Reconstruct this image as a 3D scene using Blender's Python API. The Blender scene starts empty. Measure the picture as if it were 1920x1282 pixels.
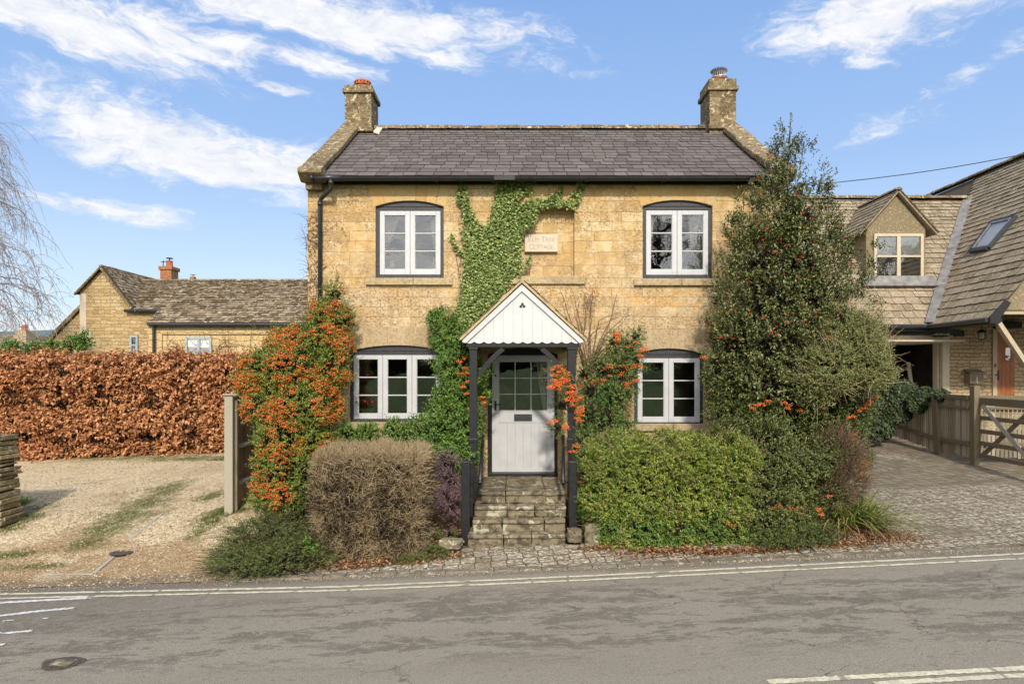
import bpy, bmesh, math, random
import numpy as np
from mathutils import Vector, Matrix
from mathutils.geometry import tessellate_polygon
R = math.radians
scene = bpy.context.scene
COL = scene.collection

# ------------------------------------------------------------------ camera, world, sun, exposure
F, CX, HY, CZ = 1280.0, 960.0, 700.0, 2.41          # focal length in photo pixels, horizon row, eye height
cam_d = bpy.data.cameras.new('camera'); cam = bpy.data.objects.new('camera', cam_d); COL.objects.link(cam)
cam_d.sensor_width = 36; cam_d.lens = 24.0; cam_d.shift_y = (HY-641)/1920.0
cam_d.clip_start = .05; cam_d.clip_end = 6000
cam.location = (0, 0, CZ); cam.rotation_euler = (R(90), 0, 0)
scene.camera = cam
SUN_AZ, SUN_EL = 3.0, 35.0                          # degrees right (+) or left (-) of straight behind the camera
world = bpy.data.worlds.new('World'); scene.world = world; world.use_nodes = True
scene.view_settings.view_transform = 'Standard'; scene.view_settings.look = 'None'
scene.view_settings.exposure = 0.60; scene.view_settings.gamma = 1.0
sl = bpy.data.lights.new('sun', 'SUN'); sl.energy = 2.75; sl.angle = R(3); sl.color = (1.0, .91, .78)
sun = bpy.data.objects.new('sun', sl); COL.objects.link(sun)
sd = Vector((math.sin(R(SUN_AZ))*math.cos(R(SUN_EL)), -math.cos(R(SUN_AZ))*math.cos(R(SUN_EL)), math.sin(R(SUN_EL))))
sun.rotation_euler = sd.to_track_quat('Z', 'Y').to_euler(); sun.location = sd*30

class NT:
    def __init__(s, tree): s.t = tree; s.n = tree.nodes; s.l = tree.links
    def node(s, typ, **kw):
        n = s.n.new(typ)
        for k, v in kw.items(): setattr(n, k, v)
        return n
    def set(s, sock, v):
        if isinstance(v, bpy.types.NodeSocket): s.l.new(v, sock)
        elif v is not None:
            if sock.type == 'RGBA' and not hasattr(v, '__len__'): v = (v, v, v, 1)
            if sock.type == 'RGBA' and len(v) == 3: v = (*v, 1)
            sock.default_value = v
    def math(s, op, a, b=None, c=None, clamp=False):
        n = s.node('ShaderNodeMath', operation=op); n.use_clamp = clamp
        s.set(n.inputs[0], a)
        if b is not None: s.set(n.inputs[1], b)
        if c is not None: s.set(n.inputs[2], c)
        return n.outputs[0]
    def mix(s, f, a, b, mode='MIX'):
        n = s.node('ShaderNodeMix', data_type='RGBA', blend_type=mode)
        s.set(n.inputs[0], f); s.set(n.inputs[6], a); s.set(n.inputs[7], b)
        return n.outputs[2]
    def ramp(s, f, stops, interp='LINEAR'):
        n = s.node('ShaderNodeValToRGB'); r = n.color_ramp; r.interpolation = interp
        while len(r.elements) < len(stops): r.elements.new(.5)
        for e, (p, c) in zip(r.elements, stops):
            e.position = p; e.color = (*c, 1) if hasattr(c, '__len__') else (c, c, c, 1)
        s.set(n.inputs[0], f); return n.outputs[0]
    def noise(s, vec, scale, detail=4, rough=.55, dist=0):
        n = s.node('ShaderNodeTexNoise'); s.set(n.inputs['Vector'], vec)
        n.inputs['Scale'].default_value = scale; n.inputs['Detail'].default_value = detail
        n.inputs['Roughness'].default_value = rough; n.inputs['Distortion'].default_value = dist
        return n.outputs['Fac']
    def vmul(s, vec, k):
        n = s.node('ShaderNodeVectorMath', operation='MULTIPLY'); s.set(n.inputs[0], vec); n.inputs[1].default_value = k
        return n.outputs[0]
    def sep(s, vec):
        n = s.node('ShaderNodeSeparateXYZ'); s.set(n.inputs[0], vec); return n.outputs
    def comb(s, x, y, z):
        n = s.node('ShaderNodeCombineXYZ')
        for i, v in enumerate((x, y, z)): s.set(n.inputs[i], v)
        return n.outputs[0]
    def step(s, v, a, b):
        n = s.node('ShaderNodeMapRange', interpolation_type='SMOOTHSTEP')
        s.set(n.inputs[0], v); n.inputs[1].default_value = a; n.inputs[2].default_value = b
        return n.outputs[0]

def build_world():
    w = NT(world.node_tree)
    for n in list(w.n): w.n.remove(n)
    out = w.node('ShaderNodeOutputWorld'); bg = w.node('ShaderNodeBackground')
    sky = w.node('ShaderNodeTexSky', sky_type='NISHITA'); sky.sun_disc = False
    sky.sun_elevation = R(SUN_EL); sky.sun_rotation = R(180-SUN_AZ)
    sky.air_density = 1.0; sky.dust_density = .6; sky.ozone_density = 2.0
    tc = w.node('ShaderNodeTexCoord'); d = w.sep(tc.outputs['Generated'])
    az0 = w.math('ARCTAN2', d[0], d[1]); el0 = w.math('ARCSINE', d[2])
    wv = w.comb(w.math('MULTIPLY', az0, 2.0), w.math('MULTIPLY', el0, 5.0), 3.0)
    az = w.math('ADD', az0, w.math('MULTIPLY', w.math('SUBTRACT', w.noise(wv, 1.6, 5, .6), .5), .22))
    el = w.math('ADD', el0, w.math('MULTIPLY', w.math('SUBTRACT', w.noise(w.vmul(wv, (1, 1, -1)), 1.9, 5, .6), .5), .09))
    # cloud banks: azimuth/elevation of their middles, half sizes, tilt, weight
    banks = [(120, 50, 330, 62, 3, 1.0), (380, 80, 190, 52, 6, .9), (640, 35, 350, 60, 4, .95), (830, 105, 230, 26, 8, .75), (610, 130, 105, 34, 6, .7),
             (330, 268, 300, 60, 10, 1.0), (510, 305, 170, 45, 8, .8), (225, 385, 150, 20, 5, .75), (1660, 35, 210, 62, -2, .85),
             (1790, 170, 260, 34, -20, .48), (545, 177, 50, 13, 0, .75), (1650, 110, 90, 20, 10, .42), (70, 600, 130, 26, 0, .45),
             (1700, 230, 200, 22, -10, .4)]
    total = None
    for px, py, hw, hh, tilt, wt in banks:
        a0 = math.atan2(px-CX, F); e0 = math.atan2((HY-py)*math.cos(a0), F)
        sx = hw/F*math.cos(a0)**2; sy = hh/F*math.cos(a0)*math.cos(e0)**2
        t = R(tilt); c, s = math.cos(t), math.sin(t)
        da = w.math('SUBTRACT', az, a0); de = w.math('SUBTRACT', e0, el)
        u = w.math('ADD', w.math('MULTIPLY', da, c/sx), w.math('MULTIPLY', de, s/sx))
        v = w.math('ADD', w.math('MULTIPLY', da, -s/sy), w.math('MULTIPLY', de, c/sy))
        r2 = w.math('ADD', w.math('MULTIPLY', u, u), w.math('MULTIPLY', v, v))
        g = w.math('MULTIPLY', w.math('EXPONENT', w.math('MULTIPLY', r2, -.8)), wt)
        total = g if total is None else w.math('MAXIMUM', total, g)
    # unseen cloud behind the camera, added and brightened for fill light
    vec = w.comb(w.math('MULTIPLY', az, 3.6), w.math('MULTIPLY', w.math('ADD', el, w.math('MULTIPLY', az, .12)), 9.0), 0.0)
    n1 = w.noise(vec, 1.5, 9, .62, .35); n2 = w.noise(vec, 5.2, 9, .7, .25)
    behind = w.step(d[1], -.05, -.4)
    total = w.math('MAXIMUM', total, w.math('MULTIPLY', behind, .62))
    den = w.math('ADD', w.math('MULTIPLY', total, .70), w.math('ADD', w.math('MULTIPLY', n1, .75), w.math('MULTIPLY', n2, .95)))
    f = w.step(den, 1.00, 1.44)
    f = w.math('MULTIPLY', f, w.step(total, .02, .35))
    f = w.math('MULTIPLY', f, .97)
    shade = w.ramp(n2, [(.35, (3.8, 4.0, 4.4)), (.6, (4.8, 4.8, 4.9))])
    shade = w.mix(behind, shade, (12.0, 11.6, 11.0))
    veil = w.ramp(el0, [(0.0, (3.5, 4.0, 4.6)), (.12, (2.9, 3.6, 4.5)), (.28, (1.75, 2.65, 4.3)), (.6, (1.05, 2.0, 4.0))])
    pale = w.mix(.8, sky.outputs[0], w.mix(behind, veil, (4.2, 4.6, 5.2)))   # thin high veil
    w.set(bg.inputs[0], w.mix(f, pale, shade)); bg.inputs[1].default_value = .138
    w.l.new(bg.outputs[0], out.inputs[0])
build_world()

# ------------------------------------------------------------------ helpers
def P(px, py, Y): return Vector(((px-CX)/F*Y, Y, CZ+(HY-py)/F*Y))
def fx(px, Y=11.6): return (px-CX)/F*Y
def fz(py, Y=11.6): return CZ+(HY-py)/F*Y
def sm(t): t = np.clip(t, 0, 1); return t*t*(3-2*t)
def gz(x, y):
    """height of the ground"""
    x = np.asarray(x, float); y = np.asarray(y, float)
    r = -.09+.04*np.clip(x, -30, 30)
    hl = np.interp(y, [8.7, 9.3, 10.2, 11.2, 13, 16, 24, 60, 400], [0, .07, .24, .41, .62, .92, 1.1, 1.5, 3])
    hm = np.interp(y, [8.9, 9.3, 10, 11.6, 24, 400], [0, .08, .16, .35, .9, 3])
    hr = np.interp(y, [8.8, 9.6, 11, 14, 17, 19, 60, 400], [.0, .05, .12, .285, .47, .6, 1.0, 3])
    a = sm((x+4.0)/1.2); b = sm((x-4.6)/1.4)
    h = hl*(1-a)+hm*a; h = h*(1-b)+hr*b
    nb = np.interp(y, [-400, -60, -25, -8, 2, 5.1], [6, 3.2, 2.2, 1.0, .16, 0])
    return r+h+nb
def G(px, py, dz=0.0):
    """the point of the ground seen in direction px, py"""
    dx, dz_ = (px-CX)/F, (HY-py)/F
    lo, hi = 3.0, 60.0
    Y = lo
    while Y < hi:
        if CZ+dz_*Y <= float(gz(dx*Y, Y)): break
        Y += .02
    return Vector((dx*Y, Y, float(gz(dx*Y, Y))+dz))

MATS = {}
def mesh_obj(name, me, mat=None, parent=None, label=None):
    o = bpy.data.objects.new(name, me); COL.objects.link(o)
    if mat is not None: me.materials.append(MATS[mat] if isinstance(mat, str) else mat)
    if parent is not None:
        o.parent = parent
        root = parent
        while root.parent: root = root.parent
        L = root.location
        if L.length > 0: me.transform(Matrix.Translation(-L))
    if label: o['label'] = label
    return o
def thing(name, label, cat, loc=(0, 0, 0), group=None):
    o = bpy.data.objects.new(name, None); COL.objects.link(o); o.location = loc; o.empty_display_size = .2
    o['label'] = label; o['category'] = cat
    if group: o['group'] = group
    return o
def tag(o, label, cat, group=None):
    o['label'] = label; o['category'] = cat
    if group: o['group'] = group
    return o
def struct(o, kind='structure'): o['kind'] = kind; return o
def stuff(o, label, cat): o['kind'] = 'stuff'; return tag(o, label, cat)
def bevel(o, w=.006, seg=2):
    m = o.modifiers.new('bevel', 'BEVEL'); m.width = w; m.segments = seg; m.limit_method = 'ANGLE'; m.angle_limit = R(40)
    return o

class MB:
    def __init__(s): s.v = []; s.f = []
    def add(s, vs, fs):
        b = len(s.v); s.v += [tuple(v) for v in vs]; s.f += [tuple(i+b for i in f) for f in fs]; return s
    def box(s, x0, x1, y0, y1, z0, z1):
        vs = [(x, y, z) for x in (x0, x1) for y in (y0, y1) for z in (z0, z1)]
        return s.add(vs, [(0, 1, 3, 2), (4, 6, 7, 5), (0, 4, 5, 1), (2, 3, 7, 6), (0, 2, 6, 4), (1, 5, 7, 3)])
    def bar(s, a, b, w, h, up=(0, 0, 1)):
        a, b = Vector(a), Vector(b); d = (b-a).normalized(); up = Vector(up)
        sd_ = d.cross(up)
        if sd_.length < 1e-4: sd_ = d.cross(Vector((0, 1, 0)))
        sd_.normalize(); u = sd_.cross(d).normalized()
        vs = [p+sd_*(i*w/2)+u*(j*h/2) for p in (a, b) for i in (-1, 1) for j in (-1, 1)]
        return s.add(vs, [(0, 1, 3, 2), (4, 6, 7, 5), (0, 4, 5, 1), (2, 3, 7, 6), (0, 2, 6, 4), (1, 5, 7, 3)])
    def prism(s, pts, d):
        """polygon pts (3-D, flat) extruded by vector d"""
        n = len(pts); pts = [Vector(p) for p in pts]; d = Vector(d)
        tri = tessellate_polygon([pts])
        s.add(pts+[p+d for p in pts], [tuple(t) for t in tri]+[tuple(i+n for i in reversed(t)) for t in tri] +
              [(i, (i+1) % n, (i+1) % n+n, i+n) for i in range(n)])
        return s
    def tube(s, pts, rad, n=10, cap=True):
        pts = [Vector(p) for p in pts]; rad = rad if hasattr(rad, '__len__') else [rad]*len(pts)
        b = len(s.v); prev = None
        for i, p in enumerate(pts):
            t = (pts[min(i+1, len(pts)-1)]-pts[max(i-1, 0)]).normalized()
            ref = Vector((0, 1, 0)) if abs(t.y) < .8 else Vector((1, 0, 0))
            u = t.cross(ref).normalized(); w = t.cross(u)
            for k in range(n):
                a = 2*math.pi*k/n; s.v.append(tuple(p+(u*math.cos(a)+w*math.sin(a))*rad[i]))
        for i in range(len(pts)-1):
            for k in range(n): s.f.append((b+i*n+k, b+i*n+(k+1) % n, b+(i+1)*n+(k+1) % n, b+(i+1)*n+k))
        if cap:
            s.f.append(tuple(b+k for k in range(n))[::-1]); e = b+(len(pts)-1)*n; s.f.append(tuple(e+k for k in range(n)))
        return s
    def lathe(s, prof, c, n=24):
        b = len(s.v)
        for r, z in prof:
            for k in range(n):
                a = 2*math.pi*k/n; s.v.append((c[0]+r*math.cos(a), c[1]+r*math.sin(a), c[2]+z))
        for i in range(len(prof)-1):
            for k in range(n): s.f.append((b+i*n+k, b+i*n+(k+1) % n, b+(i+1)*n+(k+1) % n, b+(i+1)*n+k))
        s.f.append(tuple(b+k for k in range(n))[::-1]); e = b+(len(prof)-1)*n; s.f.append(tuple(e+k for k in range(n)))
        return s
    def build(s, name, mat, parent=None, label=None, smooth=False, fix=True):
        me = bpy.data.meshes.new(name); me.from_pydata(s.v, [], s.f); me.update()
        if fix:
            bm = bmesh.new(); bm.from_mesh(me); bmesh.ops.recalc_face_normals(bm, faces=bm.faces); bm.to_mesh(me); bm.free()
        if smooth:
            me.polygons.foreach_set('use_smooth', [True]*len(me.polygons))
        return mesh_obj(name, me, mat, parent, label)

def np_mesh(name, V, Fc, mat, parent=None, smooth=False, label=None):
    """V (n,3), Fc (m,3 or 4) -> object"""
    me = bpy.data.meshes.new(name); k = Fc.shape[1]
    me.vertices.add(len(V)); me.vertices.foreach_set('co', np.ascontiguousarray(V, np.float32).ravel())
    me.loops.add(Fc.size); me.loops.foreach_set('vertex_index', np.ascontiguousarray(Fc, np.int32).ravel())
    me.polygons.add(len(Fc)); me.polygons.foreach_set('loop_start', np.arange(0, Fc.size, k, dtype=np.int32))
    me.update(calc_edges=True)
    if smooth: me.polygons.foreach_set('use_smooth', [True]*len(me.polygons))
    return mesh_obj(name, me, mat, parent, label)

# ------------------------------------------------------------------ materials
def new_mat(name):
    m = bpy.data.materials.new(name); m.use_nodes = True; t = NT(m.node_tree)
    b = t.n['Principled BSDF']; MATS[name] = m
    return m, t, b
def finish(t, b, col, rough=.85, spec=.3, bump=None, strength=.3, dist=.01, metal=0):
    t.set(b.inputs['Base Color'], col); t.set(b.inputs['Roughness'], rough); b.inputs['Specular IOR Level'].default_value = spec
    b.inputs['Metallic'].default_value = metal
    if bump is not None:
        n = t.node('ShaderNodeBump'); n.inputs['Strength'].default_value = strength; n.inputs['Distance'].default_value = dist
        t.set(n.inputs['Height'], bump); t.l.new(n.outputs[0], b.inputs['Normal'])
def pos(t): return t.node('ShaderNodeNewGeometry').outputs['Position']
def island(t): return t.node('ShaderNodeNewGeometry').outputs['Random Per Island']

def paint(name, col, rough=.5, spec=.4, var=.08, scale=14, metal=0, grain=False, dirt=None):
    m, t, b = new_mat(name); p = pos(t)
    if grain: p2 = t.vmul(p, (1, 1, .08)); n = t.noise(p2, 60, 4)
    else: n = t.noise(p, scale, 5)
    c2 = tuple(c*(1-var*2.2) for c in col); c1 = tuple(min(1, c*(1+var)) for c in col)
    c = t.ramp(n, [(.3, c2), (.7, c1)])
    if dirt: c = t.mix(t.step(t.noise(p, 3.1, 6, .7), .52, .78), c, dirt)
    if name.startswith('line'):
        c = t.mix(t.math('MULTIPLY', t.step(t.noise(p, 34, 4, .75), .50, .60), .55), c, (.22, .20, .165))
        wv_ = t.node('ShaderNodeTexWave'); t.set(wv_.inputs['Vector'], p); wv_.inputs['Scale'].default_value = .35; wv_.inputs['Distortion'].default_value = 6; wv_.inputs['Detail'].default_value = 3; wv_.inputs['Detail Scale'].default_value = 2
        c = t.mix(t.math('MULTIPLY', t.step(wv_.outputs['Fac'], .012, .0), .7), c, (.15, .135, .11))
    finish(t, b, c, rough, spec, n, .15, .004, metal)
paint('black_paint', (.013, .0135, .015), .45, .35, .25, 20)
paint('frame_grey', (.036, .038, .044), .5, .4, .2, 20)
paint('white_paint', (.47, .475, .49), .42, .45, .04, 6)
paint('white_board', (.50, .50, .505), .45, .4, .03, 3, dirt=(.50, .495, .47))
paint('cream_paint', (.50, .43, .31), .6, .3, .06, 5)
paint('blue_grey_paint', (.30, .36, .40), .6, .3, .06, 5)
paint('gutter_black', (.022, .023, .026), .35, .5, .2, 9)
paint('iron', (.015, .015, .017), .4, .5, .3, 30)
paint('steel', (.55, .55, .57), .28, .5, .1, 30, metal=.9)
paint('lead', (.21, .20, .19), .55, .4, .22, 5)
paint('terracotta', (.42, .12, .05), .8, .2, .2, 12)
paint('interior', (.30, .26, .22), .9, .1, .1, 2)
paint('interior_dark', (.34, .31, .28), .9, .1, .2, 2)
paint('garage_dark', (.10, .085, .07), .9, .1, .2, 2)
paint('curtain', (.70, .69, .58), .9, .1, .08, 8)
paint('blind', (.84, .82, .76), .9, .1, .05, 8)
paint('ceramic', (.70, .62, .50), .25, .5, .05, 8)
paint('red_cloth', (.28, .02, .03), .8, .1, .1, 8)
paint('flower_red', (.42, .03, .05), .7, .2, .25, 40)
paint('flower_white', (.6, .52, .5), .7, .2, .1, 40)
paint('bowl_green', (.25, .36, .17), .35, .5, .1, 12)
paint('copper_red', (.28, .09, .04), .5, .4, .2, 12)
paint('car_paint', (.68, .70, .72), .2, .6, .02, 3)
paint('rubber', (.02, .02, .02), .8, .2, .2, 12)
paint('plank', (.22, .17, .13), .8, .2, .2, 12, grain=True)
paint('door_wood', (.30, .10, .025), .5, .4, .25, 12, grain=True)
paint('beige_timber', (.42, .35, .24), .7, .3, .1, 12, grain=True)
paint('line_cream', (.60, .55, .40), .8, .2, .12, 12, dirt=(.36, .33, .27))
paint('line_white', (.62, .62, .60), .8, .2, .12, 12, dirt=(.34, .34, .32))
paint('cast_iron', (.085, .068, .052), .7, .3, .3, 40)
paint('paper', (.7, .7, .68), .9, .1, .05, 9)

def m_timber(name, a, b_, green=None):
    m, t, b = new_mat(name); p = pos(t); g = t.vmul(p, (9, 9, .7)); n = t.noise(g, 6, 6, .65, 1.2); n2 = t.noise(p, 3, 3)
    r = island(t)
    c = t.ramp(t.math('ADD', t.math('MULTIPLY', n, .5), t.math('MULTIPLY', r, .5)), [(.2, a), (.8, b_)])
    if green: c = t.mix(t.step(n2, .5, .7), c, green)
    finish(t, b, c, .85, .2, n, .4, .006)
m_timber('weathered_wood', (.11, .088, .058), (.27, .225, .155), (.14, .125, .06))
m_timber('pale_wood', (.27, .245, .19), (.42, .39, .31))
m_timber('fence_board', (.16, .12, .085), (.27, .21, .155))
m_timber('old_board', (.15, .125, .085), (.42, .36, .27))

def m_ashlar():
    m, t, b = new_mat('ashlar'); p = pos(t); x, y, z = t.sep(p)
    w = t.math('MULTIPLY', t.math('SUBTRACT', t.noise(p, 1.3, 2), .5), .05)
    w2 = t.math('MULTIPLY', t.math('SUBTRACT', t.noise(p, 7, 3), .5), .02)
    zz = t.math('ADD', t.math('ADD', z, w), w2)
    # courses of unequal height
    zz = t.math('ADD', zz, t.math('MULTIPLY', t.math('SINE', t.math('MULTIPLY', z, 5.1)), .035))
    v = t.comb(t.math('ADD', t.math('ADD', x, y), w2), zz, 0.0)
    br = t.node('ShaderNodeTexBrick'); t.set(br.inputs['Vector'], v)
    br.offset = .43; br.squash = .7; br.squash_frequency = 3
    for k, val in (('Scale', 1), ('Brick Width', .52), ('Row Height', .185), ('Mortar Size', .0055), ('Mortar Smooth', .6), ('Bias', 0)): br.inputs[k].default_value = val
    t.set(br.inputs['Color1'], (0, 0, 0)); t.set(br.inputs['Color2'], (1, 1, 1)); t.set(br.inputs['Mortar'], (.5, .5, .5))
    c = t.ramp(br.outputs['Color'], [(0, (.40, .262, .115)), (.3, (.48, .32, .14)), (.7, (.54, .38, .18)), (1, (.61, .47, .27))])
    big = t.noise(p, .8, 4, .6)
    grey = t.math('ADD', t.step(z, 5.3, 3.4), t.math('MULTIPLY', t.math('SUBTRACT', big, .5), 2.4), clamp=True)
    c = t.mix(t.math('MULTIPLY', grey, .6), c, (.48, .375, .235))
    c = t.mix(t.math('MULTIPLY', t.step(t.noise(t.vmul(p, (1, 1, 2.2)), 1.6, 5, .7), .46, .66), .6), c, (.58, .33, .11))
    fine = t.noise(p, 20, 7, .78); mid = t.noise(p, 5.5, 6, .72, .4)
    c = t.mix(t.math('MULTIPLY', t.step(mid, .48, .64), .55), c, (.64, .52, .35))
    c = t.mix(t.math('MULTIPLY', t.step(mid, .50, .36), .45), c, (.36, .245, .12))
    pit = t.noise(t.vmul(p, (1, 1, 1.25)), 27, 5, .75, .6)
    zone = t.step(t.math('ADD', t.noise(p, 1.5, 4, .65), t.math('MULTIPLY', grey, .10)), .40, .60)
    c = t.mix(t.math('MULTIPLY', t.step(pit, .48, .575), t.math('ADD', t.math('MULTIPLY', zone, .68), .14)), c, (.20, .14, .085))
    c = t.mix(t.math('MULTIPLY', t.step(fine, .56, .66), .5), c, (.66, .56, .40))
    drip = t.noise(t.vmul(p, (1, 1, .16)), 6, 5, .7)
    c = t.mix(t.math('MULTIPLY', t.math('MULTIPLY', t.step(drip, .50, .68), t.step(big, .40, .6)), .5), c, (.27, .20, .12))
    jf = t.math('MULTIPLY', br.outputs['Fac'], t.step(t.noise(p, 3, 3), .34, .60))
    c = t.mix(t.math('MULTIPLY', jf, .42), c, (.33, .24, .14))
    h = t.math('ADD', t.math('MULTIPLY', br.outputs['Fac'], -.6), t.math('ADD', t.math('MULTIPLY', fine, .9), t.math('MULTIPLY', pit, -.7)))
    h = t.math('ADD', h, t.math('MULTIPLY', t.noise(p, 5, 3), 1.0))
    finish(t, b, c, .95, .12, h, .9, .016)
m_ashlar()

def m_stone(name, cols, spots=(.07, .06, .04), spotf=.5, scale=22, lichen=None, bump=.6, isl=.5):
    m, t, b = new_mat(name); p = pos(t); r = island(t)
    n = t.noise(p, scale*.25, 6, .7); n2 = t.noise(p, scale, 6, .75)
    f = t.math('ADD', t.math('MULTIPLY', r, isl), t.math('MULTIPLY', n, 1-isl))
    c = t.ramp(f, [(i/(len(cols)-1)*.7+.15, k) for i, k in enumerate(cols)])
    c = t.mix(t.math('MULTIPLY', t.step(n2, .45, .60), spotf), c, spots)
    c = t.mix(t.math('MULTIPLY', t.step(t.noise(p, scale*.12, 5, .7, .4), .5, .66), spotf*.6), c, spots)
    if lichen:
        li = t.noise(p, scale*.7, 4, .7, .8)
        c = t.mix(t.step(li, .565, .62), c, lichen)
    finish(t, b, c, .95, .12, t.math('ADD', n2, n), bump, .012)
m_stone('lintel_stone', [(.46, .28, .11), (.52, .335, .14), (.53, .36, .165), (.50, .37, .2)], (.22, .15, .08), .22, 24, None, .5)
m_stone('lintel_old', [(.33, .245, .145), (.41, .31, .19), (.46, .355, .22)], (.15, .115, .075), .4, 24, None, .6)
m_stone('sill_stone', [(.36, .265, .145), (.42, .32, .18), (.45, .35, .21)], (.13, .11, .08), .45, 18, (.42, .38, .27), .6)
m_stone('old_stone', [(.13, .092, .05), (.21, .152, .085), (.28, .21, .12)], (.06, .052, .036), .75, 16, (.44, .40, .28), .9)
m_stone('ridge_stone', [(.14, .105, .07), (.23, .175, .115), (.31, .24, .165)], (.05, .042, .03), .75, 15, (.46, .41, .30), 1.0)
m_stone('step_stone', [(.15, .125, .08), (.20, .168, .11), (.26, .215, .145)], (.05, .044, .03), .85, 8, (.36, .33, .25), .9, .3)
m_stone('loose_stone', [(.20, .145, .08), (.34, .255, .155), (.45, .36, .24), (.56, .48, .35)], (.2, .15, .09), .3, 20, None, .2, 1.0)
m_stone('kerb_stone', [(.15, .125, .09), (.19, .16, .12), (.23, .20, .15)], (.07, .06, .045), .5, 12, (.34, .31, .25), .8)
m_stone('slate', [(.098, .082, .082), (.118, .100, .100), (.130, .111, .112), (.14, .12, .12), (.16, .142, .135)], (.085, .07, .052), .45, 14, None, .4, .75)
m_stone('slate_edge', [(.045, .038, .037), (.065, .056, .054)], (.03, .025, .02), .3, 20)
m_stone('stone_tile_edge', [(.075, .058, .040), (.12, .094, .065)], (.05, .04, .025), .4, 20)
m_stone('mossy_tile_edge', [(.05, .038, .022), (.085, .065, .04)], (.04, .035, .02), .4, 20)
m_stone('stone_tile', [(.20, .155, .105), (.27, .215, .145), (.33, .265, .185), (.36, .295, .21)], (.11, .09, .06), .5, 24, (.44, .39, .29), .7, .6)
m_stone('mossy_tile', [(.10, .068, .036), (.17, .12, .07), (.27, .20, .125), (.37, .29, .195)], (.06, .05, .025), .45, 9, (.50, .45, .36), .8, .75)
m_stone('dry_stone', [(.13, .10, .05), (.20, .16, .085), (.28, .225, .13), (.25, .18, .075)], (.10, .085, .055), .5, 20, (.40, .38, .30), .9, .7)
m_stone('roughcast', [(.21, .165, .10), (.27, .215, .13)], (.13, .10, .06), .5, 40, (.42, .37, .27), 1.0)
m_stone('plaque_stone', [(.54, .44, .34), (.60, .50, .40)], (.40, .33, .22), .3, 18, None, .2)
m_stone('letter_shade', [(.29, .275, .245), (.34, .32, .285)], (.34, .32, .28), .3, 18, None, .1)
m_stone('red_brick', [(.33, .11, .05), (.42, .16, .08)], (.2, .08, .05), .3, 12)

def m_rubble(name, cols, sc=3.2, squash=2.3, mort=(.42, .33, .2)):
    m, t, b = new_mat(name); p = pos(t); x, y, z = t.sep(p)
    w1 = t.math('MULTIPLY', t.math('SUBTRACT', t.noise(p, 2.4*sc/3, 3), .5), .60/sc)
    w2 = t.math('MULTIPLY', t.math('SUBTRACT', t.noise(p, 6*sc/3, 3), .5), .40/sc)
    v = t.comb(t.math('ADD', t.math('ADD', x, y), t.math('ADD', w1, w2)), t.math('ADD', z, t.math('ADD', w2, t.math('MULTIPLY', w1, .5))), 0.0)
    br = t.node('ShaderNodeTexBrick'); t.set(br.inputs['Vector'], v); br.offset = .37; br.squash = .6; br.squash_frequency = 3
    for k, val in (('Scale', sc/3), ('Brick Width', .36), ('Row Height', .36/squash*.78), ('Mortar Size', .013), ('Mortar Smooth', .8)): br.inputs[k].default_value = val
    t.set(br.inputs['Color1'], (0, 0, 0)); t.set(br.inputs['Color2'], (1, 1, 1)); t.set(br.inputs['Mortar'], (.5, .5, .5))
    n = t.noise(p, 14, 6, .7)
    c = t.ramp(t.math('ADD', t.math('MULTIPLY', br.outputs['Color'], .8), t.math('MULTIPLY', n, .25)), [(i/(len(cols)-1), k) for i, k in enumerate(cols)])
    c = t.mix(t.math('MULTIPLY', t.step(n, .48, .66), .5), c, (.17, .125, .07))
    c = t.mix(t.math('MULTIPLY', t.step(t.noise(p, 1.3, 4, .6), .5, .7), .4), c, mort)
    c = t.mix(t.math('MULTIPLY', br.outputs['Fac'], .85), c, mort)
    finish(t, b, c, .95, .12, t.math('ADD', t.math('MULTIPLY', br.outputs['Fac'], -1.0), t.math('MULTIPLY', n, .6)), .9, .03)
m_rubble('rubble', [(.30, .20, .09), (.40, .275, .125), (.46, .33, .165), (.52, .40, .23)], 3.0, 2.2)
m_rubble('garage_rubble', [(.33, .25, .14), (.40, .30, .18), (.45, .35, .21), (.50, .40, .26)], 3.4, 2.6, (.24, .18, .11))
m_rubble('brickwork', [(.32, .11, .05), (.40, .15, .07), (.45, .2, .1)], 6, 2.6)
m_rubble('warm_render', [(.52, .37, .18), (.55, .40, .20), (.56, .42, .23)], 1.5, 2.2, (.50, .38, .22))

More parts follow.
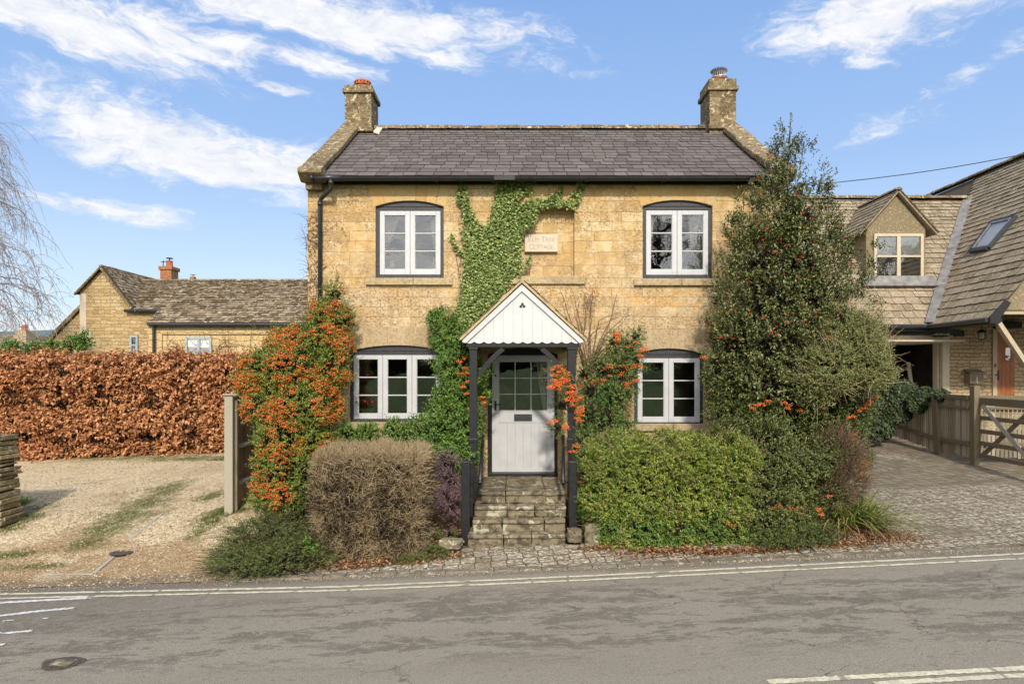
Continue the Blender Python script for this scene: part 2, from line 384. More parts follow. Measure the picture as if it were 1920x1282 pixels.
def m_road():
    m, t, b = new_mat('asphalt'); p = pos(t); x, y, z = t.sep(p)
    fine = t.noise(p, 120, 4, .8); mid = t.noise(p, 9, 5, .7)
    st = t.noise(t.vmul(p, (.62, 2.3, 1)), 1.25, 7, .66, .5)
    st2 = t.noise(t.vmul(p, (.8, 2.1, 1)), 3.6, 6, .7, .9)
    g9 = t.noise(p, 60, 2, .8)
    c = t.ramp(fine, [(.34, (.195, .166, .125)), (.5, (.312, .278, .216)), (.66, (.44, .39, .31))])
    band = t.math('MULTIPLY', t.step(y, 8.3, 7.7), t.step(y, 5.7, 6.4))
    c = t.mix(t.math('MULTIPLY', t.step(t.noise(t.vmul(p, (.25, 1.6, 1)), 1.0, 3), .4, .65), .35), c, (.25, .215, .165))
    damp = t.math('MULTIPLY', t.step(t.math('ADD', t.math('MULTIPLY', st, .55), t.math('MULTIPLY', st2, .45)), .485, .535), band)
    st3 = t.noise(t.vmul(p, (1.0, 1.9, 1)), 6.5, 5, .65, 1.0)
    damp = t.math('MAXIMUM', damp, t.math('MULTIPLY', t.step(st3, .60, .66), .8))
    damp = t.math('MULTIPLY', damp, t.step(mid, .30, .50))
    left = t.math('MULTIPLY', t.step(x, -1.2, -5.5), t.step(y, 6.7, 7.4))
    damp = t.math('MAXIMUM', damp, t.math('MULTIPLY', left, t.math('MULTIPLY', t.step(mid, .25, .55), .8)))
    c = t.mix(t.math('MULTIPLY', damp, .66), c, t.mix(t.step(g9, .4, .6), (.075, .062, .046), (.13, .11, .085)))
    edge = t.math('MULTIPLY', t.step(y, 8.45, 8.62), .6)
    c = t.mix(edge, c, (.15, .135, .11))
    vor = t.node('ShaderNodeTexVoronoi'); t.set(vor.inputs['Vector'], p); vor.inputs['Scale'].default_value = 85
    c = t.mix(t.math('MULTIPLY', t.step(vor.outputs['Distance'], .42, .15), .28), c, (.36, .33, .28))
    g2 = t.noise(p, 46, 3, .8)
    c = t.mix(t.math('MULTIPLY', t.step(g2, .42, .60), .38), t.mix(.30, c, (.045, .04, .034)), t.mix(.18, c, (.50, .46, .39)))
    vc = t.node('ShaderNodeTexVoronoi', feature='DISTANCE_TO_EDGE', voronoi_dimensions='2D'); vc.inputs['Scale'].default_value = .55
    t.set(vc.inputs['Vector'], t.comb(t.math('ADD', x, t.math('MULTIPLY', mid, .5)), t.math('ADD', t.math('MULTIPLY', y, 1.7), t.math('MULTIPLY', t.noise(p, 3, 5), .8)), 0.0))
    crk = t.math('MULTIPLY', t.step(vc.outputs['Distance'], .009, .003), t.step(t.noise(p, .7, 2), .50, .56))
    c = t.mix(t.math('MULTIPLY', crk, .7), c, (.05, .045, .038))
    finish(t, b, c, .88, .25, t.math('ADD', t.math('ADD', fine, g2), vor.outputs['Distance']), .7, .008)
m_road()

def m_gravel():
    m, t, b = new_mat('gravel'); p = pos(t); x, y, z = t.sep(p)
    vor = t.node('ShaderNodeTexVoronoi'); t.set(vor.inputs['Vector'], p); vor.inputs['Scale'].default_value = 38
    r = t.sep(vor.outputs['Color'])[0]
    c = t.ramp(r, [(0, (.36, .26, .15)), (.4, (.50, .385, .235)), (.75, (.59, .475, .31)), (1, (.70, .61, .45))])
    n = t.noise(p, .9, 6, .65, .4); n3 = t.noise(p, 5, 6, .7)
    c = t.mix(t.step(t.math('ADD', n, t.math('MULTIPLY', t.step(y, 10.8, 9.2), .22)), .50, .66), c, t.mix(t.step(n3, .4, .65), (.30, .20, .105), (.38, .27, .15)))
    c = t.mix(t.math('MULTIPLY', t.step(y, 11.5, 14), .5), c, (.53, .44, .30))
    c = t.mix(t.math('MULTIPLY', t.step(y, 9.15, 8.85), .75), c, t.mix(t.step(n3, .45, .6), (.10, .085, .065), (.20, .16, .11)))
    at = t.node('ShaderNodeAttribute', attribute_name='green')
    g = t.step(t.math('ADD', t.math('MULTIPLY', at.outputs['Fac'], 1.0), t.math('MULTIPLY', t.math('SUBTRACT', n3, .5), 2.4)), .35, .95)
    c = t.mix(t.math('MULTIPLY', g, .8), c, (.115, .12, .038))
    g4 = t.noise(p, 17, 5, .8); g5 = t.noise(t.vmul(p, (.5, 1.6, 1)), 2.6, 6, .72)
    c = t.mix(t.math('MULTIPLY', t.step(g4, .50, .40), .5), c, (.20, .145, .08)); c = t.mix(t.math('MULTIPLY', t.step(g4, .54, .64), .5), c, (.66, .58, .44))
    c = t.mix(t.math('MULTIPLY', t.step(g5, .54, .66), .42), c, (.24, .165, .09))
    finish(t, b, c, .95, .15, t.math('ADD', t.math('MULTIPLY', vor.outputs['Distance'], -1.0), t.math('ADD', n3, g4)), .9, .02)
m_gravel()

def m_paving():
    m, t, b = new_mat('block_paving'); p = pos(t); x, y, z = t.sep(p)
    w = t.math('MULTIPLY', t.math('SUBTRACT', t.noise(p, 3, 2), .5), .012)
    ang = R(7)
    u = t.math('ADD', t.math('ADD', t.math('MULTIPLY', x, math.cos(ang)), t.math('MULTIPLY', y, math.sin(ang))), w)
    v = t.math('ADD', t.math('ADD', t.math('MULTIPLY', x, -math.sin(ang)), t.math('MULTIPLY', y, math.cos(ang))), w)
    br = t.node('ShaderNodeTexBrick'); t.set(br.inputs['Vector'], t.comb(u, v, 0.0)); br.offset = .12
    for k, val in (('Scale', 1), ('Brick Width', .21), ('Row Height', .17), ('Mortar Size', .010), ('Mortar Smooth', .4)): br.inputs[k].default_value = val
    t.set(br.inputs['Color1'], (0, 0, 0)); t.set(br.inputs['Color2'], (1, 1, 1)); t.set(br.inputs['Mortar'], (.5, .5, .5))
    c = t.ramp(br.outputs['Color'], [(0, (.145, .118, .082)), (.5, (.185, .152, .108)), (1, (.225, .187, .138))])
    n = t.noise(p, 1.1, 5, .6, .3); f = t.noise(t.vmul(p, (.8, 1.6, 1)), 20, 4, .65)
    lm = t.step(t.math('ADD', n, t.math('MULTIPLY', t.step(y, 13.2, 10.5), .16)), .50, .66)
    c = t.mix(t.math('MULTIPLY', t.math('MULTIPLY', t.step(f, .515, .57), lm), .9), c, (.50, .46, .37))
    c = t.mix(t.math('MULTIPLY', t.step(t.noise(p, 7, 6, .7), .5, .7), .5), c, (.105, .085, .058))
    c = t.mix(t.math('MULTIPLY', br.outputs['Fac'], .8), c, (.055, .047, .03))
    finish(t, b, c, .92, .2, t.math('ADD', t.math('MULTIPLY', br.outputs['Fac'], -1), t.math('MULTIPLY', f, .5)), .7, .012)
m_paving()
def m_soil():
    m, t, b = new_mat('soil'); p = pos(t); n = t.noise(p, 14, 6, .7); n2 = t.noise(p, 2, 5)
    c = t.ramp(n, [(.3, (.055, .04, .024)), (.7, (.14, .10, .06))]); x, y, z = t.sep(p)
    g = t.step(y, 5.25, 5.1)
    far = t.step(y, 18, 24); gr = t.ramp(t.noise(p, 18, 6), [(.3, (.045, .085, .018)), (.7, (.095, .15, .035))])
    c = t.mix(t.math('MAXIMUM', g, far), c, gr)
    finish(t, b, c, .95, .1, n, .8, .02)
m_soil()

def leaf_mat(name, cols, rough=.5, spec=.35, trans=.25, big=.35, bs=2.5):
    m, t, b = new_mat(name); r = island(t); n = t.noise(pos(t), bs, 3)
    f = t.math('ADD', t.math('MULTIPLY', r, 1-big), t.math('MULTIPLY', n, big))
    c = t.ramp(f, [(i/(len(cols)-1)*.7+.15, k) for i, k in enumerate(cols)])
    finish(t, b, c, rough, spec)
    if trans:
        tr = t.node('ShaderNodeBsdfTranslucent'); t.set(tr.inputs[0], c); mx = t.node('ShaderNodeMixShader'); mx.inputs[0].default_value = trans
        t.l.new(b.outputs[0], mx.inputs[1]); t.l.new(tr.outputs[0], mx.inputs[2])
        t.l.new(mx.outputs[0], t.n['Material Output'].inputs[0])
leaf_mat('beech_leaf', [(.20, .082, .034), (.39, .165, .065), (.55, .265, .115), (.70, .41, .21)], .55, .3, .25, .42, 1.3)
leaf_mat('pyra_leaf', [(.06, .10, .018), (.12, .18, .028), (.22, .26, .04), (.38, .34, .06)], .45, .4, .25, .45)
leaf_mat('pyra_dark', [(.03, .075, .016), (.06, .13, .025), (.11, .19, .035), (.20, .24, .05)], .42, .4, .2, .4)
leaf_mat('berry', [(.38, .045, .012), (.56, .085, .014), (.68, .14, .02), (.74, .23, .035)], .35, .5, 0, .3, 3)
leaf_mat('red_berry', [(.38, .02, .015), (.55, .035, .02)], .3, .5, 0)
leaf_mat('ivy_leaf', [(.05, .10, .02), (.12, .18, .04), (.22, .275, .075), (.38, .41, .15)], .5, .35, .15, .25)
leaf_mat('ivy_dark', [(.014, .028, .010), (.025, .046, .016), (.045, .068, .024), (.085, .10, .04)], .5, .25, .1, .3)
leaf_mat('shrub_leaf', [(.04, .10, .018), (.08, .17, .03), (.14, .25, .045), (.27, .33, .06)], .45, .4, .25, .4)
leaf_mat('hedge_leaf', [(.05, .09, .014), (.125, .19, .024), (.24, .295, .042), (.42, .42, .095)], .5, .35, .25, .4)
leaf_mat('dark_shrub_leaf', [(.032, .050, .014), (.068, .095, .022), (.125, .15, .036), (.22, .215, .06)], .4, .4, .15, .35)
leaf_mat('holly_leaf', [(.033, .050, .014), (.072, .094, .025), (.13, .15, .04), (.25, .235, .085)], .38, .4, .1, .3)
leaf_mat('olive_leaf', [(.08, .105, .03), (.15, .18, .055), (.25, .265, .09), (.36, .34, .14)], .5, .3, .25, .3)
leaf_mat('juniper', [(.045, .068, .022), (.085, .115, .035), (.14, .165, .05), (.21, .22, .075)], .6, .2, .1, .4, 4)
leaf_mat('grass', [(.05, .085, .016), (.09, .14, .026), (.16, .19, .045), (.26, .23, .09)], .55, .3, .3, .3)
leaf_mat('strap_leaf', [(.07, .13, .02), (.15, .23, .035), (.28, .32, .07), (.40, .33, .14)], .45, .35, .3, .2)
leaf_mat('heather', [(.10, .05, .05), (.22, .12, .15), (.36, .22, .31), (.10, .10, .04)], .7, .2, .2, .3, 6)
leaf_mat('dead_leaf', [(.12, .05, .022), (.24, .11, .05), (.36, .19, .095), (.42, .28, .16)], .7, .2, .15, .1)
leaf_mat('bright_weed', [(.07, .17, .02), (.13, .27, .035), (.22, .36, .06)], .45, .35, .3, .3)
def twig_mat(name, cols, sc=4):
    m, t, b = new_mat(name); r = island(t); n = t.noise(pos(t), sc, 4)
    c = t.ramp(t.math('ADD', t.math('MULTIPLY', r, .6), t.math('MULTIPLY', n, .4)), [(i/(len(cols)-1)*.7+.15, k) for i, k in enumerate(cols)])
    finish(t, b, c, .85, .2)
twig_mat('hedge_twig', [(.20, .14, .075), (.32, .235, .13), (.44, .335, .20), (.54, .44, .29)])
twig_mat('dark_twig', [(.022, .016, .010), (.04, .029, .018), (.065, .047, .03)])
twig_mat('birch_twig', [(.17, .135, .12), (.25, .205, .185), (.32, .28, .26)])
twig_mat('creeper_stem', [(.09, .05, .035), (.15, .09, .06), (.20, .13, .09)])
twig_mat('grey_stem', [(.13, .11, .08), (.22, .19, .14)])

def m_glass(name, tint=(.88, .90, .90), refl=1.0):
    m = bpy.data.materials.new(name); m.use_nodes = True; MATS[name] = m; t = NT(m.node_tree)
    for n in list(t.n): t.n.remove(n)
    out = t.node('ShaderNodeOutputMaterial'); g = t.node('ShaderNodeBsdfGlossy'); g.inputs['Roughness'].default_value = .015
    nb = t.node('ShaderNodeBump'); nb.inputs['Strength'].default_value = .05; nb.inputs['Distance'].default_value = .02
    t.set(nb.inputs['Height'], t.noise(pos(t), 5, 2)); t.l.new(nb.outputs[0], g.inputs['Normal'])
    tr = t.node('ShaderNodeBsdfTransparent'); tr.inputs[0].default_value = (*tint, 1)
    fr = t.node('ShaderNodeFresnel'); fr.inputs[0].default_value = 1.75
    mx = t.node('ShaderNodeMixShader'); t.set(mx.inputs[0], t.math('MULTIPLY', fr.outputs[0], 2.7*refl, clamp=True))
    t.l.new(tr.outputs[0], mx.inputs[1]); t.l.new(g.outputs[0], mx.inputs[2]); t.l.new(mx.outputs[0], out.inputs[0])
m_glass('glass'); m_glass('roof_glass', (.9, .9, .9), .30); m_glass('glass_dark', (.35, .38, .4), 1.0)

# ------------------------------------------------------------------ vegetation tools
def rvec(rng, n):
    v = rng.normal(size=(n, 3)); return v/np.linalg.norm(v, axis=1)[:, None]
def nrm(v): return v/np.maximum(np.linalg.norm(v, axis=1), 1e-9)[:, None]
def leaves(rng, base, ldir, face, length, width, fold=.25):
    """one folded diamond leaf per row"""
    n = len(base); L = (length*rng.uniform(.7, 1.25, n))[:, None]; W = (width*rng.uniform(.75, 1.2, n))[:, None]
    d = nrm(ldir); s = nrm(np.cross(d, face)); u = nrm(np.cross(s, d))
    mid = base+d*L*.48+u*L*.04
    V = np.empty((n, 4, 3)); V[:, 0] = base; V[:, 1] = mid+s*W*.5+u*W*fold; V[:, 2] = base+d*L-u*L*.08; V[:, 3] = mid-s*W*.5+u*W*fold
    b = np.arange(n)[:, None]*4
    Fc = np.concatenate([b+[0, 1, 2], b+[0, 2, 3]], axis=1).reshape(-1, 3)
    return V.reshape(-1, 3), Fc
def sprigs(rng, pts, dirs, L, k, ll, lw, spread=.8, up=.0, rnd=.35, facing=None):
    n = len(pts); dirs = nrm(dirs); Ls = L*rng.uniform(.5, 1.3, n)
    tt = (np.arange(k)+.5)/k; bend = rvec(rng, n)*.25
    t = np.tile(tt, n)+rng.uniform(-.3/k, .3/k, n*k)
    D = np.repeat(dirs, k, 0); Lr = np.repeat(Ls, k)[:, None]; B = np.repeat(bend, k, 0)
    base = np.repeat(pts, k, 0)+D*Lr*t[:, None]+B*Lr*(t[:, None]**2)
    lat = rvec(rng, n*k); lat = nrm(lat-D*np.sum(lat*D, 1)[:, None])
    ld = D*(1-spread*.6)+lat*spread+rvec(rng, n*k)*rnd; ld[:, 2] += up
    fc = D*.6+np.array([0, -.25, .7])+rvec(rng, n*k)*.5
    if facing is not None: fc = facing+rvec(rng, n*k)*.45
    return leaves(rng, base, ld, fc, ll, lw)
def lump(u, s=3.0, ph=0.0):
    return (np.sin(u[:, 0]*s*1.7+ph)+np.sin(u[:, 1]*s*2.1+1.3+ph)+np.sin(u[:, 2]*s*1.9+2.1+ph*1.3)+np.sin((u[:, 0]+u[:, 2])*s*3.1+ph))/4
def blobs_pts(rng, blobs, N, fill=.35, amp=.16, front=True, lum=5.0):
    """blobs: (centre, radii). returns points and outward normals over the union's surface"""
    C = np.array([b[0] for b in blobs], float); Rr = np.array([b[1] if hasattr(b[1], '__len__') else (b[1],)*3 for b in blobs], float)
    area = Rr.prod(1)**(2/3); n = int(N*1.9); idx = rng.choice(len(blobs), n, p=area/area.sum())
    u = rvec(rng, n)
    if front: keep = (u[:, 1] < .35) | (rng.random(n) < .25); u = u[keep]; idx = idx[keep]
    c = C[idx]; r = Rr[idx]
    rad = (1-fill*rng.random(len(u))**1.6)
    w = c+u*r
    rad = rad*(1+amp*lump(w, lum, 0.7))
    p = c+u*r*rad[:, None]
    ok = np.ones(len(p), bool)
    for j in range(len(blobs)):
        q = np.sum(((p-C[j])/(Rr[j]*.78))**2, 1) < 1; ok &= ~(q & (idx != j))
    p, nn = p[ok], nrm((u/r)[ok])
    return p[:N], nn[:N]
def clump(rng, p, nn, s=13.0, thr=-.10, soft=.12):
    """thin out a foliage surface into clumps with hollows between"""
    q = p+np.array([3.1, 1.7, .4]); v = lump(q, s, .3)+.7*lump(q[:, [1, 2, 0]], s*2.1, 1.9)
    k = v+rng.normal(size=len(p))*soft > thr; return p[k], nn[k]
def px_blobs(lst):
    """(px, py, radius in px, distance[, depth factor[, height factor]]) -> world blobs"""
    out = []
    for b in lst:
        px, py, r, Y = b[:4]; k = b[4] if len(b) > 4 else 1; h = b[5] if len(b) > 5 else 1
        rr = r*Y/F; out.append((tuple(P(px, py, Y)), (rr, rr*k, rr*h)))
    return out
def balls(rng, pts, r, spread, k):
    """k small round berries round each point"""
    ico_v = []; bm = bmesh.new(); bmesh.ops.create_icosphere(bm, subdivisions=1, radius=1)
    iv = np.array([v.co[:] for v in bm.verts]); bm.verts.ensure_lookup_table(); fi = np.array([[v.index for v in f.verts] for f in bm.faces]); bm.free()
    n = len(pts)*k; c = np.repeat(pts, k, 0)+rvec(rng, n)*np.array([1.25, .9, .6])*spread*(rng.random(n)**.5)[:, None]
    V = (c[:, None, :]+iv[None]*(r*rng.uniform(.8, 1.15, n))[:, None, None]).reshape(-1, 3)
    Fc = (fi[None]+(np.arange(n)*len(iv))[:, None, None]).reshape(-1, 3)
    return V, Fc
def twigs(rng, Pth, rad):
    """Pth (n,k,3) paths, rad (k,) or (n,k): thin three-sided stems"""
    n, k, _ = Pth.shape; T = np.gradient(Pth, axis=1); T = T/np.maximum(np.linalg.norm(T, axis=2), 1e-9)[..., None]
    ref = np.array([.31, .9, .29]); U = np.cross(T, ref); U /= np.maximum(np.linalg.norm(U, axis=2), 1e-9)[..., None]; W = np.cross(T, U)
    rad = np.broadcast_to(rad, (n, k))[..., None]
    V = np.stack([Pth+(U*math.cos(a)+W*math.sin(a))*rad for a in (0, 2.094, 4.189)], 2)     # n,k,3,3
    V = V.reshape(-1, 3); b = (np.arange(n)*k*3)[:, None]; fs = []
    for i in range(k-1):
        for j in range(3):
            a = i*3+j; c = i*3+(j+1) % 3; fs.append(np.stack([b[:, 0]+a, b[:, 0]+c, b[:, 0]+c+3, b[:, 0]+a+3], 1))
    return V, np.concatenate(fs)
def twig_paths(rng, pts, dirs, L, k=4, wob=.25, grav=0.0):
    n = len(pts); Ls = (L*rng.uniform(.5, 1.3, n))[:, None]; d = nrm(dirs); out = [pts]
    p = pts.copy()
    for i in range(k-1):
        d = nrm(d+rvec(rng, n)*wob+np.array([0, 0, grav])); p = p+d*Ls/(k-1); out.append(p)
    return np.stack(out, 1)
def core(name, blobs, mat, parent, scale=.72):
    """the branches inside a bush: crossing dark stems through each mass of foliage"""
    rng = np.random.default_rng(len(blobs)*7+3); P_, L_ = [], []
    for c, r in blobs:
        r = np.array(r if hasattr(r, '__len__') else (r,)*3); k = int(30+260*float(r.prod())**(2/3)/.12)
        P_.append(np.array(c)+rvec(rng, k)*r*scale*(rng.random(k)**.4)[:, None]); L_.append(np.full(k, float(r.mean())))
    p = np.concatenate(P_); L = np.concatenate(L_)[:, None]; d = rvec(rng, len(p))+[0, 0, .5]
    pth = twig_paths(rng, p-nrm(d)*L*.4, d, 1.0, 4, .25); pth = pth[:, :1]+(pth-pth[:, :1])*L[:, None]*.9
    V, Fc = twigs(rng, pth, np.array([.012, .010, .007, .004])*np.clip(float(L.mean())*3, .6, 4)); return np_mesh(name, V, Fc, mat, parent)
def cat(*parts):
    Vs, Fs, o = [], [], 0
    for V, Fc in parts: Vs.append(V); Fs.append(Fc+o); o += len(V)
    return np.concatenate(Vs), np.concatenate(Fs)

# ------------------------------------------------------------------ ground, road, drives
def axis(segs):
    out = []
    for a, b, s in segs: out += list(np.arange(a, b, s))
    out.append(segs[-1][1]); return np.array(out)
def sheet(name, xs, ys, fz_, mat, noise=0.0, seed=0):
    X, Y = np.meshgrid(xs, ys, indexing='ij'); Z = fz_(X, Y)
    V = np.stack([X, Y, Z], 2).reshape(-1, 3); a, b = X.shape
    i = np.arange(a-1)[:, None]*b+np.arange(b-1)[None]; Fc = np.stack([i, i+b, i+b+1, i+1], 2).reshape(-1, 4)
    o = np_mesh(name, V, Fc, mat, smooth=True); return o
xs = axis([(-1500, -60, 240), (-60, -16, 4), (-16, 16, .16), (16, 60, 4), (60, 1500, 240)])
ys = axis([(-1500, -60, 240), (-60, 3, 3), (3, 19, .16), (19, 60, 4), (60, 3000, 420)])
struct(sheet('ground', xs, ys, lambda X, Y: gz(X, Y)-.03, 'soil'))
def curved(xs, f0, f1, n, dz, name, mat, wob=0):
    """a sheet between two curves y=f0(x), y=f1(x)"""
    X = np.repeat(xs[:, None], n+1, 1); t = np.linspace(0, 1, n+1)[None]
    Y = f0(xs)[:, None]*(1-t)+f1(xs)[:, None]*t; Z = gz(X, Y)+dz
    if wob: Z = Z+wob*lump(np.stack([X, Y, Z*0], 2).reshape(-1, 3), 2.3).reshape(X.shape)
    V = np.stack([X, Y, Z], 2).reshape(-1, 3); a, b = X.shape
    i = np.arange(a-1)[:, None]*b+np.arange(b-1)[None]; Fc = np.stack([i, i+b, i+b+1, i+1], 2).reshape(-1, 4)
    return np_mesh(name, V, Fc, mat, smooth=True)
kerb_y = lambda x: np.interp(x, [-60, -6.5, -3, 0, 3, 6.5, 60], [8.85, 8.78, 8.72, 8.68, 8.70, 8.80, 9.2])
rx = axis([(-60, -12, 2), (-12, 12, .2), (12, 60, 2)])
struct(curved(rx, lambda x: x*0+5.16, kerb_y, 24, -.012, 'road', 'asphalt'))
g_o = curved(axis([(-15, -3.3, .1)]), lambda x: kerb_y(x)-.02, lambda x: x*0+17.5, 90, -.004, 'gravel_drive', 'gravel', .012)
struct(g_o)
at = g_o.data.attributes.new('green', 'FLOAT', 'POINT')
co = np.empty(len(g_o.data.vertices)*3, np.float32); g_o.data.vertices.foreach_get('co', co); co = co.reshape(-1, 3)
GREEN = [((315, 915), .5, .7), ((275, 942), .6, .7), ((235, 968), .6, .6), ((195, 995), .55, .5), ((170, 1018), .4, .3), ((405, 965), .32, .5), ((370, 1000), .25, .3), ((395, 930), .3, .4), ((30, 960), .7, .5), ((90, 859), 2.0, .3), ((250, 859), 2.0, .3), ((360, 859), 1.6, .3), ((420, 860), .8, .25), ((20, 1040), .5, .15), ((60, 1062), .6, .12)]
gv = np.zeros(len(co)); GP = []
for (px, py), rx_, ry_ in GREEN:
    c = G(px, py); GP.append((c, rx_, ry_)); gv = np.maximum(gv, np.exp(-((co[:, 0]-c.x)/rx_)**2-((co[:, 1]-c.y)/ry_)**2))
at.data.foreach_set('value', gv.astype(np.float32))
struct(curved(axis([(-3.6, 16, .12)]), lambda x: kerb_y(x), lambda x: np.where(x < 4.9, 9.5, 20.0)*1.0, 70, -.004, 'block_paving', 'block_paving', .006))
# flush edging stones along the road
mb = MB(); random.seed(3)
x = -3.55
while x < 11:
    w = random.uniform(.26, .34); y0 = float(kerb_y(x))-.02
    z0 = float(gz(x, y0)); z1 = float(gz(x+w, y0)); dz = .012+random.uniform(-.003, .004)
    mb.add([(x, y0, z0-.1), (x+w-.008, y0, z1-.1), (x+w-.008, y0+.15, z1-.1), (x, y0+.15, z0-.1),
            (x, y0, z0+dz), (x+w-.008, y0, z1+dz), (x+w-.008, y0+.15, z1+dz), (x, y0+.15, z0+dz)],
           [(0, 3, 2, 1), (4, 5, 6, 7), (0, 1, 5, 4), (1, 2, 6, 5), (2, 3, 7, 6), (3, 0, 4, 7)])
    x += w
struct(bevel(mb.build('kerb', 'kerb_stone'), .008))
# painted lines
def line(name, pts, w, mat, n=160, ragged=.006, seed=1):
    r = np.random.default_rng(seed); pts = np.array([p[:] for p in pts]); s = np.r_[0, np.cumsum(np.linalg.norm(np.diff(pts[:, :2], axis=0), axis=1))]
    t = np.linspace(0, s[-1], n); X = np.interp(t, s, pts[:, 0]); Y = np.interp(t, s, pts[:, 1])
    d = np.stack([np.gradient(X), np.gradient(Y)], 1); d /= np.linalg.norm(d, axis=1)[:, None]; nx = np.stack([-d[:, 1], d[:, 0]], 1)
    rows = []
    for k in (-.5, 0, .5):
        wv = w*k+(r.normal(size=n)*ragged if k else 0); rows.append(np.stack([X+nx[:, 0]*wv, Y+nx[:, 1]*wv], 1))
    A = np.concatenate(rows); V = np.c_[A, gz(A[:, 0], A[:, 1])-.006]
    i = np.arange(n-1); Fc = np.concatenate([np.stack([i+k*n, i+1+k*n, i+1+(k+1)*n, i+(k+1)*n], 1) for k in (0, 1)])
    return struct(np_mesh(name, V, Fc, mat))
def ext(pts, a=-1, b=1):
    p0 = pts[0]+(pts[0]-pts[1]).normalized()*20*(a < 0); p1 = pts[-1]+(pts[-1]-pts[-2]).normalized()*20
    return ([p0] if a < 0 else [])+pts+([p1] if b else [])
line('road_marking', ext([G(0, 1113), G(640, 1099), G(1100, 1079), G(1920, 1036.5)]), .062, 'line_cream', 900, .004, 1)
line('road_marking', ext([G(0, 1120.5), G(640, 1105.5), G(1100, 1086.5), G(1920, 1045.5)]), .058, 'line_cream', 900, .005, 2)
line('road_marking', ext([G(1300, 1281), G(1440, 1276), G(1920, 1250)][1:], 1, 1)[0:], .075, 'line_cream', 700, .004, 3)
line('road_marking', [G(1640, 1281), G(1920, 1265), G(1920, 1265)+Vector((20, .5, 0))], .07, 'line_cream', 700, .004, 4)
for i, (a, m_, b, w) in enumerate([((-40, 1131), (90, 1124), (172, 1119.5), .075), ((-60, 1160), (60, 1146), (138, 1138), .07), ((-60, 1188), (10, 1185), (60, 1181), .055), ((-60, 1213), (-20, 1209), (9, 1206), .06), ((5, 1163), (14, 1162), (26, 1161), .035), ((80, 1158), (84, 1158), (90, 1157.5), .03)]):
    line('road_marking', [G(*a), G(*m_), G(*b)], w, 'line_white', 50, .007, 10+i)
# edging boards half buried in the drive
mb = MB()
for a, b in (((80, 1077), (176, 1076)), ((178, 1074), (218, 1040)), ((243, 1012), (303, 964))):
    mb.bar(G(*a, -.012), G(*b, -.012), .042, .04)
tag(mb.build('edging_kerb', 'letter_shade'), 'pale edging strips set flush in the gravel drive', 'edging')
c = G(228, 1037, .004); mb = MB(); mb.lathe([(.001, .0), (.15, .0), (.155, .006), (.12, .008), (.001, .008)], c, 20)
o = tag(mb.build('drain_cover', 'cast_iron'), 'small round dark drain cover in the gravel beside the edging strip', 'drain cover')
# stopcock cover in the road
c = G(118, 1242); r0 = thing('stopcock_cover', 'small square rusty stopcock cover sunk in the worn asphalt', 'cover', (c.x, c.y, c.z))
mb = MB()
pts = [(math.cos(a)*.19*(1+.1*math.sin(3*a)), math.sin(a)*.15, 0) for a in np.linspace(0, 6.28, 17)[:-1]]
mb.prism([(c.x+p[0], c.y+p[1], c.z-.008) for p in pts], (0, 0, .004)); mb.build('surround', 'cast_iron', r0)
mb = MB(); mb.box(c.x-.10, c.x+.09, c.y-.07, c.y+.07, c.z-.004, c.z+.003); bevel(mb.build('lid', 'step_stone', r0), .004)

# ------------------------------------------------------------------ roof tiles
def tiles(name, P0, U, V, vlen, urange, exp0, exp1, w0, w1, th, mat, parent, seed=1, jit=.004, ragged=0.0):
    rng = random.Random(seed); P0, U, V = Vector(P0), Vector(U).normalized(), Vector(V).normalized(); Nn = U.cross(V).normalized()
    if Nn.z < 0: Nn = -Nn
    mb = MB(); v = 0.0
    while v < vlen-.02:
        e = exp0+(exp1-exp0)*v/vlen; ua, ub = urange(v+e*.5); k = v/vlen; wa = w0*(1-.3*k); wb = w1*(1-.3*k)
        u = ua-rng.random()*wa; ve = min(v+e*1.25, vlen)
        while u < ub:
            w = rng.uniform(wa, wb); a = max(u, ua); b = min(u+w-.010, ub)
            if b-a > .03:
                s = rng.uniform(-jit, jit)*2; tt = th*rng.uniform(.75, 1.3); dv = rng.uniform(-1, 1)*ragged; lift = rng.uniform(0, .5)*th
                q = []
                for (uu, vv, hh) in ((a, v+s+dv, 0), (b, v-s+dv, 0), (b, ve, -th*.6), (a, ve, -th*.6), (a, v+s+dv, tt+lift), (b, v-s+dv, tt+lift*.4), (b, ve, tt*.1), (a, ve, tt*.1)):
                    q.append(P0+U*uu+V*vv+Nn*(hh+.004))
                mb.add(q, [(0, 3, 2, 1), (4, 5, 6, 7), (0, 1, 5, 4), (1, 2, 6, 5), (2, 3, 7, 6), (3, 0, 4, 7)])
            u += w
        v += e
    o = mb.build(name, mat, parent); o.data.materials.append(MATS[mat+'_edge'])  # darker edge colour: grime, with the shade under each course painted in
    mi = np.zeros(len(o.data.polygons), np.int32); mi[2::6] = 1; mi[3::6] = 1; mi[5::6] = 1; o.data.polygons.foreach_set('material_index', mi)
    return o
def ridge_row(name, a, b, r, seg, mat, parent, seed=5, n=8):
    rng = random.Random(seed); a, b = Vector(a), Vector(b); L = (b-a).length; d = (b-a)/L; mb = MB(); s = 0
    side = d.cross(Vector((0, 0, 1))).normalized()
    while s < L-.05:
        e = min(s+seg*rng.uniform(.85, 1.1), L); rr = r*rng.uniform(.92, 1.1); p0 = a+d*s; p1 = a+d*(e-.008); vs = []
        for p in (p0, p1):
            for k in range(n+1):
                an = math.pi*k/n; vs.append(p+side*math.cos(an)*rr+Vector((0, 0, 1))*(math.sin(an)*rr*.8+rng.uniform(-.006, .006)))
        fs = [(k, k+1, k+n+2, k+n+1) for k in range(n)]+[tuple(range(n+1)), tuple(range(2*n+1, n, -1))]
        mb.add(vs, fs); s = e
    return mb.build(name, mat, parent)

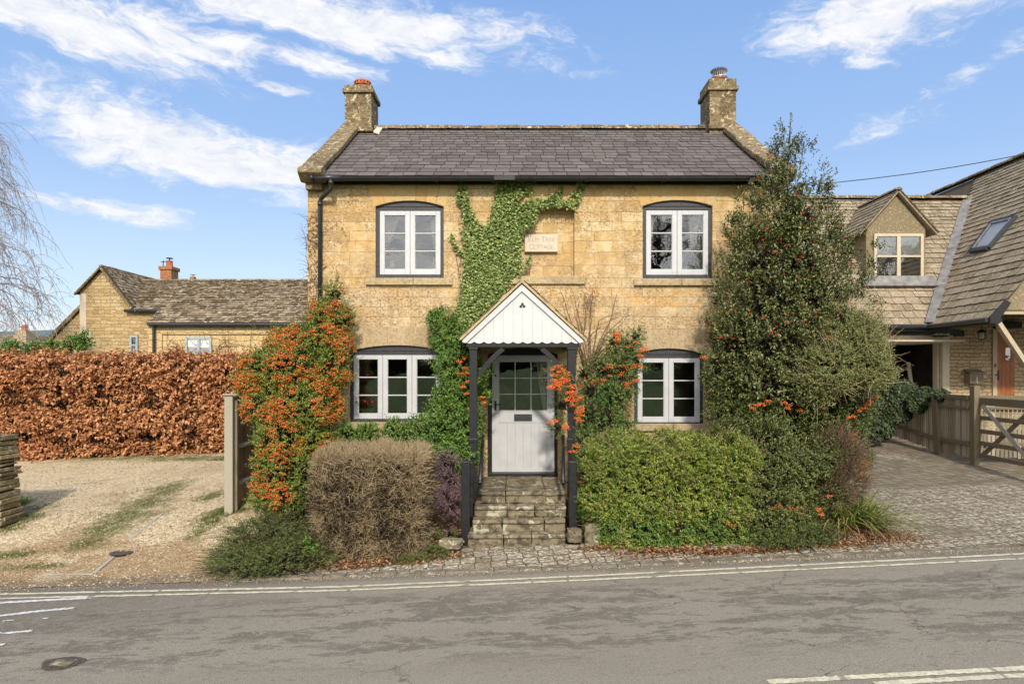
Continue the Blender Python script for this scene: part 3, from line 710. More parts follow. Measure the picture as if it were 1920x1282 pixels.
# ------------------------------------------------------------------ the cottage
WY = 11.6; XL, XR = -3.47, 4.64; EZ = 5.62; RY = 14.35; RZ = 7.52; BY = 17.1
cot = thing('stone_cottage', 'golden stone cottage with dark slate roof, white windows and two chimneys', 'cottage', (.58, WY, 0))
def arch(x0, x1, zb, zs, zt, n=10):
    """outline of an opening with a low arched head, counter-clockwise"""
    pts = [(x0, zb), (x1, zb)]
    for i in range(n+1):
        t = i/n; x = x1+(x0-x1)*t; pts.append((x, zs+(zt-zs)*(1-(2*t-1)**2)))
    return pts
WINS = {   # opening px: x0,x1,bottom,spring,top ; white px: x0,x1,top,bottom ; casements ; sill px x0,x1,top,bottom
    'a': ((704, 832, 521, 387, 376), (711.5, 826, 395, 514.5), 2, (685, 848, 521, 534)),
    'b': ((1205, 1336, 522, 386, 375), (1211.5, 1328.5, 394, 515), 2, (1189, 1352, 522, 535)),
    'c': ((655, 833, 791, 658, 647), (662.5, 827, 665, 785), 3, (645, 845, 792, 806)),
    'd': ((1189, 1320, 794, 664, 653), (1195.5, 1313, 671, 791.5), 2, (1178, 1332, 794.5, 808)),
}
holes = []
for k, (o_, w_, nc, s_) in WINS.items():
    holes.append(arch(fx(o_[0]), fx(o_[1]), fz(o_[2]), fz(o_[3]), fz(o_[4])))
DO = (914, 1046, 891, 664, 651); holes.append(arch(fx(DO[0]), fx(DO[1]), fz(DO[2]), fz(DO[3]), fz(DO[4])))
NI = (948, 1077, 518, 394, 383); holes.append(arch(fx(NI[0]), fx(NI[1]), fz(NI[2]), fz(NI[3]), fz(NI[4])))
outer = [(XL, -.6), (XR, -.6), (XR, EZ), (XL, EZ)]
loops = [[Vector((x, WY, z)) for x, z in outer]]+[[Vector((x, WY, z)) for x, z in reversed(h)] for h in holes]
tri = tessellate_polygon(loops); allv = [v for l in loops for v in l]
mb = MB(); mb.add(allv, [tuple(t) for t in tri])
for i, h in enumerate(holes):     # reveals
    dep = .30 if i != 5 else .12
    n = len(h); mb.add([(x, WY, z) for x, z in h]+[(x, WY+dep, z) for x, z in h], [(j, (j+1) % n, (j+1) % n+n, j+n) for j in range(n)])
h = holes[5]; ntri = tessellate_polygon([[Vector((x, WY+.12, z)) for x, z in h]]); mb.add([(x, WY+.12, z) for x, z in h], [tuple(t) for t in ntri])
# gable ends and back wall
for xx in (XL, XR):
    mb.add([(xx, WY, -.6), (xx, BY, -.6), (xx, BY, EZ), (xx, RY, RZ-.1), (xx, WY, EZ)], [(0, 1, 2, 3, 4)])
mb.add([(XL, BY, -.6), (XR, BY, -.6), (XR, BY, EZ), (XL, BY, EZ)], [(0, 1, 2, 3)])
wall = mb.build('wall', 'ashlar', cot, fix=False)
# rooms behind the windows
mb = MB(); mb.box(XL+.3, XR-.3, WY+.31, WY+3.2, .67, 2.95); mb.box(XL+.3, XR-.3, WY+.31, WY+3.2, 3.1, 5.4)
# open towards the front: drop front faces
mb.f = [f for i, f in enumerate(mb.f) if i not in (2, 8)]
mb.box(-.62, -.52, WY+.32, WY+3.1, .68, 2.94); mb.box(.95, 1.05, WY+.32, WY+3.1, .68, 2.94); mb.box(.45, .55, WY+.32, WY+3.1, 3.11, 5.39)
room = mb.build('interior', 'interior_dark', cot, fix=False)

# arched stones over the openings, 4 mm proud
def voussoirs(x0, x1, zs, zt, top, k, mat, seed, fan=.16):
    rng = random.Random(seed); mb = MB(); xm = (x0+x1)/2
    cuts = [x0+(x1-x0)*(i+rng.uniform(-.12, .12)*(0 < i < k))/k for i in range(k+1)]
    f = lambda x: zs+(zt-zs)*(1-((x-xm)/((x1-x0)/2))**2)
    for i in range(k):
        a, b = cuts[i]+.007, cuts[i+1]-.007; ta = a+(a-xm)*fan; tb = b+(b-xm)*fan
        za, zb = max(f(a), zs), max(f(b), zs); tp = top+rng.uniform(-.01, .01)
        mb.prism([(a, WY-.004, za), (b, WY-.004, zb), (tb, WY-.004, tp), (ta, WY-.004, tp)], (0, .02, 0))
    return mb.build('arch_stones', mat, cot)
for k, n_, top, mat in (('a', 7, 348, 'lintel_stone'), ('b', 7, 348, 'lintel_stone'), ('c', 12, 613, 'lintel_old'), ('d', 10, 617, 'lintel_old')):
    o_ = WINS[k][0]; voussoirs(fx(o_[0]-4), fx(o_[1]+4), fz(o_[3]), fz(o_[4]), fz(top), n_, mat, ord(k))
voussoirs(fx(NI[0]-4), fx(NI[1]+3), fz(NI[3]), fz(NI[4]), fz(350), 5, 'lintel_stone', 9)
voussoirs(fx(DO[0]-4), fx(DO[1]+3), fz(DO[3]), fz(DO[4]), fz(618), 9, 'lintel_old', 11)

def casement(mbw, mbg, x0, x1, z0, z1, yf, st=.066, bot=.09, bars=2, gw=.02, y1=None):
    d = .05
    for a, b, c, e in ((x0, x0+st, z0, z1), (x1-st, x1, z0, z1), (x0+st, x1-st, z1-st, z1), (x0+st, x1-st, z0, z0+bot)):
        mbw.box(a, b, yf, yf+d, c, e)
    # inner bead
    gx0, gx1, gz0, gz1 = x0+st, x1-st, z0+bot, z1-st
    for i in range(bars):
        zz = gz0+(gz1-gz0)*(i+1)/(bars+1); mbw.box(gx0, gx1, yf+.008, yf+.04, zz-gw/2, zz+gw/2)
    mbw.box(gx0-.004, gx0+.008, yf+.012, yf+.045, gz0, gz1); mbw.box(gx1-.008, gx1+.004, yf+.012, yf+.045, gz0, gz1)
    mbg.add([(gx0, yf+.03, gz0), (gx1, yf+.03, gz0), (gx1, yf+.03, gz1), (gx0, yf+.03, gz1)], [(0, 1, 2, 3)])
labels = {'a': 'upper left window with flowers and curtains behind', 'b': 'upper right window beside the holly', 'c': 'wide three-light window at lower left', 'd': 'lower right window above the clipped hedge'}
for k, (o_, w_, nc, s_) in WINS.items():
    YF = WY+.055
    x0, x1, zb, zs, zt = fx(o_[0], YF), fx(o_[1], YF), fz(o_[2], YF), fz(o_[3], YF), fz(o_[4], YF)
    a0, a1, c1, c0 = fx(w_[0], YF), fx(w_[1], YF), fz(w_[2], YF), fz(w_[3], YF)
    x0, x1, zb = fx(o_[0])+.002, fx(o_[1])-.002, fz(o_[2])+.002
    mb = MB()
    mb.box(x0, a0, YF, YF+.12, zb, c1+.06); mb.box(a1, x1, YF, YF+.12, zb, c1+.06)
    mb.box(a0, a1, YF, YF+.12, c1+.004, c1+.058); mb.box(a0, a1, YF-.02, YF+.12, zb, c0-.004)
    n = 10; xs_ = [x0+(x1-x0)*i/n for i in range(n+1)]
    zz = lambda x: fz(o_[3])+(fz(o_[4])-fz(o_[3]))*(1-((x-(x0+x1)/2)/((x1-x0)/2))**2)
    mb.prism([(x0, YF-.012, c1+.062), (x1, YF-.012, c1+.062)]+[(x, YF-.012, zz(x)-.003) for x in reversed(xs_)], (0, .1, 0))
    fr = bevel(mb.build('window', 'frame_grey', cot, labels[k]), .004)
    ww = (a1-a0)/nc
    for i in range(nc):
        mbw, mbg = MB(), MB(); casement(mbw, mbg, a0+ww*i+.0025, a0+ww*(i+1)-.0025, c0, c1, YF+.012, .078, .095)
        bevel(mbw.build('casement', 'white_paint', fr), .004); mbg.build('pane', 'glass', fr)
    # sill
    mb = MB(); sx0, sx1 = fx(s_[0], WY-.05), fx(s_[1], WY-.05); mid = sx0+(sx1-sx0)*.55
    for a, b in ((sx0, mid-.003), (mid+.003, sx1)): mb.box(a, b, WY-.055, WY+.06, fz(s_[3], WY-.05), fz(s_[2], WY-.05))
    bevel(mb.build('sill', 'sill_stone', fr), .008)
mb = MB(); mb.box(fx(950), fx(1097), WY-.05, WY+.02, fz(533), fz(518)); bevel(mb.build('niche_sill', 'sill_stone', cot), .01)

# door
YD = WY+.13
dx0, dx1, dz1, dz0 = fx(922.5, YD), fx(1039.5, YD), fz(666, YD), fz(884.5, YD)
mb = MB(); ox0, ox1, oz0 = fx(DO[0])+.002, fx(DO[1])-.002, .665
mb.box(ox0, dx0-.003, YD-.03, YD+.1, oz0, dz1+.004); mb.box(dx1+.003, ox1, YD-.03, YD+.1, oz0, dz1+.004)
zz = lambda x: fz(DO[3])+(fz(DO[4])-fz(DO[3]))*(1-((x-(ox0+ox1)/2)/((ox1-ox0)/2))**2)
mb.prism([(ox0, YD-.03, dz1+.005), (ox1, YD-.03, dz1+.005)]+[(ox0+(ox1-ox0)*(1-i/10), YD-.03, zz(ox0+(ox1-ox0)*(1-i/10))-.003) for i in range(11)], (0, .12, 0))
mb.box(ox0, ox1, WY-.02, YD+.02, .668, dz0-.004)
bevel(mb.build('door_frame', 'black_paint', cot), .004)
mb = MB(); gx0, gx1, gz1_, gz0_ = fx(936, YD), fx(1025.5, YD), fz(678.5, YD), fz(769, YD)
mb.box(dx0, gx0, YD, YD+.05, dz0, dz1); mb.box(gx1, dx1, YD, YD+.05, dz0, dz1); mb.box(gx0, gx1, YD, YD+.05, gz1_, dz1); 
mz = fz(792, YD); mb.box(gx0, gx1, YD, YD+.05, mz, gz0_)
bx0, bx1 = fx(934, YD), fx(1028, YD); bz0 = dz0+.07
mb.box(gx0, gx1, YD, YD+.05, dz0, bz0)
n = 6
for i in range(n):
    a = gx0+(gx1-gx0)*i/n; b = gx0+(gx1-gx0)*(i+1)/n; mb.box(a+(.004 if i else 0), b, YD+.008, YD+.045, bz0, mz)
mb.box(gx0, gx1, YD+.02, YD+.04, bz0, mz)
for i in (1, 2):
    a = gx0+(gx1-gx0)*i/3; mb.box(a-.011, a+.011, YD+.004, YD+.045, gz0_, gz1_); a = gz0_+(gz1_-gz0_)*i/3; mb.box(gx0, gx1, YD+.007, YD+.042, a-.01, a+.01)
door = bevel(mb.build('front_door', 'white_paint', cot, 'white front door with nine panes above vertical boards'), .003)
mb = MB(); mb.add([(gx0, YD+.03, gz0_), (gx1, YD+.03, gz0_), (gx1, YD+.03, gz1_), (gx0, YD+.03, gz1_)], [(0, 1, 2, 3)]); mb.build('door_glass', 'glass', door)
mb = MB(); hx = fx(929, YD); hz = fz(760, YD); mb.box(hx-.018, hx+.018, YD-.012, YD-.001, hz-.08, hz+.08); mb.tube([(hx, YD-.01, hz+.02), (hx, YD-.05, hz+.02)], .011, 8); mb.bar((hx-.005, YD-.05, hz+.02), (hx+.1, YD-.05, hz+.02), .014, .018)
mb.build('door_handle', 'iron', door)
mb = MB(); lx0, lx1 = fx(964, YD), fx(997.5, YD); mb.box(lx0, lx1, YD-.012, YD-.001, fz(789, YD), fz(776, YD)); mb.box(lx0+.03, lx1-.03, YD-.018, YD-.012, fz(786, YD), fz(779, YD)); bevel(mb.build('letter_slot', 'frame_grey', door), .003)
mb = MB(); mb.lathe([(.001, 0), (.018, 0), (.014, .012), (.001, .014)], (0, 0, 0), 12)
o = mb.build('door_lock', 'iron', None); o.data.transform(Matrix.Translation((fx(929, YD), YD-.001, fz(704, YD)))@Matrix.Rotation(R(90), 4, 'X')); o.parent = door; o.data.transform(Matrix.Translation(-cot.location))

# roof: slates on a slab
sv = Vector((0, RY-11.40, 7.53-5.70)); SV = sv.length; P0 = Vector((XL+.28, 11.40, 5.70))
mb = MB()
mb.add([(XL+.1, 11.42, 5.69), (XR-.1, 11.42, 5.69), (XR-.1, RY, 7.515), (XL+.1, RY, 7.515), (XR-.1, BY+.2, 5.69), (XL+.1, BY+.2, 5.69),
        (XL+.1, 11.42, 5.62), (XR-.1, 11.42, 5.62), (XR-.1, RY, 7.43), (XL+.1, RY, 7.43), (XR-.1, BY+.2, 5.62), (XL+.1, BY+.2, 5.62)],
       [(0, 1, 2, 3), (3, 2, 4, 5), (6, 9, 8, 7), (9, 11, 10, 8), (0, 6, 7, 1), (5, 4, 10, 11)])
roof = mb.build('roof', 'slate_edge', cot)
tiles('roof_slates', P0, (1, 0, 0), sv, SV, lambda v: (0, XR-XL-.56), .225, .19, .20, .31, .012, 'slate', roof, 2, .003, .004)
ridge_row('ridge_tiles', (XL+.5, RY, 7.515), (XR-.5, RY, 7.515), .13, .42, 'ridge_stone', roof, 4)
# copings
def coping(x0, x1, seed):
    rng = random.Random(seed); mb = MB(); d = sv.normalized(); up = Vector((0, -d.z, d.y)); t = .0
    segs = [0, .30, .62, 1.0]
    for side in (1, -1):
        for i in range(3):
            a = segs[i]*SV; b = segs[i+1]*SV-.008; wj = rng.uniform(-.012, .012); hj = rng.uniform(-.008, .01)
            q = []
            for s_, h_ in ((a, .02), (b, .02), (b, .115+hj), (a, .115+hj)):
                p = Vector((0, 11.30, 5.67))+d*s_*1.035+up*h_; q.append(p)
            if side < 0: q = [Vector((0, 2*RY-p.y, p.z)) for p in q]
            mb.prism([(x0+wj, p.y, p.z) for p in q], (x1-x0, 0, 0))
    # kneeler stone at the foot
    q = [(11.22, 5.72), (11.22, 5.78), (11.34, 5.85), (11.62, 5.83), (11.62, 5.64), (11.40, 5.60)]
    mb.prism([(x0-.015, y, z) for y, z in q], (x1-x0+.02, 0, 0))
    o = mb.build('coping', 'old_stone', cot); bevel(o, .018, 2); return o
coping(XL-.05, XL+.33, 1); coping(XR-.33, XR+.05, 2)
# parapet wall under coping
for a, b in ((XL+.005, XL+.27), (XR-.27, XR-.005)):
    mb = MB(); mb.prism([(a, 11.45, 5.5), (a, 11.45, 5.72), (a, RY, 7.56), (a, 2*RY-11.45, 5.72), (a, 2*RY-11.45, 5.5)], (b-a, 0, 0)); mb.build('parapet', 'old_stone', cot)
# chimneys
def chimney(x0, x1, ztop, zband, zbase, lab):
    y0, y1 = 13.98, 14.68; mb = MB()
    mb.box(x0, x1, y0, y1, 6.9, zband-.04); mb.box(x0-.045, x1+.045, y0-.045, y1+.045, zband-.038, zband+.055)
    mb.box(x0-.01, x1+.01, y0-.01, y1+.01, zband+.057, ztop); mb.box(x0-.03, x1+.03, y0-.06, y1+.03, zbase-.04, zbase+.05)
    c = bevel(mb.build('chimney', 'old_stone', cot, lab), .015)
    # coursed blocks as thin facings
    rng = random.Random(x0); mb = MB(); z = zbase+.053; 
    while z < zband-.1:
        h = min(rng.uniform(.15, .21), zband-.042-z); k = x0
        while k < x1-.01:
            w = rng.uniform(.18, .3); e = min(k+w, x1)
            if x1-e < .08: e = x1
            mb.box(k+.002, e-.002, y0-.006-rng.random()*.004, y0+.01, z+.002, z+h-.004); k = e
        z += h
    mb.build('chimney_blocks', 'old_stone', c)
    return c
c1 = chimney(fx(647, 14), fx(697, 14), fz(160, 14), fz(172, 14), fz(245, 14), 'left chimney with a low flared clay pot')
mx, my = fx(680, 14.33), 14.33
mb = MB(); z = fz(160, 14)
mb.lathe([(.13, -.02), (.125, .05), (.155, .10), (.178, .12), (.178, .19), (.168, .205), (.06, .235), (.001, .24)], (mx, my, z), 28); nf0 = len(mb.f)
for k in range(16):
    a = 2*math.pi*k/16; mb.box(-.011, .011, -.002, .003, -.014, .014); b = len(mb.v)-8
    for i in range(8):
        v = Vector(mb.v[b+i]); v = Matrix.Rotation(a, 3, 'Z')@Vector((v.x, v.y-.179, v.z)); mb.v[b+i] = (mx+v.x, my+v.y, z+.158+v.z)
pot = mb.build('chimney_pot', 'terracotta', c1); pot.data.materials.append(MATS['rubber'])  # second slot: dark insides of the vent holes, painted on as plates
mi = np.zeros(len(pot.data.polygons), np.int32); mi[nf0:] = 1; pot.data.polygons.foreach_set('material_index', mi)
c2 = chimney(fx(1330, 14), fx(1379.5, 14), fz(148, 14), fz(167.5, 14), fz(240, 14), 'right chimney with a steel cowl over its clay pot')
mx = fx(1348, 14.33); z = fz(148, 14)
mb = MB(); mb.lathe([(.15, -.02), (.145, .09), (.165, .10), (.165, .13), (.13, .135), (.001, .14)], (mx, my, z), 28); pot = mb.build('chimney_pot', 'copper_red', c2)
mb = MB(); mb.lathe([(.001, .13), (.14, .13), (.175, .14), (.175, .15), (.12, .16), (.001, .16)], (mx, my, z), 28)
for k in range(18):
    a = 2*math.pi*k/18; mb.tube([(mx+.125*math.cos(a), my+.125*math.sin(a), z+.15), (mx+.125*math.cos(a), my+.125*math.sin(a), z+.30)], .005, 5)
mb.lathe([(.175, .29), (.18, .30), (.15, .33), (.07, .355), (.001, .36)], (mx, my, z), 28); mb.build('cowl', 'steel', c2)
# lead flashing at the chimney feet
mb = MB(); mb.prism([(fx(701, 13.9), 13.86, 7.30), (fx(711, 13.9), 13.90, 7.27), (fx(711, 13.9), 14.3, 7.54), (fx(701, 13.9), 14.3, 7.56)], (0, 0, .03))
mb.build('flashing', 'plaque_stone', cot)
# gutter, downpipe
gy, gzz = 11.33, fz(334.5, 11.35); mb = MB()
n = 8; xa, xb = fx(600, 11.33), fx(1405, 11.33)
for p, q in ((xa, xb),):
    vs = []
    for xx in (p, q):
        for k in range(n+1):
            an = math.pi+math.pi*k/n; vs.append((xx, gy+.052*math.cos(an), gzz+.01+.052*math.sin(an)))
        for k in range(n, -1, -1):
            an = math.pi+math.pi*k/n; vs.append((xx, gy+.046*math.cos(an), gzz+.01+.046*math.sin(an)))
    m_ = 2*(n+1); mb.add(vs, [(k, (k+1) % m_, (k+1) % m_+m_, k+m_) for k in range(m_)])
gut = mb.build('gutter', 'gutter_black', cot)
for px in (640, 817, 1004, 1098, 1246, 1382):
    x = fx(px, 11.33); mb = MB()
    for k in range(n):
        a1, a2 = math.pi+math.pi*k/n, math.pi+math.pi*(k+1)/n
        mb.bar((x, gy+.056*math.cos(a1), gzz+.01+.056*math.sin(a1)), (x, gy+.056*math.cos(a2), gzz+.01+.056*math.sin(a2)), .05, .01)
    mb.bar((x, gy+.05, gzz), (x, WY, gzz-.02), .02, .02)
    mb.build('gutter_bracket', 'gutter_black', gut); mb = MB()
mb.box(fx(946, 11.33)-.17, fx(946, 11.33)+.17, gy-.058, gy+.058, gzz-.046, gzz+.02)
mb.build('gutter_union', 'black_paint', gut)
mb = MB(); mb.box(XL+.3, XR-.1, 11.55, 11.598, gzz-.04, gzz+.10); mb.build('fascia', 'black_paint', cot)
mb = MB(); mb.tube([(fx(584, 11.33), gy, gzz), (fx(640, 11.33), gy, gzz)], .054, 12)
mb.tube([(fx(584, 11.33)-.02, gy, gzz), (fx(588, 11.33), gy, gzz)], .064, 12)
X1, X2 = fx(621, 11.35), fx(600, 11.53)
mb.tube([(X1, gy, gzz), (X1, gy, gzz-.12), (X1-.005, gy+.02, gzz-.18), (X2+.03, 11.51, gzz-.29), (X2, 11.53, gzz-.35), (X2, 11.53, .9)], .036, 12)
mb.tube([(X1, gy, gzz-.03), (X1, gy, gzz-.12)], .045, 12); mb.tube([(X2, 11.53, gzz-.34), (X2, 11.53, gzz-.42)], .042, 12); mb.tube([(X2, 11.53, 3.6), (X2, 11.53, 3.7)], .041, 12)
mb.build('downpipe', 'gutter_black', cot, smooth=True)

# porch
PY = 10.25
apx = fx(978.5, PY); az_ = fz(541, PY); bz_ = fz(640.5, PY); bx0, bx1 = fx(871, PY), fx(1089.5, PY)
mb = MB(); pts = [(bx0, bz_)]; n = 12
for i in range(n):
    a = bx0+(bx1-bx0)*i/n; w = (bx1-bx0)/n
    for k in range(1, 7):
        t = k/6; pts.append((a+w*t, bz_-.028*math.sin(math.pi*t)))
loop = pts+[(apx, az_)]
mb.prism([(x, PY, z) for x, z in loop], (0, .02, 0)); nf0 = len(mb.f)   # then the board joints
for i in range(1, n):
    x = bx0+(bx1-bx0)*i/n; top = az_-(abs(x-apx)/((bx1-bx0)/2))*(az_-bz_)-.06
    if top-bz_ > .03: mb.box(x-.0025, x+.0025, PY-.002, PY+.001, bz_-.004, top)
porch = mb.build('porch', 'white_board', cot, 'white boarded gable porch on black posts'); porch.data.materials.append(MATS['blue_grey_paint'])
mi = np.zeros(len(porch.data.polygons), np.int32); mi[nf0:] = 1; porch.data.polygons.foreach_set('material_index', mi)
mb = MB()
for s in (-1, 1):   # bargeboards
    xe = bx0-.03 if s < 0 else bx1+.03
    mb.prism([(apx, PY-.03, az_+.06), (apx, PY-.03, az_-.045), (xe-s*.055, PY-.03, bz_-.022), (xe, PY-.03, bz_-.012), (xe, PY-.03, bz_+.03)], (0, .028, 0))
bevel(mb.build('bargeboard', 'white_board', porch), .004)
mb = MB(); cxp, czp = fx(979.5, PY), fz(573, PY)
for dx, dz in ((0, .022), (-.024, -.012), (.024, -.012)):
    mb.prism([(cxp+dx+.021*math.cos(a), PY-.003, czp+dz+.021*math.sin(a)) for a in np.linspace(0, 6.283, 17)[:-1]], (0, .002, 0))
mb.build('trefoil', 'black_paint', porch)  # trefoil cut-out: its dark inside painted on as black discs
for s in (-1, 1):   # roof slopes: tiles seen on edge
    e = Vector((bx0-.05 if s < 0 else bx1+.05, PY-.06, bz_+.02)); a = Vector((apx, PY-.06, az_+.085)); dd = (e-a)
    mb = MB(); nn = Vector((-dd.z*s, 0, dd.x*s)).normalized();
    if nn.z < 0: nn = -nn
    mb.prism([a, e, e+nn*.035, a+nn*.05], (0, WY-PY+.06, 0)); rf = mb.build('porch_roof', 'sill_stone', porch)
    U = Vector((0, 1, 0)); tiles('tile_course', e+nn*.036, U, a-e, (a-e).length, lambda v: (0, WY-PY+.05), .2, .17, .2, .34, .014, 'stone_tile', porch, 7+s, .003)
mb = MB(); mb.bar((bx0+.02, PY+.07, bz_-.045), (bx1-.02, PY+.07, bz_-.045), .1, .075); 
pxl, pxr = fx(887.5, PY), fx(1072, PY)
for x in (pxl, pxr): mb.bar((x, PY+.05, bz_-.05), (x, WY, bz_-.05), .09, .07)
bevel(mb.build('beam', 'black_paint', porch), .005)
for x, s in ((pxl, 1), (pxr, -1)):
    mb = MB(); mb.box(x-.058, x+.058, PY, PY+.115, .55, bz_-.085); mb.box(x-.068, x+.068, PY-.01, PY+.125, fz(829, PY), fz(822, PY)); mb.box(x-.07, x+.07, PY-.012, PY+.127, bz_-.12, bz_-.085); bevel(mb.build('post', 'black_paint', porch), .006)
    mb = MB(); q = []    # curved brace
    for t in np.linspace(0, 1, 7):
        q.append(Vector((x+s*(.058+.36*(t**1.15)), PY+.03, bz_-.085-.40*(1-t)**1.15)))
    lo = [p+Vector((s*.055, 0, -.045)) for p in q]; mb.prism(q+lo[::-1], (0, .06, 0)); mb.build('brace', 'black_paint', porch)
    NX = fx(873.5, 9.72) if s > 0 else fx(1074, 9.72)
    mb = MB(); g0 = -.05; wn = .062 if s > 0 else .056
    mb.box(NX-wn, NX+wn, 9.66, 9.78, g0, fz(864, 9.7)); 
    if s > 0: mb.box(NX-wn+.01, NX+wn+.035, 9.782, 9.86, .35, fz(866, 9.8))
    bevel(mb.build('newel_post', 'black_paint', porch), .008)
    h0 = P(900, 905, 9.6) if s > 0 else P(1056, 905, 9.6); h1 = P(906, 818, 10.75) if s > 0 else P(1055.5, 818, 10.75)
    mb = MB(); d = (h1-h0).normalized(); mb.tube([h0, h1], .026, 12); mb.tube([h0-d*.01, h0+d*.03], .03, 12); mb.tube([h1-d*.03, h1+d*.01], .03, 12)
    for t in (.12, .85):
        p = h0.lerp(h1, t); mb.tube([p, p+Vector((0, .01, -.07)), p+Vector((-s*.11, .01, -.08))], .008, 8); mb.tube([p+Vector((-s*.11, .01, -.08)), p+Vector((-s*.125, .01, -.08))], .03, 10)
    mb.build('handrail', 'iron', porch, smooth=True)

# little lantern on the wall left of the door
cl_ = thing('wall_lantern', 'small black lantern on the cottage wall left of the front door', 'lantern', tuple(P(907, 716, WY-.06)))
c = P(907, 718, WY-.08); mb = MB(); mb.lathe([(.035, -.07), (.045, -.06), (.04, .05), (.055, .06), (.03, .09), (.01, .11)], c, 8); mb.tube([c+Vector((0, 0, .1)), c+Vector((0, .0, .14)), c+Vector((0, .08, .12))], .008, 6); mb.build('cage', 'iron', cl_)
# stone steps
st = thing('stone_steps', 'worn stone steps climbing to the white front door', 'steps', (fx(970, 9.4), 9.4, 0))
rng = random.Random(8)
for i, (Yf, zt, pa, pb) in enumerate(((10.02, .668, 896, 1061), (9.82, .505, 889, 1062), (9.62, .345, 886, 1061), (9.45, .175, 877, 1061))):
    x0, x1 = fx(pa, Yf), fx(pb, Yf); zb = -.15 if i == 3 else (.507, .347, .177)[i] - .003
    yb = 11.58 if i == 0 else (10.04, 9.84, 9.64)[i-1]-.003
    cuts = [x0]; 
    while cuts[-1] < x1-.5: cuts.append(cuts[-1]+rng.uniform(.35, .6))
    cuts.append(x1); mb = MB()
    for a, b in zip(cuts, cuts[1:]):
        dy = rng.uniform(-.012, .012); dz = rng.uniform(-.008, .004); lip = rng.uniform(.02, .035)
        mb.box(a+.003, b-.003, Yf+dy, yb+.3*(i > 0), zt-.05+dz, zt+dz); mb.box(a+.004, b-.004, Yf+lip+dy, yb+.3*(i > 0)-.004, zb, zt-.052+dz)
    o = mb.build('step', 'step_stone', st); bevel(o, .012, 2)
    m_ = o.modifiers.new('sub', 'SUBSURF'); m_.subdivision_type = 'SIMPLE'; m_.levels = m_.render_levels = 3
    tx = bpy.data.textures.new('rough', 'CLOUDS'); tx.noise_scale = .12; dm = o.modifiers.new('rough', 'DISPLACE'); dm.texture = tx; dm.strength = .03; dm.texture_coords = 'GLOBAL'
def rock(name, c, r, seed, lab):
    rng = np.random.default_rng(seed); bm = bmesh.new(); bmesh.ops.create_cube(bm, size=2)
    bmesh.ops.subdivide_edges(bm, edges=bm.edges, cuts=3, use_grid_fill=True)
    for v in bm.verts:
        p = np.array(v.co); q = p/np.linalg.norm(p)*1.25; p = p*.72+q*.28; p = p*(1+.09*lump(p[None], 2.2, seed)[0])
        v.co = Vector(p*np.array(r))
    me = bpy.data.meshes.new(name); bm.to_mesh(me); bm.free(); me.transform(Matrix.Rotation(rng.uniform(-.3, .3), 4, 'Z')); me.transform(Matrix.Translation(c))
    o = mesh_obj(name, me, 'step_stone'); bevel(o, .01); return tag(o, lab, 'stone')
rock('edging_stone', P(1077, 1003, 9.5), (.10, .12, .085), 1, 'low rounded stone beside the foot of the right post')
rock('edging_stone', P(1112, 1001, 9.5), (.12, .13, .14), 2, 'squarish stone between the right post and the clipped green hedge')
rock('edging_stone', P(845, 1018, 9.35), (.15, .1, .06), 3, 'flat stone at the left end of the lowest step')

# name plaque
PLY = WY+.08
pl = thing('name_plaque', 'pale carved stone name plaque in the shallow wall niche', 'sign', (fx(1015, PLY), PLY, fz(456, PLY)))
mb = MB(); mb.box(fx(984, PLY), fx(1045.5, PLY), PLY-.03, PLY+.038, fz(472.5, PLY), fz(440, PLY)); bevel(mb.build('slab', 'plaque_stone', pl), .004)
def text(body, c, size, mat, parent, name='lettering', ext_=.001, sx=1.0):
    cu = bpy.data.curves.new(name, 'FONT'); cu.body = body; cu.size = size; cu.extrude = ext_; cu.align_x = 'CENTER'; cu.align_y = 'CENTER'
    o = bpy.data.objects.new('tmp', cu); COL.objects.link(o); bpy.context.view_layer.update()
    me = bpy.data.meshes.new_from_object(o.evaluated_get(bpy.context.evaluated_depsgraph_get())); bpy.data.objects.remove(o)
    me.name = name; me.transform(Matrix.Diagonal((sx, 1, 1, 1))); me.transform(Matrix.Rotation(R(90), 4, 'X')); me.transform(Matrix.Translation(c)); me.materials.clear()
    return mesh_obj(name, me, mat, parent)
def smallcaps(words, cx, y, z, big, small, mat, parent):
    x = 0; items = []
    for w in words.split(' '):
        for i, ch in enumerate(w):
            s = big if i == 0 else small; adv = s*(.62 if ch not in 'MLETF' else (.74 if ch == 'M' else .54)); items.append((ch, x+adv/2, s)); x += adv
        x += small*.4
    x -= small*.4
    for ch, xx, s in items: yield (ch, cx-x/2+xx, s)
for words, z in (('ELM TREE', fz(449.5, PLY)), ('COTTAGE', fz(463.5, PLY))):
    for ch, xx, s in smallcaps(words, fx(1015, PLY), PLY, z, .125, .098, None, None):
        text(ch, (xx, PLY-.031, z-(.125-s)*.2), s, 'letter_shade', pl, 'letter')

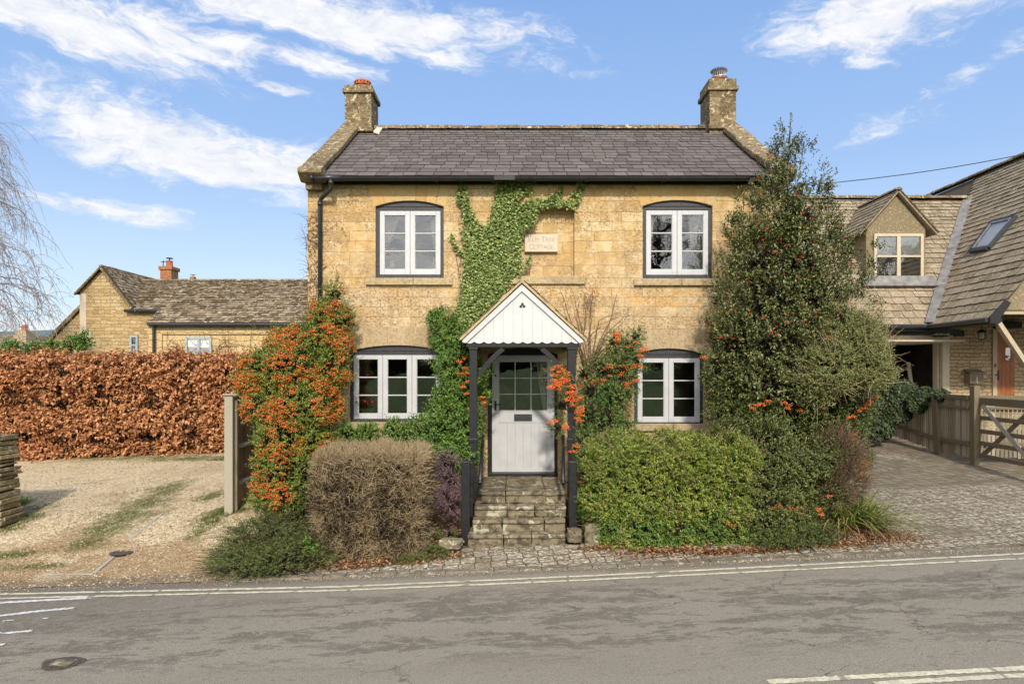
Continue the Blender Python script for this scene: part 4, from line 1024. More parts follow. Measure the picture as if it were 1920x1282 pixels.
# things behind the glass
def drape(name, x_top0, x_top1, x_bot0, x_bot1, z0, z1, y, lab, mat='curtain', grp=None, fold=.025, waist=None):
    nu, nv = 40, 14; V = []; 
    for j in range(nv+1):
        t = j/nv
        for i in range(nu+1):
            s = i/nu; tt = t**1.4
            a = x_top0+(x_bot0-x_top0)*tt; b = x_top1+(x_bot1-x_top1)*tt
            V.append((a+(b-a)*s, y+fold*math.sin(s*24+.6*math.sin(t*3)), z1+(z0-z1)*t))
    i = np.arange(nv)[:, None]*(nu+1)+np.arange(nu)[None]; Fc = np.stack([i, i+1, i+nu+2, i+nu+1], 2).reshape(-1, 4)
    return tag(np_mesh(name, np.array(V), Fc, mat, smooth=True), lab, 'curtain', grp)
YC = WY+.24
X = lambda p: fx(p, YC)
Z = lambda p: fz(p, YC)
drape('curtain', X(712), X(752), X(712), X(722), Z(475), Z(392), YC, 'pale tied-back curtain at the left of the upper left window')
drape('curtain', X(806), X(830), X(822), X(832), Z(520), Z(392), YC, 'pale narrow curtain at the right of the upper left window')
drape('curtain', X(1210), X(1226), X(1210), X(1214), Z(520), Z(392), YC, 'thin pale curtain at the left of the upper right window')
drape('curtain', X(1290), X(1332), X(1306), X(1332), Z(520), Z(392), YC, 'broad pale curtain at the right of the upper right window')
YC2 = YD+.09
drape('curtain', fx(1006, YC2), fx(1034, YC2), fx(1020, YC2), fx(1034, YC2), fz(775, YC2), fz(672, YC2), YC2, 'pale curtain drawn aside behind the front door glass')
def bouquet(name, x, y, z, s, potmat, lab, petals, pot_prof):
    r0 = thing(name, lab, 'vase', (x, y, z)); mb = MB(); mb.lathe(pot_prof, (x, y, z), 20); mb.build('pot', potmat, r0, smooth=True)
    rng = np.random.default_rng(int(x*100) & 255); top = pot_prof[-1][1]; c = np.array([x, y, z+top])
    pts = np.repeat(c[None], 60, 0); d = rvec(rng, 60); d[:, 2] = abs(d[:, 2])+.5
    V, Fc = twigs(rng, twig_paths(rng, pts, d, s), .002); np_mesh('stems', V, Fc, 'shrub_leaf', r0)
    e = pts+nrm(d)*s*rng.uniform(.5, 1.0, 60)[:, None]
    V, Fc = sprigs(rng, e, d, .03, 6, .03, .022); np_mesh('petals', V, Fc, petals, r0)
    V, Fc = sprigs(rng, e[:30]*.5+pts[:30]*.5, d[:30], .05, 5, .05, .02); np_mesh('leaves', V, Fc, 'shrub_leaf', r0)
ys_ = WY+.24
bouquet('flower_vase', fx(736, ys_), ys_, fz(501, ys_), .19, 'ceramic', 'cream vase of pink and white flowers inside the upper left window', 'flower_red', [(.05, 0), (.055, .02), (.052, .09), (.058, .11)])
bouquet('flower_bowl', fx(687, ys_), ys_, fz(776, ys_), .26, 'bowl_green', 'green bowl of red flowers inside the wide lower window', 'flower_red', [(.08, 0), (.13, .05), (.135, .10), (.13, .105)])
mb = MB(); mb.lathe([(.045, 0), (.05, .02), (.02, .05), (.035, .10), (.02, .14), (.03, .2), (.012, .26)], (fx(813, ys_), ys_, fz(503, ys_)), 16); tag(mb.build('ornament', 'glass_dark', smooth=True), 'clear glass ornament inside the right of the upper left window', 'ornament')
# window boards the things stand on
mb = MB()
for k, (o_, w_, nc, s_) in WINS.items(): mb.box(fx(o_[0])+.01, fx(o_[1])-.01, WY+.176, WY+.34, fz(w_[3], ys_)-.02, fz(w_[3]-10, ys_)-.002)
mb.build('window_board', 'white_paint', cot)

# ------------------------------------------------------------------ ivy on the front wall
def ivy(name, label, strokes, polys, n, Yw, mat, ll=.055, seed=3, parent=None, thick=.07):
    rng = np.random.default_rng(seed); pts = []
    for path, r, dens in strokes:
        path = np.array(path, float); s = np.r_[0, np.cumsum(np.linalg.norm(np.diff(path, axis=0), axis=1))]
        k = int(s[-1]*dens); t = rng.random(k)*s[-1]
        rr = np.interp(t, s, np.broadcast_to(r, len(path)))
        q = np.stack([np.interp(t, s, path[:, 0]), np.interp(t, s, path[:, 1])], 1)+rng.normal(size=(k, 2))*rr[:, None]*.6
        pts.append(q)
    for poly, k in polys:
        poly = np.array(poly, float); lo, hi = poly.min(0), poly.max(0); q = lo+rng.random((k*3, 2))*(hi-lo)
        x, y = q[:, 0], q[:, 1]; ins = np.zeros(len(q), bool); j = len(poly)-1
        for i in range(len(poly)):
            c = ((poly[i, 1] > y) != (poly[j, 1] > y)) & (x < (poly[j, 0]-poly[i, 0])*(y-poly[i, 1])/(poly[j, 1]-poly[i, 1]+1e-9)+poly[i, 0]); ins ^= c; j = i
        q = q[ins][:k]; pts.append(q+rng.normal(size=q.shape)*3)
    q = np.concatenate(pts); nq = len(q)
    Yv = Yw-.015-rng.random(nq)*thick
    base = np.stack([(q[:, 0]-CX)/F*Yw, Yv, CZ+(HY-q[:, 1])/F*Yw], 1)
    ld = np.stack([rng.normal(size=nq)*.55, -.35-rng.random(nq)*.5, -.8+rng.normal(size=nq)*.45], 1)
    fc = np.stack([rng.normal(size=nq)*.35, -np.ones(nq), .55+rng.normal(size=nq)*.35], 1)
    return leaves(rng, base, ld, fc, ll, ll*1.0, .18)
poly_main = [(935, 338), (990, 338), (996, 356), (975, 372), (965, 385), (1000, 374), (1012, 386), (1006, 400), (1000, 425), (978, 438), (976, 470), (972, 505), (962, 522), (945, 545), (925, 575), (900, 615), (880, 650), (840, 640), (850, 600), (862, 565), (868, 535), (872, 500), (880, 470), (896, 445), (912, 425), (922, 400), (930, 375)]
iv = thing('wall_ivy', 'green ivy climbing the cottage wall above the porch', 'ivy', tuple(P(900, 640, WY-.05)))
strokes = [([(866, 345), (872, 385), (880, 430), (886, 470)], [6, 7, 10, 14], 5), ([(872, 385), (890, 420), (905, 445)], [6, 8, 12], 5), ([(876, 440), (878, 490), (880, 520)], [8, 9, 9], 5),
           ([(1000, 385), (1040, 378), (1074, 386)], [10, 9, 6], 8), ([(1085, 340), (1092, 348), (1085, 362), (1080, 385)], [8, 7, 4, 3], 4), ([(1030, 376), (1045, 365), (1055, 350)], [5, 4, 3], 3),
           ([(972, 515), (990, 492), (996, 480)], [5, 4, 3], 2), ([(845, 440), (855, 462), (870, 480)], 4, 2), ([(862, 355), (858, 372), (864, 388)], 3, 2),
           ([(925, 340), (1000, 341)], 5, 5), ([(1063, 375), (1080, 358)], 2, 1.2)]
V1 = ivy('', '', strokes, [(poly_main, 8400)], 0, WY, None, .043, 3)
np_mesh('leaves', V1[0], V1[1], 'ivy_leaf', iv)
rng = np.random.default_rng(6); mb = MB()
for pth in ([(880, 640), (900, 560), (930, 470), (955, 350)], [(890, 600), (885, 480), (870, 380), (866, 345)], [(940, 470), (975, 400), (1040, 380), (1074, 388)], [(1074, 388), (1082, 362), (1090, 340)], [(864, 540), (852, 470), (842, 440)], [(965, 520), (985, 495), (1000, 475)]):
    mb.tube([P(a+rng.normal()*1, b, WY-.01) for a, b in pth], .006, 5)
mb.build('stem', 'creeper_stem', iv)
# dead creeper on the left edge of the wall
cr = thing('bare_creeper', 'leafless brown creeper clinging to the left corner of the cottage', 'creeper', tuple(P(582, 620, WY)))
n = 170; py = rng.uniform(395, 640, n); a = np.array([P(x, y, WY-.02) for x, y in zip(rng.uniform(574, 598, n)-(py > 560)*4, py)])
d = rvec(rng, n)*np.array([.9, .12, .6]); d[:, 2] += .35
V, Fc = twigs(rng, twig_paths(rng, a, d, .30, 5, .35), np.array([.004, .0035, .003, .002, .0015])); np_mesh('stem', V, Fc, 'creeper_stem', cr)
V, Fc = leaves(rng, np.concatenate([a, a+rng.normal(size=a.shape)*[.05, .01, .05]]), rvec(rng, 2*n), rvec(rng, 2*n), .03, .022); np_mesh('dead_leaves', V, Fc, 'dead_leaf', cr)
for pth in (((598, 440), (615, 432), (632, 420)), ((640, 425), (650, 445), (652, 470)), ((604, 505), (612, 498))):
    pp = np.array([P(x, y, WY-.015) for x, y in pth]); 
    k = 24; t = rng.random(k)*(len(pth)-1); q = np.stack([np.interp(t, range(len(pth)), pp[:, j]) for j in range(3)], 1)
    V, Fc = leaves(rng, q, rvec(rng, k), rvec(rng, k), .022, .016); np_mesh('dead_leaves', V, Fc, 'dead_leaf', cr)
# ------------------------------------------------------------------ shrubs and hedges
def shrub(name, label, cat_, blobs, N, mat, L=.10, k=8, ll=.035, lw=.016, spread=.8, up=.1, fill=.35, amp=.16, seed=1, corem='dark_twig', cs=.74, updir=.35, extra=None, lum=5.0, group=None, cl=(6.0, -.22)):
    rng = np.random.default_rng(seed); C = np.array([b[0] for b in blobs]); base = C[C[:, 2].argmin()]
    r0 = thing(name, label, cat_, (float(C[:, 0].mean()), float(C[:, 1].mean()), float(gz(C[:, 0].mean(), C[:, 1].mean()))), group)
    p, nn = blobs_pts(rng, blobs, int(N*1.25), fill, amp, True, lum)
    if cl: p, nn = clump(rng, p, nn, *cl)
    d = nn+rvec(rng, len(p))*.45; d[:, 2] += updir
    A = sprigs(rng, p, d, L, k, ll, lw, spread, up)
    p2_, n2_ = blobs_pts(rng, [(c_, tuple(np.array(r_ if hasattr(r_, '__len__') else (r_,)*3)*.80)) for c_, r_ in blobs], int(N*.62), .3, amp, True, lum)
    A = cat(A, sprigs(rng, p2_, n2_+rvec(rng, len(p2_))*.6, L, k, ll*1.1, lw*1.15, spread, up)); np_mesh('foliage', A[0], A[1], mat, r0)
    if corem: core('branches', blobs, corem, r0, min(cs, .58))
    return r0, p, nn, rng
def add_berries(r0, rng, p, nn, n, r=.0065, spread=.035, k=16, mat='berry', sel=None):
    idx = rng.choice(len(p), min(n, len(p)), replace=False) if sel is None else sel
    q = p[idx]+nn[idx]*.04; V, Fc = balls(rng, q, r, spread, k); o = np_mesh('berries', V, Fc, mat, r0, smooth=True); o['kind'] = 'stuff'
# big pyracantha at the cottage corner
PB = px_blobs([(628, 552, 14, 11.2, 1, 1.5), (600, 590, 22, 11.1), (640, 600, 24, 11.2), (590, 640, 42, 11.0), (628, 650, 34, 11.1), (550, 655, 34, 10.9), (520, 640, 18, 10.9), (500, 690, 38, 10.8), (545, 700, 55, 10.7), (605, 700, 50, 11.0), (480, 720, 30, 10.8), (510, 760, 48, 10.7),
                (570, 765, 58, 10.6), (610, 760, 30, 10.9), (535, 820, 52, 10.5), (590, 830, 45, 10.6), (520, 880, 44, 10.4), (565, 890, 40, 10.4), (500, 925, 28, 10.3), (535, 935, 24, 10.2)])
r0, p, nn, rng = shrub('pyracantha', 'tall pyracantha loaded with orange berries at the left corner of the cottage', 'shrub', PB, 4800, 'pyra_leaf', .12, 9, .036, .016, .8, .1, .3, .22, 11, cs=.70)
clus = np.sin(p[:, 0]*9+1)+np.sin(p[:, 2]*11)+np.sin((p[:, 0]+p[:, 2])*6)+rng.normal(size=len(p))*.9
z_ = p[:, 2]; sel = np.argsort(-(clus+.45*((z_ < 3.0) & (z_ > .5))-1.1*((p[:, 0] > -3.3) & (z_ < 1.5))))[:2000]
add_berries(r0, rng, p, nn, 0, .0085, .05, 14, 'berry', sel)
sp = np.array([P(x, y, 11.1) for x, y in ((628, 545), (632, 530), (640, 560), (600, 575), (515, 625), (505, 640), (475, 640), (655, 580), (610, 560))])
V, Fc = sprigs(rng, np.repeat(sp, 5, 0)+rng.normal(size=(45, 3))*.04, np.repeat([[0.1, -.1, 1.]], 45, 0)+rvec(rng, 45)*.4, .22, 10, .035, .016); np_mesh('shoots', V, Fc, 'pyra_leaf', r0)
# green shrub between wide window and porch
SB = px_blobs([(830, 605, 22, 11.3), (845, 640, 32, 11.2), (822, 600, 14, 11.3), (868, 650, 26, 11.0), (855, 690, 36, 11.0), (878, 720, 30, 10.9), (850, 745, 34, 10.9), (845, 790, 42, 10.8), (870, 800, 34, 10.6), (862, 850, 36, 10.5), (790, 815, 30, 10.8), (740, 812, 22, 10.9), (690, 815, 20, 11.0), (650, 815, 22, 11.0), (905, 690, 12, 10.8), (908, 745, 10, 10.8), (830, 870, 30, 10.4)])
r0, p, nn, rng = shrub('evergreen_shrub', 'glossy green shrub between the wide lower window and the porch', 'shrub', SB, 3600, 'shrub_leaf', .11, 9, .038, .018, .8, .1, .35, .18, 12, cs=.68)
pts = np.array([P(x, y, 10.55) for x, y in ((862, 678), (872, 690), (876, 700), (878, 715), (868, 725), (875, 738), (880, 795), (884, 803), (905, 745), (907, 755), (862, 700), (870, 672))])
V, Fc = balls(rng, pts, .0085, .045, 26); np_mesh('berries', V, Fc, 'berry', r0, smooth=True)['kind'] = 'stuff'
# pyracantha right of the porch
RB = px_blobs([(1150, 640, 16, 11.3), (1180, 650, 20, 11.3), (1192, 630, 12, 11.3), (1130, 690, 26, 11.2), (1165, 695, 30, 11.2), (1190, 680, 18, 11.2), (1095, 700, 18, 11.0), (1110, 735, 28, 11.0), (1150, 745, 32, 11.0), (1175, 740, 18, 11.1), (1100, 780, 30, 10.8), (1140, 790, 34, 10.8), (1055, 760, 16, 10.7), (1045, 800, 14, 10.6), (1100, 830, 30, 10.4), (1060, 695, 10, 10.6), (1170, 800, 20, 10.8), (1100, 880, 26, 10.3)])
r0, p, nn, rng = shrub('pyracantha', 'loose pyracantha with orange berries trained up the wall right of the porch', 'shrub', RB, 1250, 'pyra_dark', .12, 8, .034, .016, .8, .1, .55, .3, 13, cs=.5, cl=(6.5, .02))
bp = [(1150, 625), (1160, 632), (1148, 640), (1205, 655), (1212, 662), (1198, 668), (1185, 650), (1178, 690), (1188, 688), (1200, 687), (1165, 688), (1150, 684), (1140, 692), (1135, 700), (1185, 720), (1190, 712), (1180, 730), (1172, 700), (1115, 715), (1100, 708), (1090, 720), (1118, 722), (1125, 765), (1112, 762), (1080, 840), (1090, 855), (1092, 880), (1097, 893), (1096, 905), (1075, 845), (1088, 885)]
pts = np.array([P(x+rng.normal()*5, y+rng.normal()*4, 11.0 if y < 800 else 10.2) for x, y in bp*2]); V, Fc = balls(rng, pts, .0085, .05, 20)
bp2 = [(1040, 695), (1046, 702), (1052, 708), (1040, 712), (1058, 700), (1062, 712), (1050, 720), (1068, 722), (1034, 724), (1072, 730), (1078, 738), (1070, 745), (1080, 752), (1088, 760), (1084, 768), (1060, 715), (1090, 775), (1044, 720), (1040, 725), (1076, 760), (1035, 790), (1055, 800), (1085, 785)]
p2 = np.array([P(x+rng.normal()*4, y+rng.normal()*4, 10.12) for x, y in bp2*2]); V2 = balls(rng, p2, .0085, .05, 30); V, Fc = cat((V, Fc), V2)
np_mesh('berries', V, Fc, 'berry', r0, smooth=True)['kind'] = 'stuff'
V, Fc = sprigs(rng, np.repeat(p2, 2, 0)+rng.normal(size=(len(p2)*2, 3))*.04+[0, .05, .02], rvec(rng, len(p2)*2), .1, 7, .034, .016); np_mesh('shoots', V, Fc, 'pyra_leaf', r0)
# bare climber stems above
bc = thing('bare_climber', 'leafless brown climber fanning up the wall right of the porch', 'climber', tuple(P(1105, 690, 11.45)))
paths = [[(1100, 690), (1085, 640), (1065, 580), (1047, 540)], [(1105, 690), (1095, 630), (1080, 575), (1070, 540)], [(1108, 690), (1105, 620), (1108, 570), (1112, 538)], [(1105, 685), (1125, 640), (1150, 590), (1158, 550)], [(1110, 680), (1135, 630), (1165, 600), (1185, 575)],
         [(1098, 680), (1088, 650), (1100, 600), (1098, 550)], [(1110, 680), (1118, 630), (1125, 600), (1160, 585)], [(1095, 670), (1075, 620), (1055, 600)], [(1115, 670), (1130, 655), (1155, 650), (1160, 610)], [(1100, 850), (1098, 780), (1102, 690)], [(1120, 860), (1112, 780), (1108, 690)], [(1100, 640), (1110, 625), (1128, 612)], [(1090, 620), (1082, 590), (1086, 565)]]
mb = MB(); rr = random.Random(4)
for pth in paths:
    q = [P(a+rr.uniform(-2, 2), b, 11.5-rr.uniform(0, .08)) for a, b in pth]; fine = []
    for a, b in zip(q, q[1:]):
        for t in (0, .33, .66): fine.append(a.lerp(b, t)+Vector((rr.uniform(-.012, .012), 0, 0)))
    fine.append(q[-1]); mb.tube(fine, list(np.linspace(.013, .004, len(fine))), 6)
mb.build('stem', 'creeper_stem', bc)
n = 60; a = np.array([P(x, y, 11.48) for x, y in zip(np.r_[rng.uniform(1095, 1115, 40), rng.uniform(1090, 1140, 20)], np.r_[rng.uniform(545, 590, 40), rng.uniform(600, 680, 20)])])
V, Fc = twigs(rng, twig_paths(rng, a, rvec(rng, n)*[1, .2, 1], .12, 4, .4), .0025); np_mesh('twigs', V, Fc, 'creeper_stem', bc)
V, Fc = leaves(rng, a+rng.normal(size=a.shape)*.02, rvec(rng, n), rvec(rng, n), .035, .025); np_mesh('dead_leaves', V, Fc, 'dead_leaf', bc)

# rounded box hedge sampling
def box_pts(rng, x0, x1, y0, y1, z0, z1, N, rnd=.18, jit=.06, lum=3.5, amp=.04):
    A = {'f': (x1-x0)*(z1-z0), 't': (x1-x0)*(y1-y0), 'l': (y1-y0)*(z1-z0)*.8, 'r': (y1-y0)*(z1-z0)*.8}; S = sum(A.values()); P_, N_ = [], []
    for k, a in A.items():
        n = int(N*a/S); u, v = rng.random(n), rng.random(n)
        if k == 'f': p = np.stack([x0+(x1-x0)*u, np.full(n, y0), z0+(z1-z0)*v], 1); nn = [0, -1, 0]
        elif k == 't': p = np.stack([x0+(x1-x0)*u, y0+(y1-y0)*v, np.full(n, z1)], 1); nn = [0, 0, 1]
        elif k == 'l': p = np.stack([np.full(n, x0), y0+(y1-y0)*u, z0+(z1-z0)*v], 1); nn = [-1, 0, 0]
        else: p = np.stack([np.full(n, x1), y0+(y1-y0)*u, z0+(z1-z0)*v], 1); nn = [1, 0, 0]
        P_.append(p); N_.append(np.tile(nn, (n, 1)).astype(float))
    p = np.concatenate(P_); nn = np.concatenate(N_)
    # round the edges
    lo = np.array([x0+rnd, y0+rnd, -9]); hi = np.array([x1-rnd, y1-rnd, z1-rnd]); q = np.clip(p, lo, hi); d = p-q; L = np.linalg.norm(d, axis=1)
    k = (L > 1e-6); p2 = p.copy(); p2[k] = q[k]+d[k]/L[k][:, None]*np.minimum(L[k], rnd)[:, None]; nn = np.where(k[:, None], d/np.maximum(L, 1e-6)[:, None], nn)
    p2 += nn*(amp*lump(p2, lum)-jit*rng.random(len(p2)))[:, None]
    return p2, nn
def shade_core(name, x0, x1, y0, y1, z0, z1, mat, parent):  # solid dark block added for the shade deep inside a hedge
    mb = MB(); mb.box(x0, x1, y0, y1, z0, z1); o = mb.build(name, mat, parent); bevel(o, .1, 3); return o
# brown twiggy clipped shrub
hx0, hx1, hy0, hy1, hz1 = fx(581, 9.3), fx(800, 9.3), 9.12, 10.35, 1.40
r0 = thing('twiggy_hedge', 'clipped brown twiggy leafless shrub in front of the wide window', 'shrub', ((hx0+hx1)/2, 9.7, -.05))
rng = np.random.default_rng(21)
p, nn = box_pts(rng, hx0, hx1, hy0, hy1, -.08, hz1, 27000, .2, .14, 3.4, .05); p, nn = clump(rng, p, nn, 7, -.45, .3)
d = nn*.5+rvec(rng, len(p))*.8; d[:, 2] += .25
V, Fc = twigs(rng, twig_paths(rng, p-nn*.05, d, .15, 4, .3), np.array([.0028, .0025, .002, .0014])); np_mesh('twigs', V, Fc, 'hedge_twig', r0)
q, nq = box_pts(rng, hx0+.08, hx1-.08, hy0+.08, hy1, -.1, hz1-.28, 3500, .2, .1, 4, .03)
V, Fc = twigs(rng, twig_paths(rng, q, rvec(rng, len(q))+[0, 0, .3], .3, 4, .3), np.array([.007, .006, .005, .004])); np_mesh('branches', V, Fc, 'dark_twig', r0)
V, Fc = sprigs(rng, p[::22], nn[::22], .06, 3, .02, .012); np_mesh('leaves', V, Fc, 'olive_leaf', r0)
shade_core('branches', hx0+.22, hx1-.22, hy0+.22, hy1-.1, -.1, hz1-.2, 'dark_twig', r0)

# clipped green hedge right of the steps, and the darker one beside it
gx0, gx1 = fx(1106, 9.45), fx(1440, 9.4)
r0 = thing('clipped_hedge', 'broad clipped yellow-green hedge right of the steps', 'hedge', ((gx0+gx1)/2, 9.8, 0))
rng = np.random.default_rng(22); p, nn = box_pts(rng, gx0, gx1, 9.22, 10.9, -.02, 1.47, 10500, .42, .12, 5, .15); p, nn = clump(rng, p, nn, 6.5, -.34)
d = nn+rvec(rng, len(p))*.6; d[:, 2] += .3; q, nq = box_pts(rng, gx0+.13, gx1-.1, 9.36, 10.8, -.02, 1.33, 4200, .36, .08, 5, .10)
V, Fc = cat(sprigs(rng, p, d, .09, 10, .034, .015, .85, .05), sprigs(rng, q, nq+rvec(rng, len(q))*.7, .10, 9, .038, .018, .85, .05)); np_mesh('foliage', V, Fc, 'hedge_leaf', r0)
V, Fc = twigs(rng, twig_paths(rng, p[::3], nn[::3]+rvec(rng, len(p[::3]))*.7, .16, 4, .3), .0022); np_mesh('twigs', V, Fc, 'hedge_twig', r0)
shade_core('branches', gx0+.3, gx1-.25, 9.56, 10.7, -.05, 1.10, 'dark_twig', r0)
low = px_blobs([(1150, 985, 40, 9.45, .8), (1210, 995, 42, 9.35, .7), (1270, 1000, 36, 9.35, .7), (1330, 990, 40, 9.35, .7), (1120, 930, 32, 9.7), (1390, 1000, 32, 9.35, .7), (1160, 870, 50, 9.75), (1110, 870, 30, 10.0)])
shrub('ground_cover_shrub', 'bright green small-leaved shrub spilling along the foot of the clipped hedge', 'shrub', low, 1500, 'shrub_leaf', .09, 8, .032, .015, .8, .1, .4, .2, 23, cs=.6)
DB = px_blobs([(1430, 850, 62, 9.8), (1480, 880, 60, 9.8), (1420, 930, 66, 9.6), (1470, 960, 50, 9.6), (1380, 900, 50, 9.7), (1370, 830, 40, 10.2), (1520, 850, 50, 10.1), (1535, 920, 46, 9.9), (1440, 990, 40, 9.35), (1560, 800, 50, 10.8)])
r0, p, nn, rng = shrub('evergreen_shrub', 'dark green rounded shrub at the right end of the clipped hedge', 'shrub', DB, 5200, 'dark_shrub_leaf', .10, 9, .034, .017, .8, .1, .3, .18, 24, cs=.72)
pts = np.array([P(x, y, 9.25) for x, y in ((1450, 952), (1462, 948), (1470, 955), (1480, 950), (1490, 955), (1500, 952), (1445, 960), (1458, 962), (1495, 962), (1535, 955), (1540, 965), (1375, 985), (1365, 980), (1330, 1018), (1555, 930))])
V, Fc = balls(rng, pts, .0085, .04, 20); np_mesh('berries', V, Fc, 'berry', r0, smooth=True)['kind'] = 'stuff'

# holly tree
ht = thing('holly_tree', 'tall dark holly tree with red berries at the right end of the cottage', 'tree', (fx(1470, 10.9), 10.9, float(gz(4.4, 10.9))))
HB = px_blobs([(1480, 250, 13, 11.0, 1, 2.0), (1462, 290, 20, 11.0, 1, 1.5), (1505, 290, 18, 11.0, 1, 1.6), (1432, 315, 12, 11.1, 1, 1.8), (1480, 340, 34, 10.9), (1440, 360, 30, 10.9), (1535, 345, 14, 11.0, 1, 2.2), (1520, 375, 30, 10.9), (1400, 385, 18, 11.0), (1560, 400, 12, 11.1), (1425, 420, 45, 10.8), (1490, 420, 50, 10.7), (1545, 430, 28, 10.9),
                (1385, 440, 26, 10.9), (1372, 490, 24, 10.9), (1430, 500, 58, 10.6), (1500, 500, 62, 10.5), (1560, 480, 35, 10.8), (1385, 540, 40, 10.7), (1355, 500, 12, 10.9), (1450, 570, 66, 10.5), (1530, 570, 60, 10.5), (1590, 460, 14, 11.0, 1, .7), (1620, 440, 12, 11.0, 1, .5),
                (1600, 520, 26, 10.8, 1, .6), (1630, 505, 18, 10.8, 1, .5), (1370, 590, 36, 10.8), (1390, 640, 52, 10.6), (1460, 650, 66, 10.3), (1530, 650, 62, 10.3), (1590, 590, 40, 10.6), (1380, 700, 46, 10.6), (1440, 720, 60, 10.3), (1500, 730, 60, 10.2), (1570, 720, 50, 10.4), (1345, 600, 16, 10.9), (1352, 660, 26, 10.8), (1350, 710, 30, 10.8), (1610, 570, 26, 10.6), (1640, 470, 10, 10.9, 1, .5), (1600, 485, 18, 10.9, 1, .6)])
rng = np.random.default_rng(31); p, nn = blobs_pts(rng, HB, 9800, .55, .25, True, 6); p, nn = clump(rng, p, nn, 4.6, .02)
d = nn*.8+rvec(rng, len(p))*.5; d[:, 2] += .75
q_, qn_ = blobs_pts(rng, [(b_[0], tuple(np.array(b_[1])*.7)) for b_ in HB if b_[1][0] > .36], 1700, .5, .2, True, 6)
V, Fc = cat(sprigs(rng, p, d, .17, 8, .047, .025, .75, .15), sprigs(rng, q_, qn_+rvec(rng, len(q_))*.6, .17, 8, .05, .027, .75, .15)); np_mesh('foliage', V, Fc, 'holly_leaf', ht)
# long upright leaders round the outline
tips = [(1483, 215, 20), (1470, 245, 14), (1497, 250, 14), (1440, 290, 10), (1432, 300, 10), (1505, 285, 12), (1530, 325, 14), (1555, 350, 12), (1560, 370, 12), (1410, 355, 8), (1398, 370, 8), (1590, 435, -6), (1618, 425, -8), (1355, 475, 6), (1345, 480, 4), (1640, 500, -4), (1570, 315, 6), (1580, 400, 6), (1465, 225, 8), (1455, 260, 6), (1380, 400, 8), (1362, 455, 8), (1545, 330, 6)]
mb = MB(); sp = []; sdirs = []
for x, y, dx in tips:
    a = P(x+dx*.0, y, 10.95); inward = P(1475+(x-1475)*.55, y+75, 10.85); mb.tube([inward, inward.lerp(a, .5)+Vector((.01, 0, 0)), a], [.008, .005, .002], 5)
    for t in np.linspace(.1, .95, 9): sp.append(inward.lerp(a, t)[:]); sdirs.append(((a-inward).normalized()+Vector(rvec(rng, 1)[0])*.6)[:])
V, Fc = sprigs(rng, np.array(sp), np.array(sdirs), .08, 6, .04, .02, .8, .2); np_mesh('leader_foliage', V, Fc, 'holly_leaf', ht)
for a, b, c_ in (((1470, 860), (1465, 600), (1482, 215)), ((1475, 800), (1430, 560), (1410, 380)), ((1480, 760), (1540, 560), (1556, 360)), ((1475, 700), (1580, 560), (1640, 500)), ((1460, 740), (1390, 600), (1350, 490))):
    A, B, C_ = P(*a, 10.8), P(*b, 10.75), P(*c_, 10.95); pts = [A.lerp(B, t).lerp(B.lerp(C_, t), t) for t in np.linspace(0, 1, 10)]
    mb.tube(pts, list(np.linspace(.06 if a[1] > 850 else .03, .004, 10)), 7)
mb.build('trunk', 'grey_stem', ht)
idx = rng.choice(len(p), 240, replace=False); idx = idx[(p[idx, 2] > 2.9)]; V, Fc = balls(rng, p[idx]+nn[idx]*.11, .0075, .026, 9); np_mesh('berries', V, Fc, 'red_berry', ht, smooth=True)['kind'] = 'stuff'
V, Fc = sprigs(rng, p[idx]+nn[idx]*.02, d[idx], .1, 3, .03, .015)
core('branches', [b for b in HB if b[1][0] > .4], 'dark_twig', ht, .36)
# pale olive shrub spreading to the right of the holly
OB = px_blobs([(1600, 640, 50, 10.0), (1560, 690, 52, 9.9), (1620, 690, 44, 9.9), (1575, 610, 34, 10.1), (1640, 660, 24, 10.0), (1640, 600, 10, 10.1, 1, 2.6), (1520, 720, 44, 10.0), (1655, 700, 16, 9.9), (1520, 680, 40, 10.1)])
r0, p, nn, rng = shrub('twiggy_shrub', 'fine twiggy olive-green shrub leaning out right of the holly', 'shrub', OB, 3600, 'olive_leaf', .13, 9, .028, .013, .8, .2, .6, .25, 32, corem=None)
V, Fc = twigs(rng, twig_paths(rng, p[:520], nn[:520]*.6+rvec(rng, 520)*.5+[-.2, 0, .5], .34, 5, .22), np.array([.004, .0035, .003, .002, .0015])); np_mesh('twigs', V, Fc, 'hedge_twig', r0)
core('branches', OB[:4], 'dark_twig', r0, .45)
# lower pyracantha under the holly
LB = px_blobs([(1370, 740, 40, 10.8), (1355, 770, 26, 10.8), (1420, 780, 50, 10.5), (1480, 790, 50, 10.4), (1540, 780, 50, 10.5), (1590, 760, 42, 10.6), (1575, 820, 40, 10.4), (1600, 860, 26, 10.4), (1560, 870, 40, 10.2), (1355, 690, 30, 10.9), (1350, 640, 18, 11.1)])
r0, p, nn, rng = shrub('pyracantha', 'dark pyracantha with scattered red-orange berries under the holly', 'shrub', LB, 3600, 'dark_shrub_leaf', .13, 8, .036, .017, .8, .1, .45, .2, 33, cs=.62)
bp = [(1470, 755), (1480, 760), (1500, 758), (1512, 750), (1520, 748), (1505, 745), (1478, 765), (1440, 752), (1430, 758), (1410, 765), (1420, 760), (1500, 770), (1545, 765), (1592, 782), (1600, 780), (1620, 765), (1630, 752), (1640, 745), (1645, 742), (1625, 758), (1612, 770), (1600, 815), (1602, 825), (1598, 840), (1598, 850), (1612, 858), (1618, 865), (1622, 872), (1620, 885), (1610, 880), (1600, 878), (1615, 890), (1605, 862), (1595, 870), (1555, 930), (1375, 815), (1320, 670)]
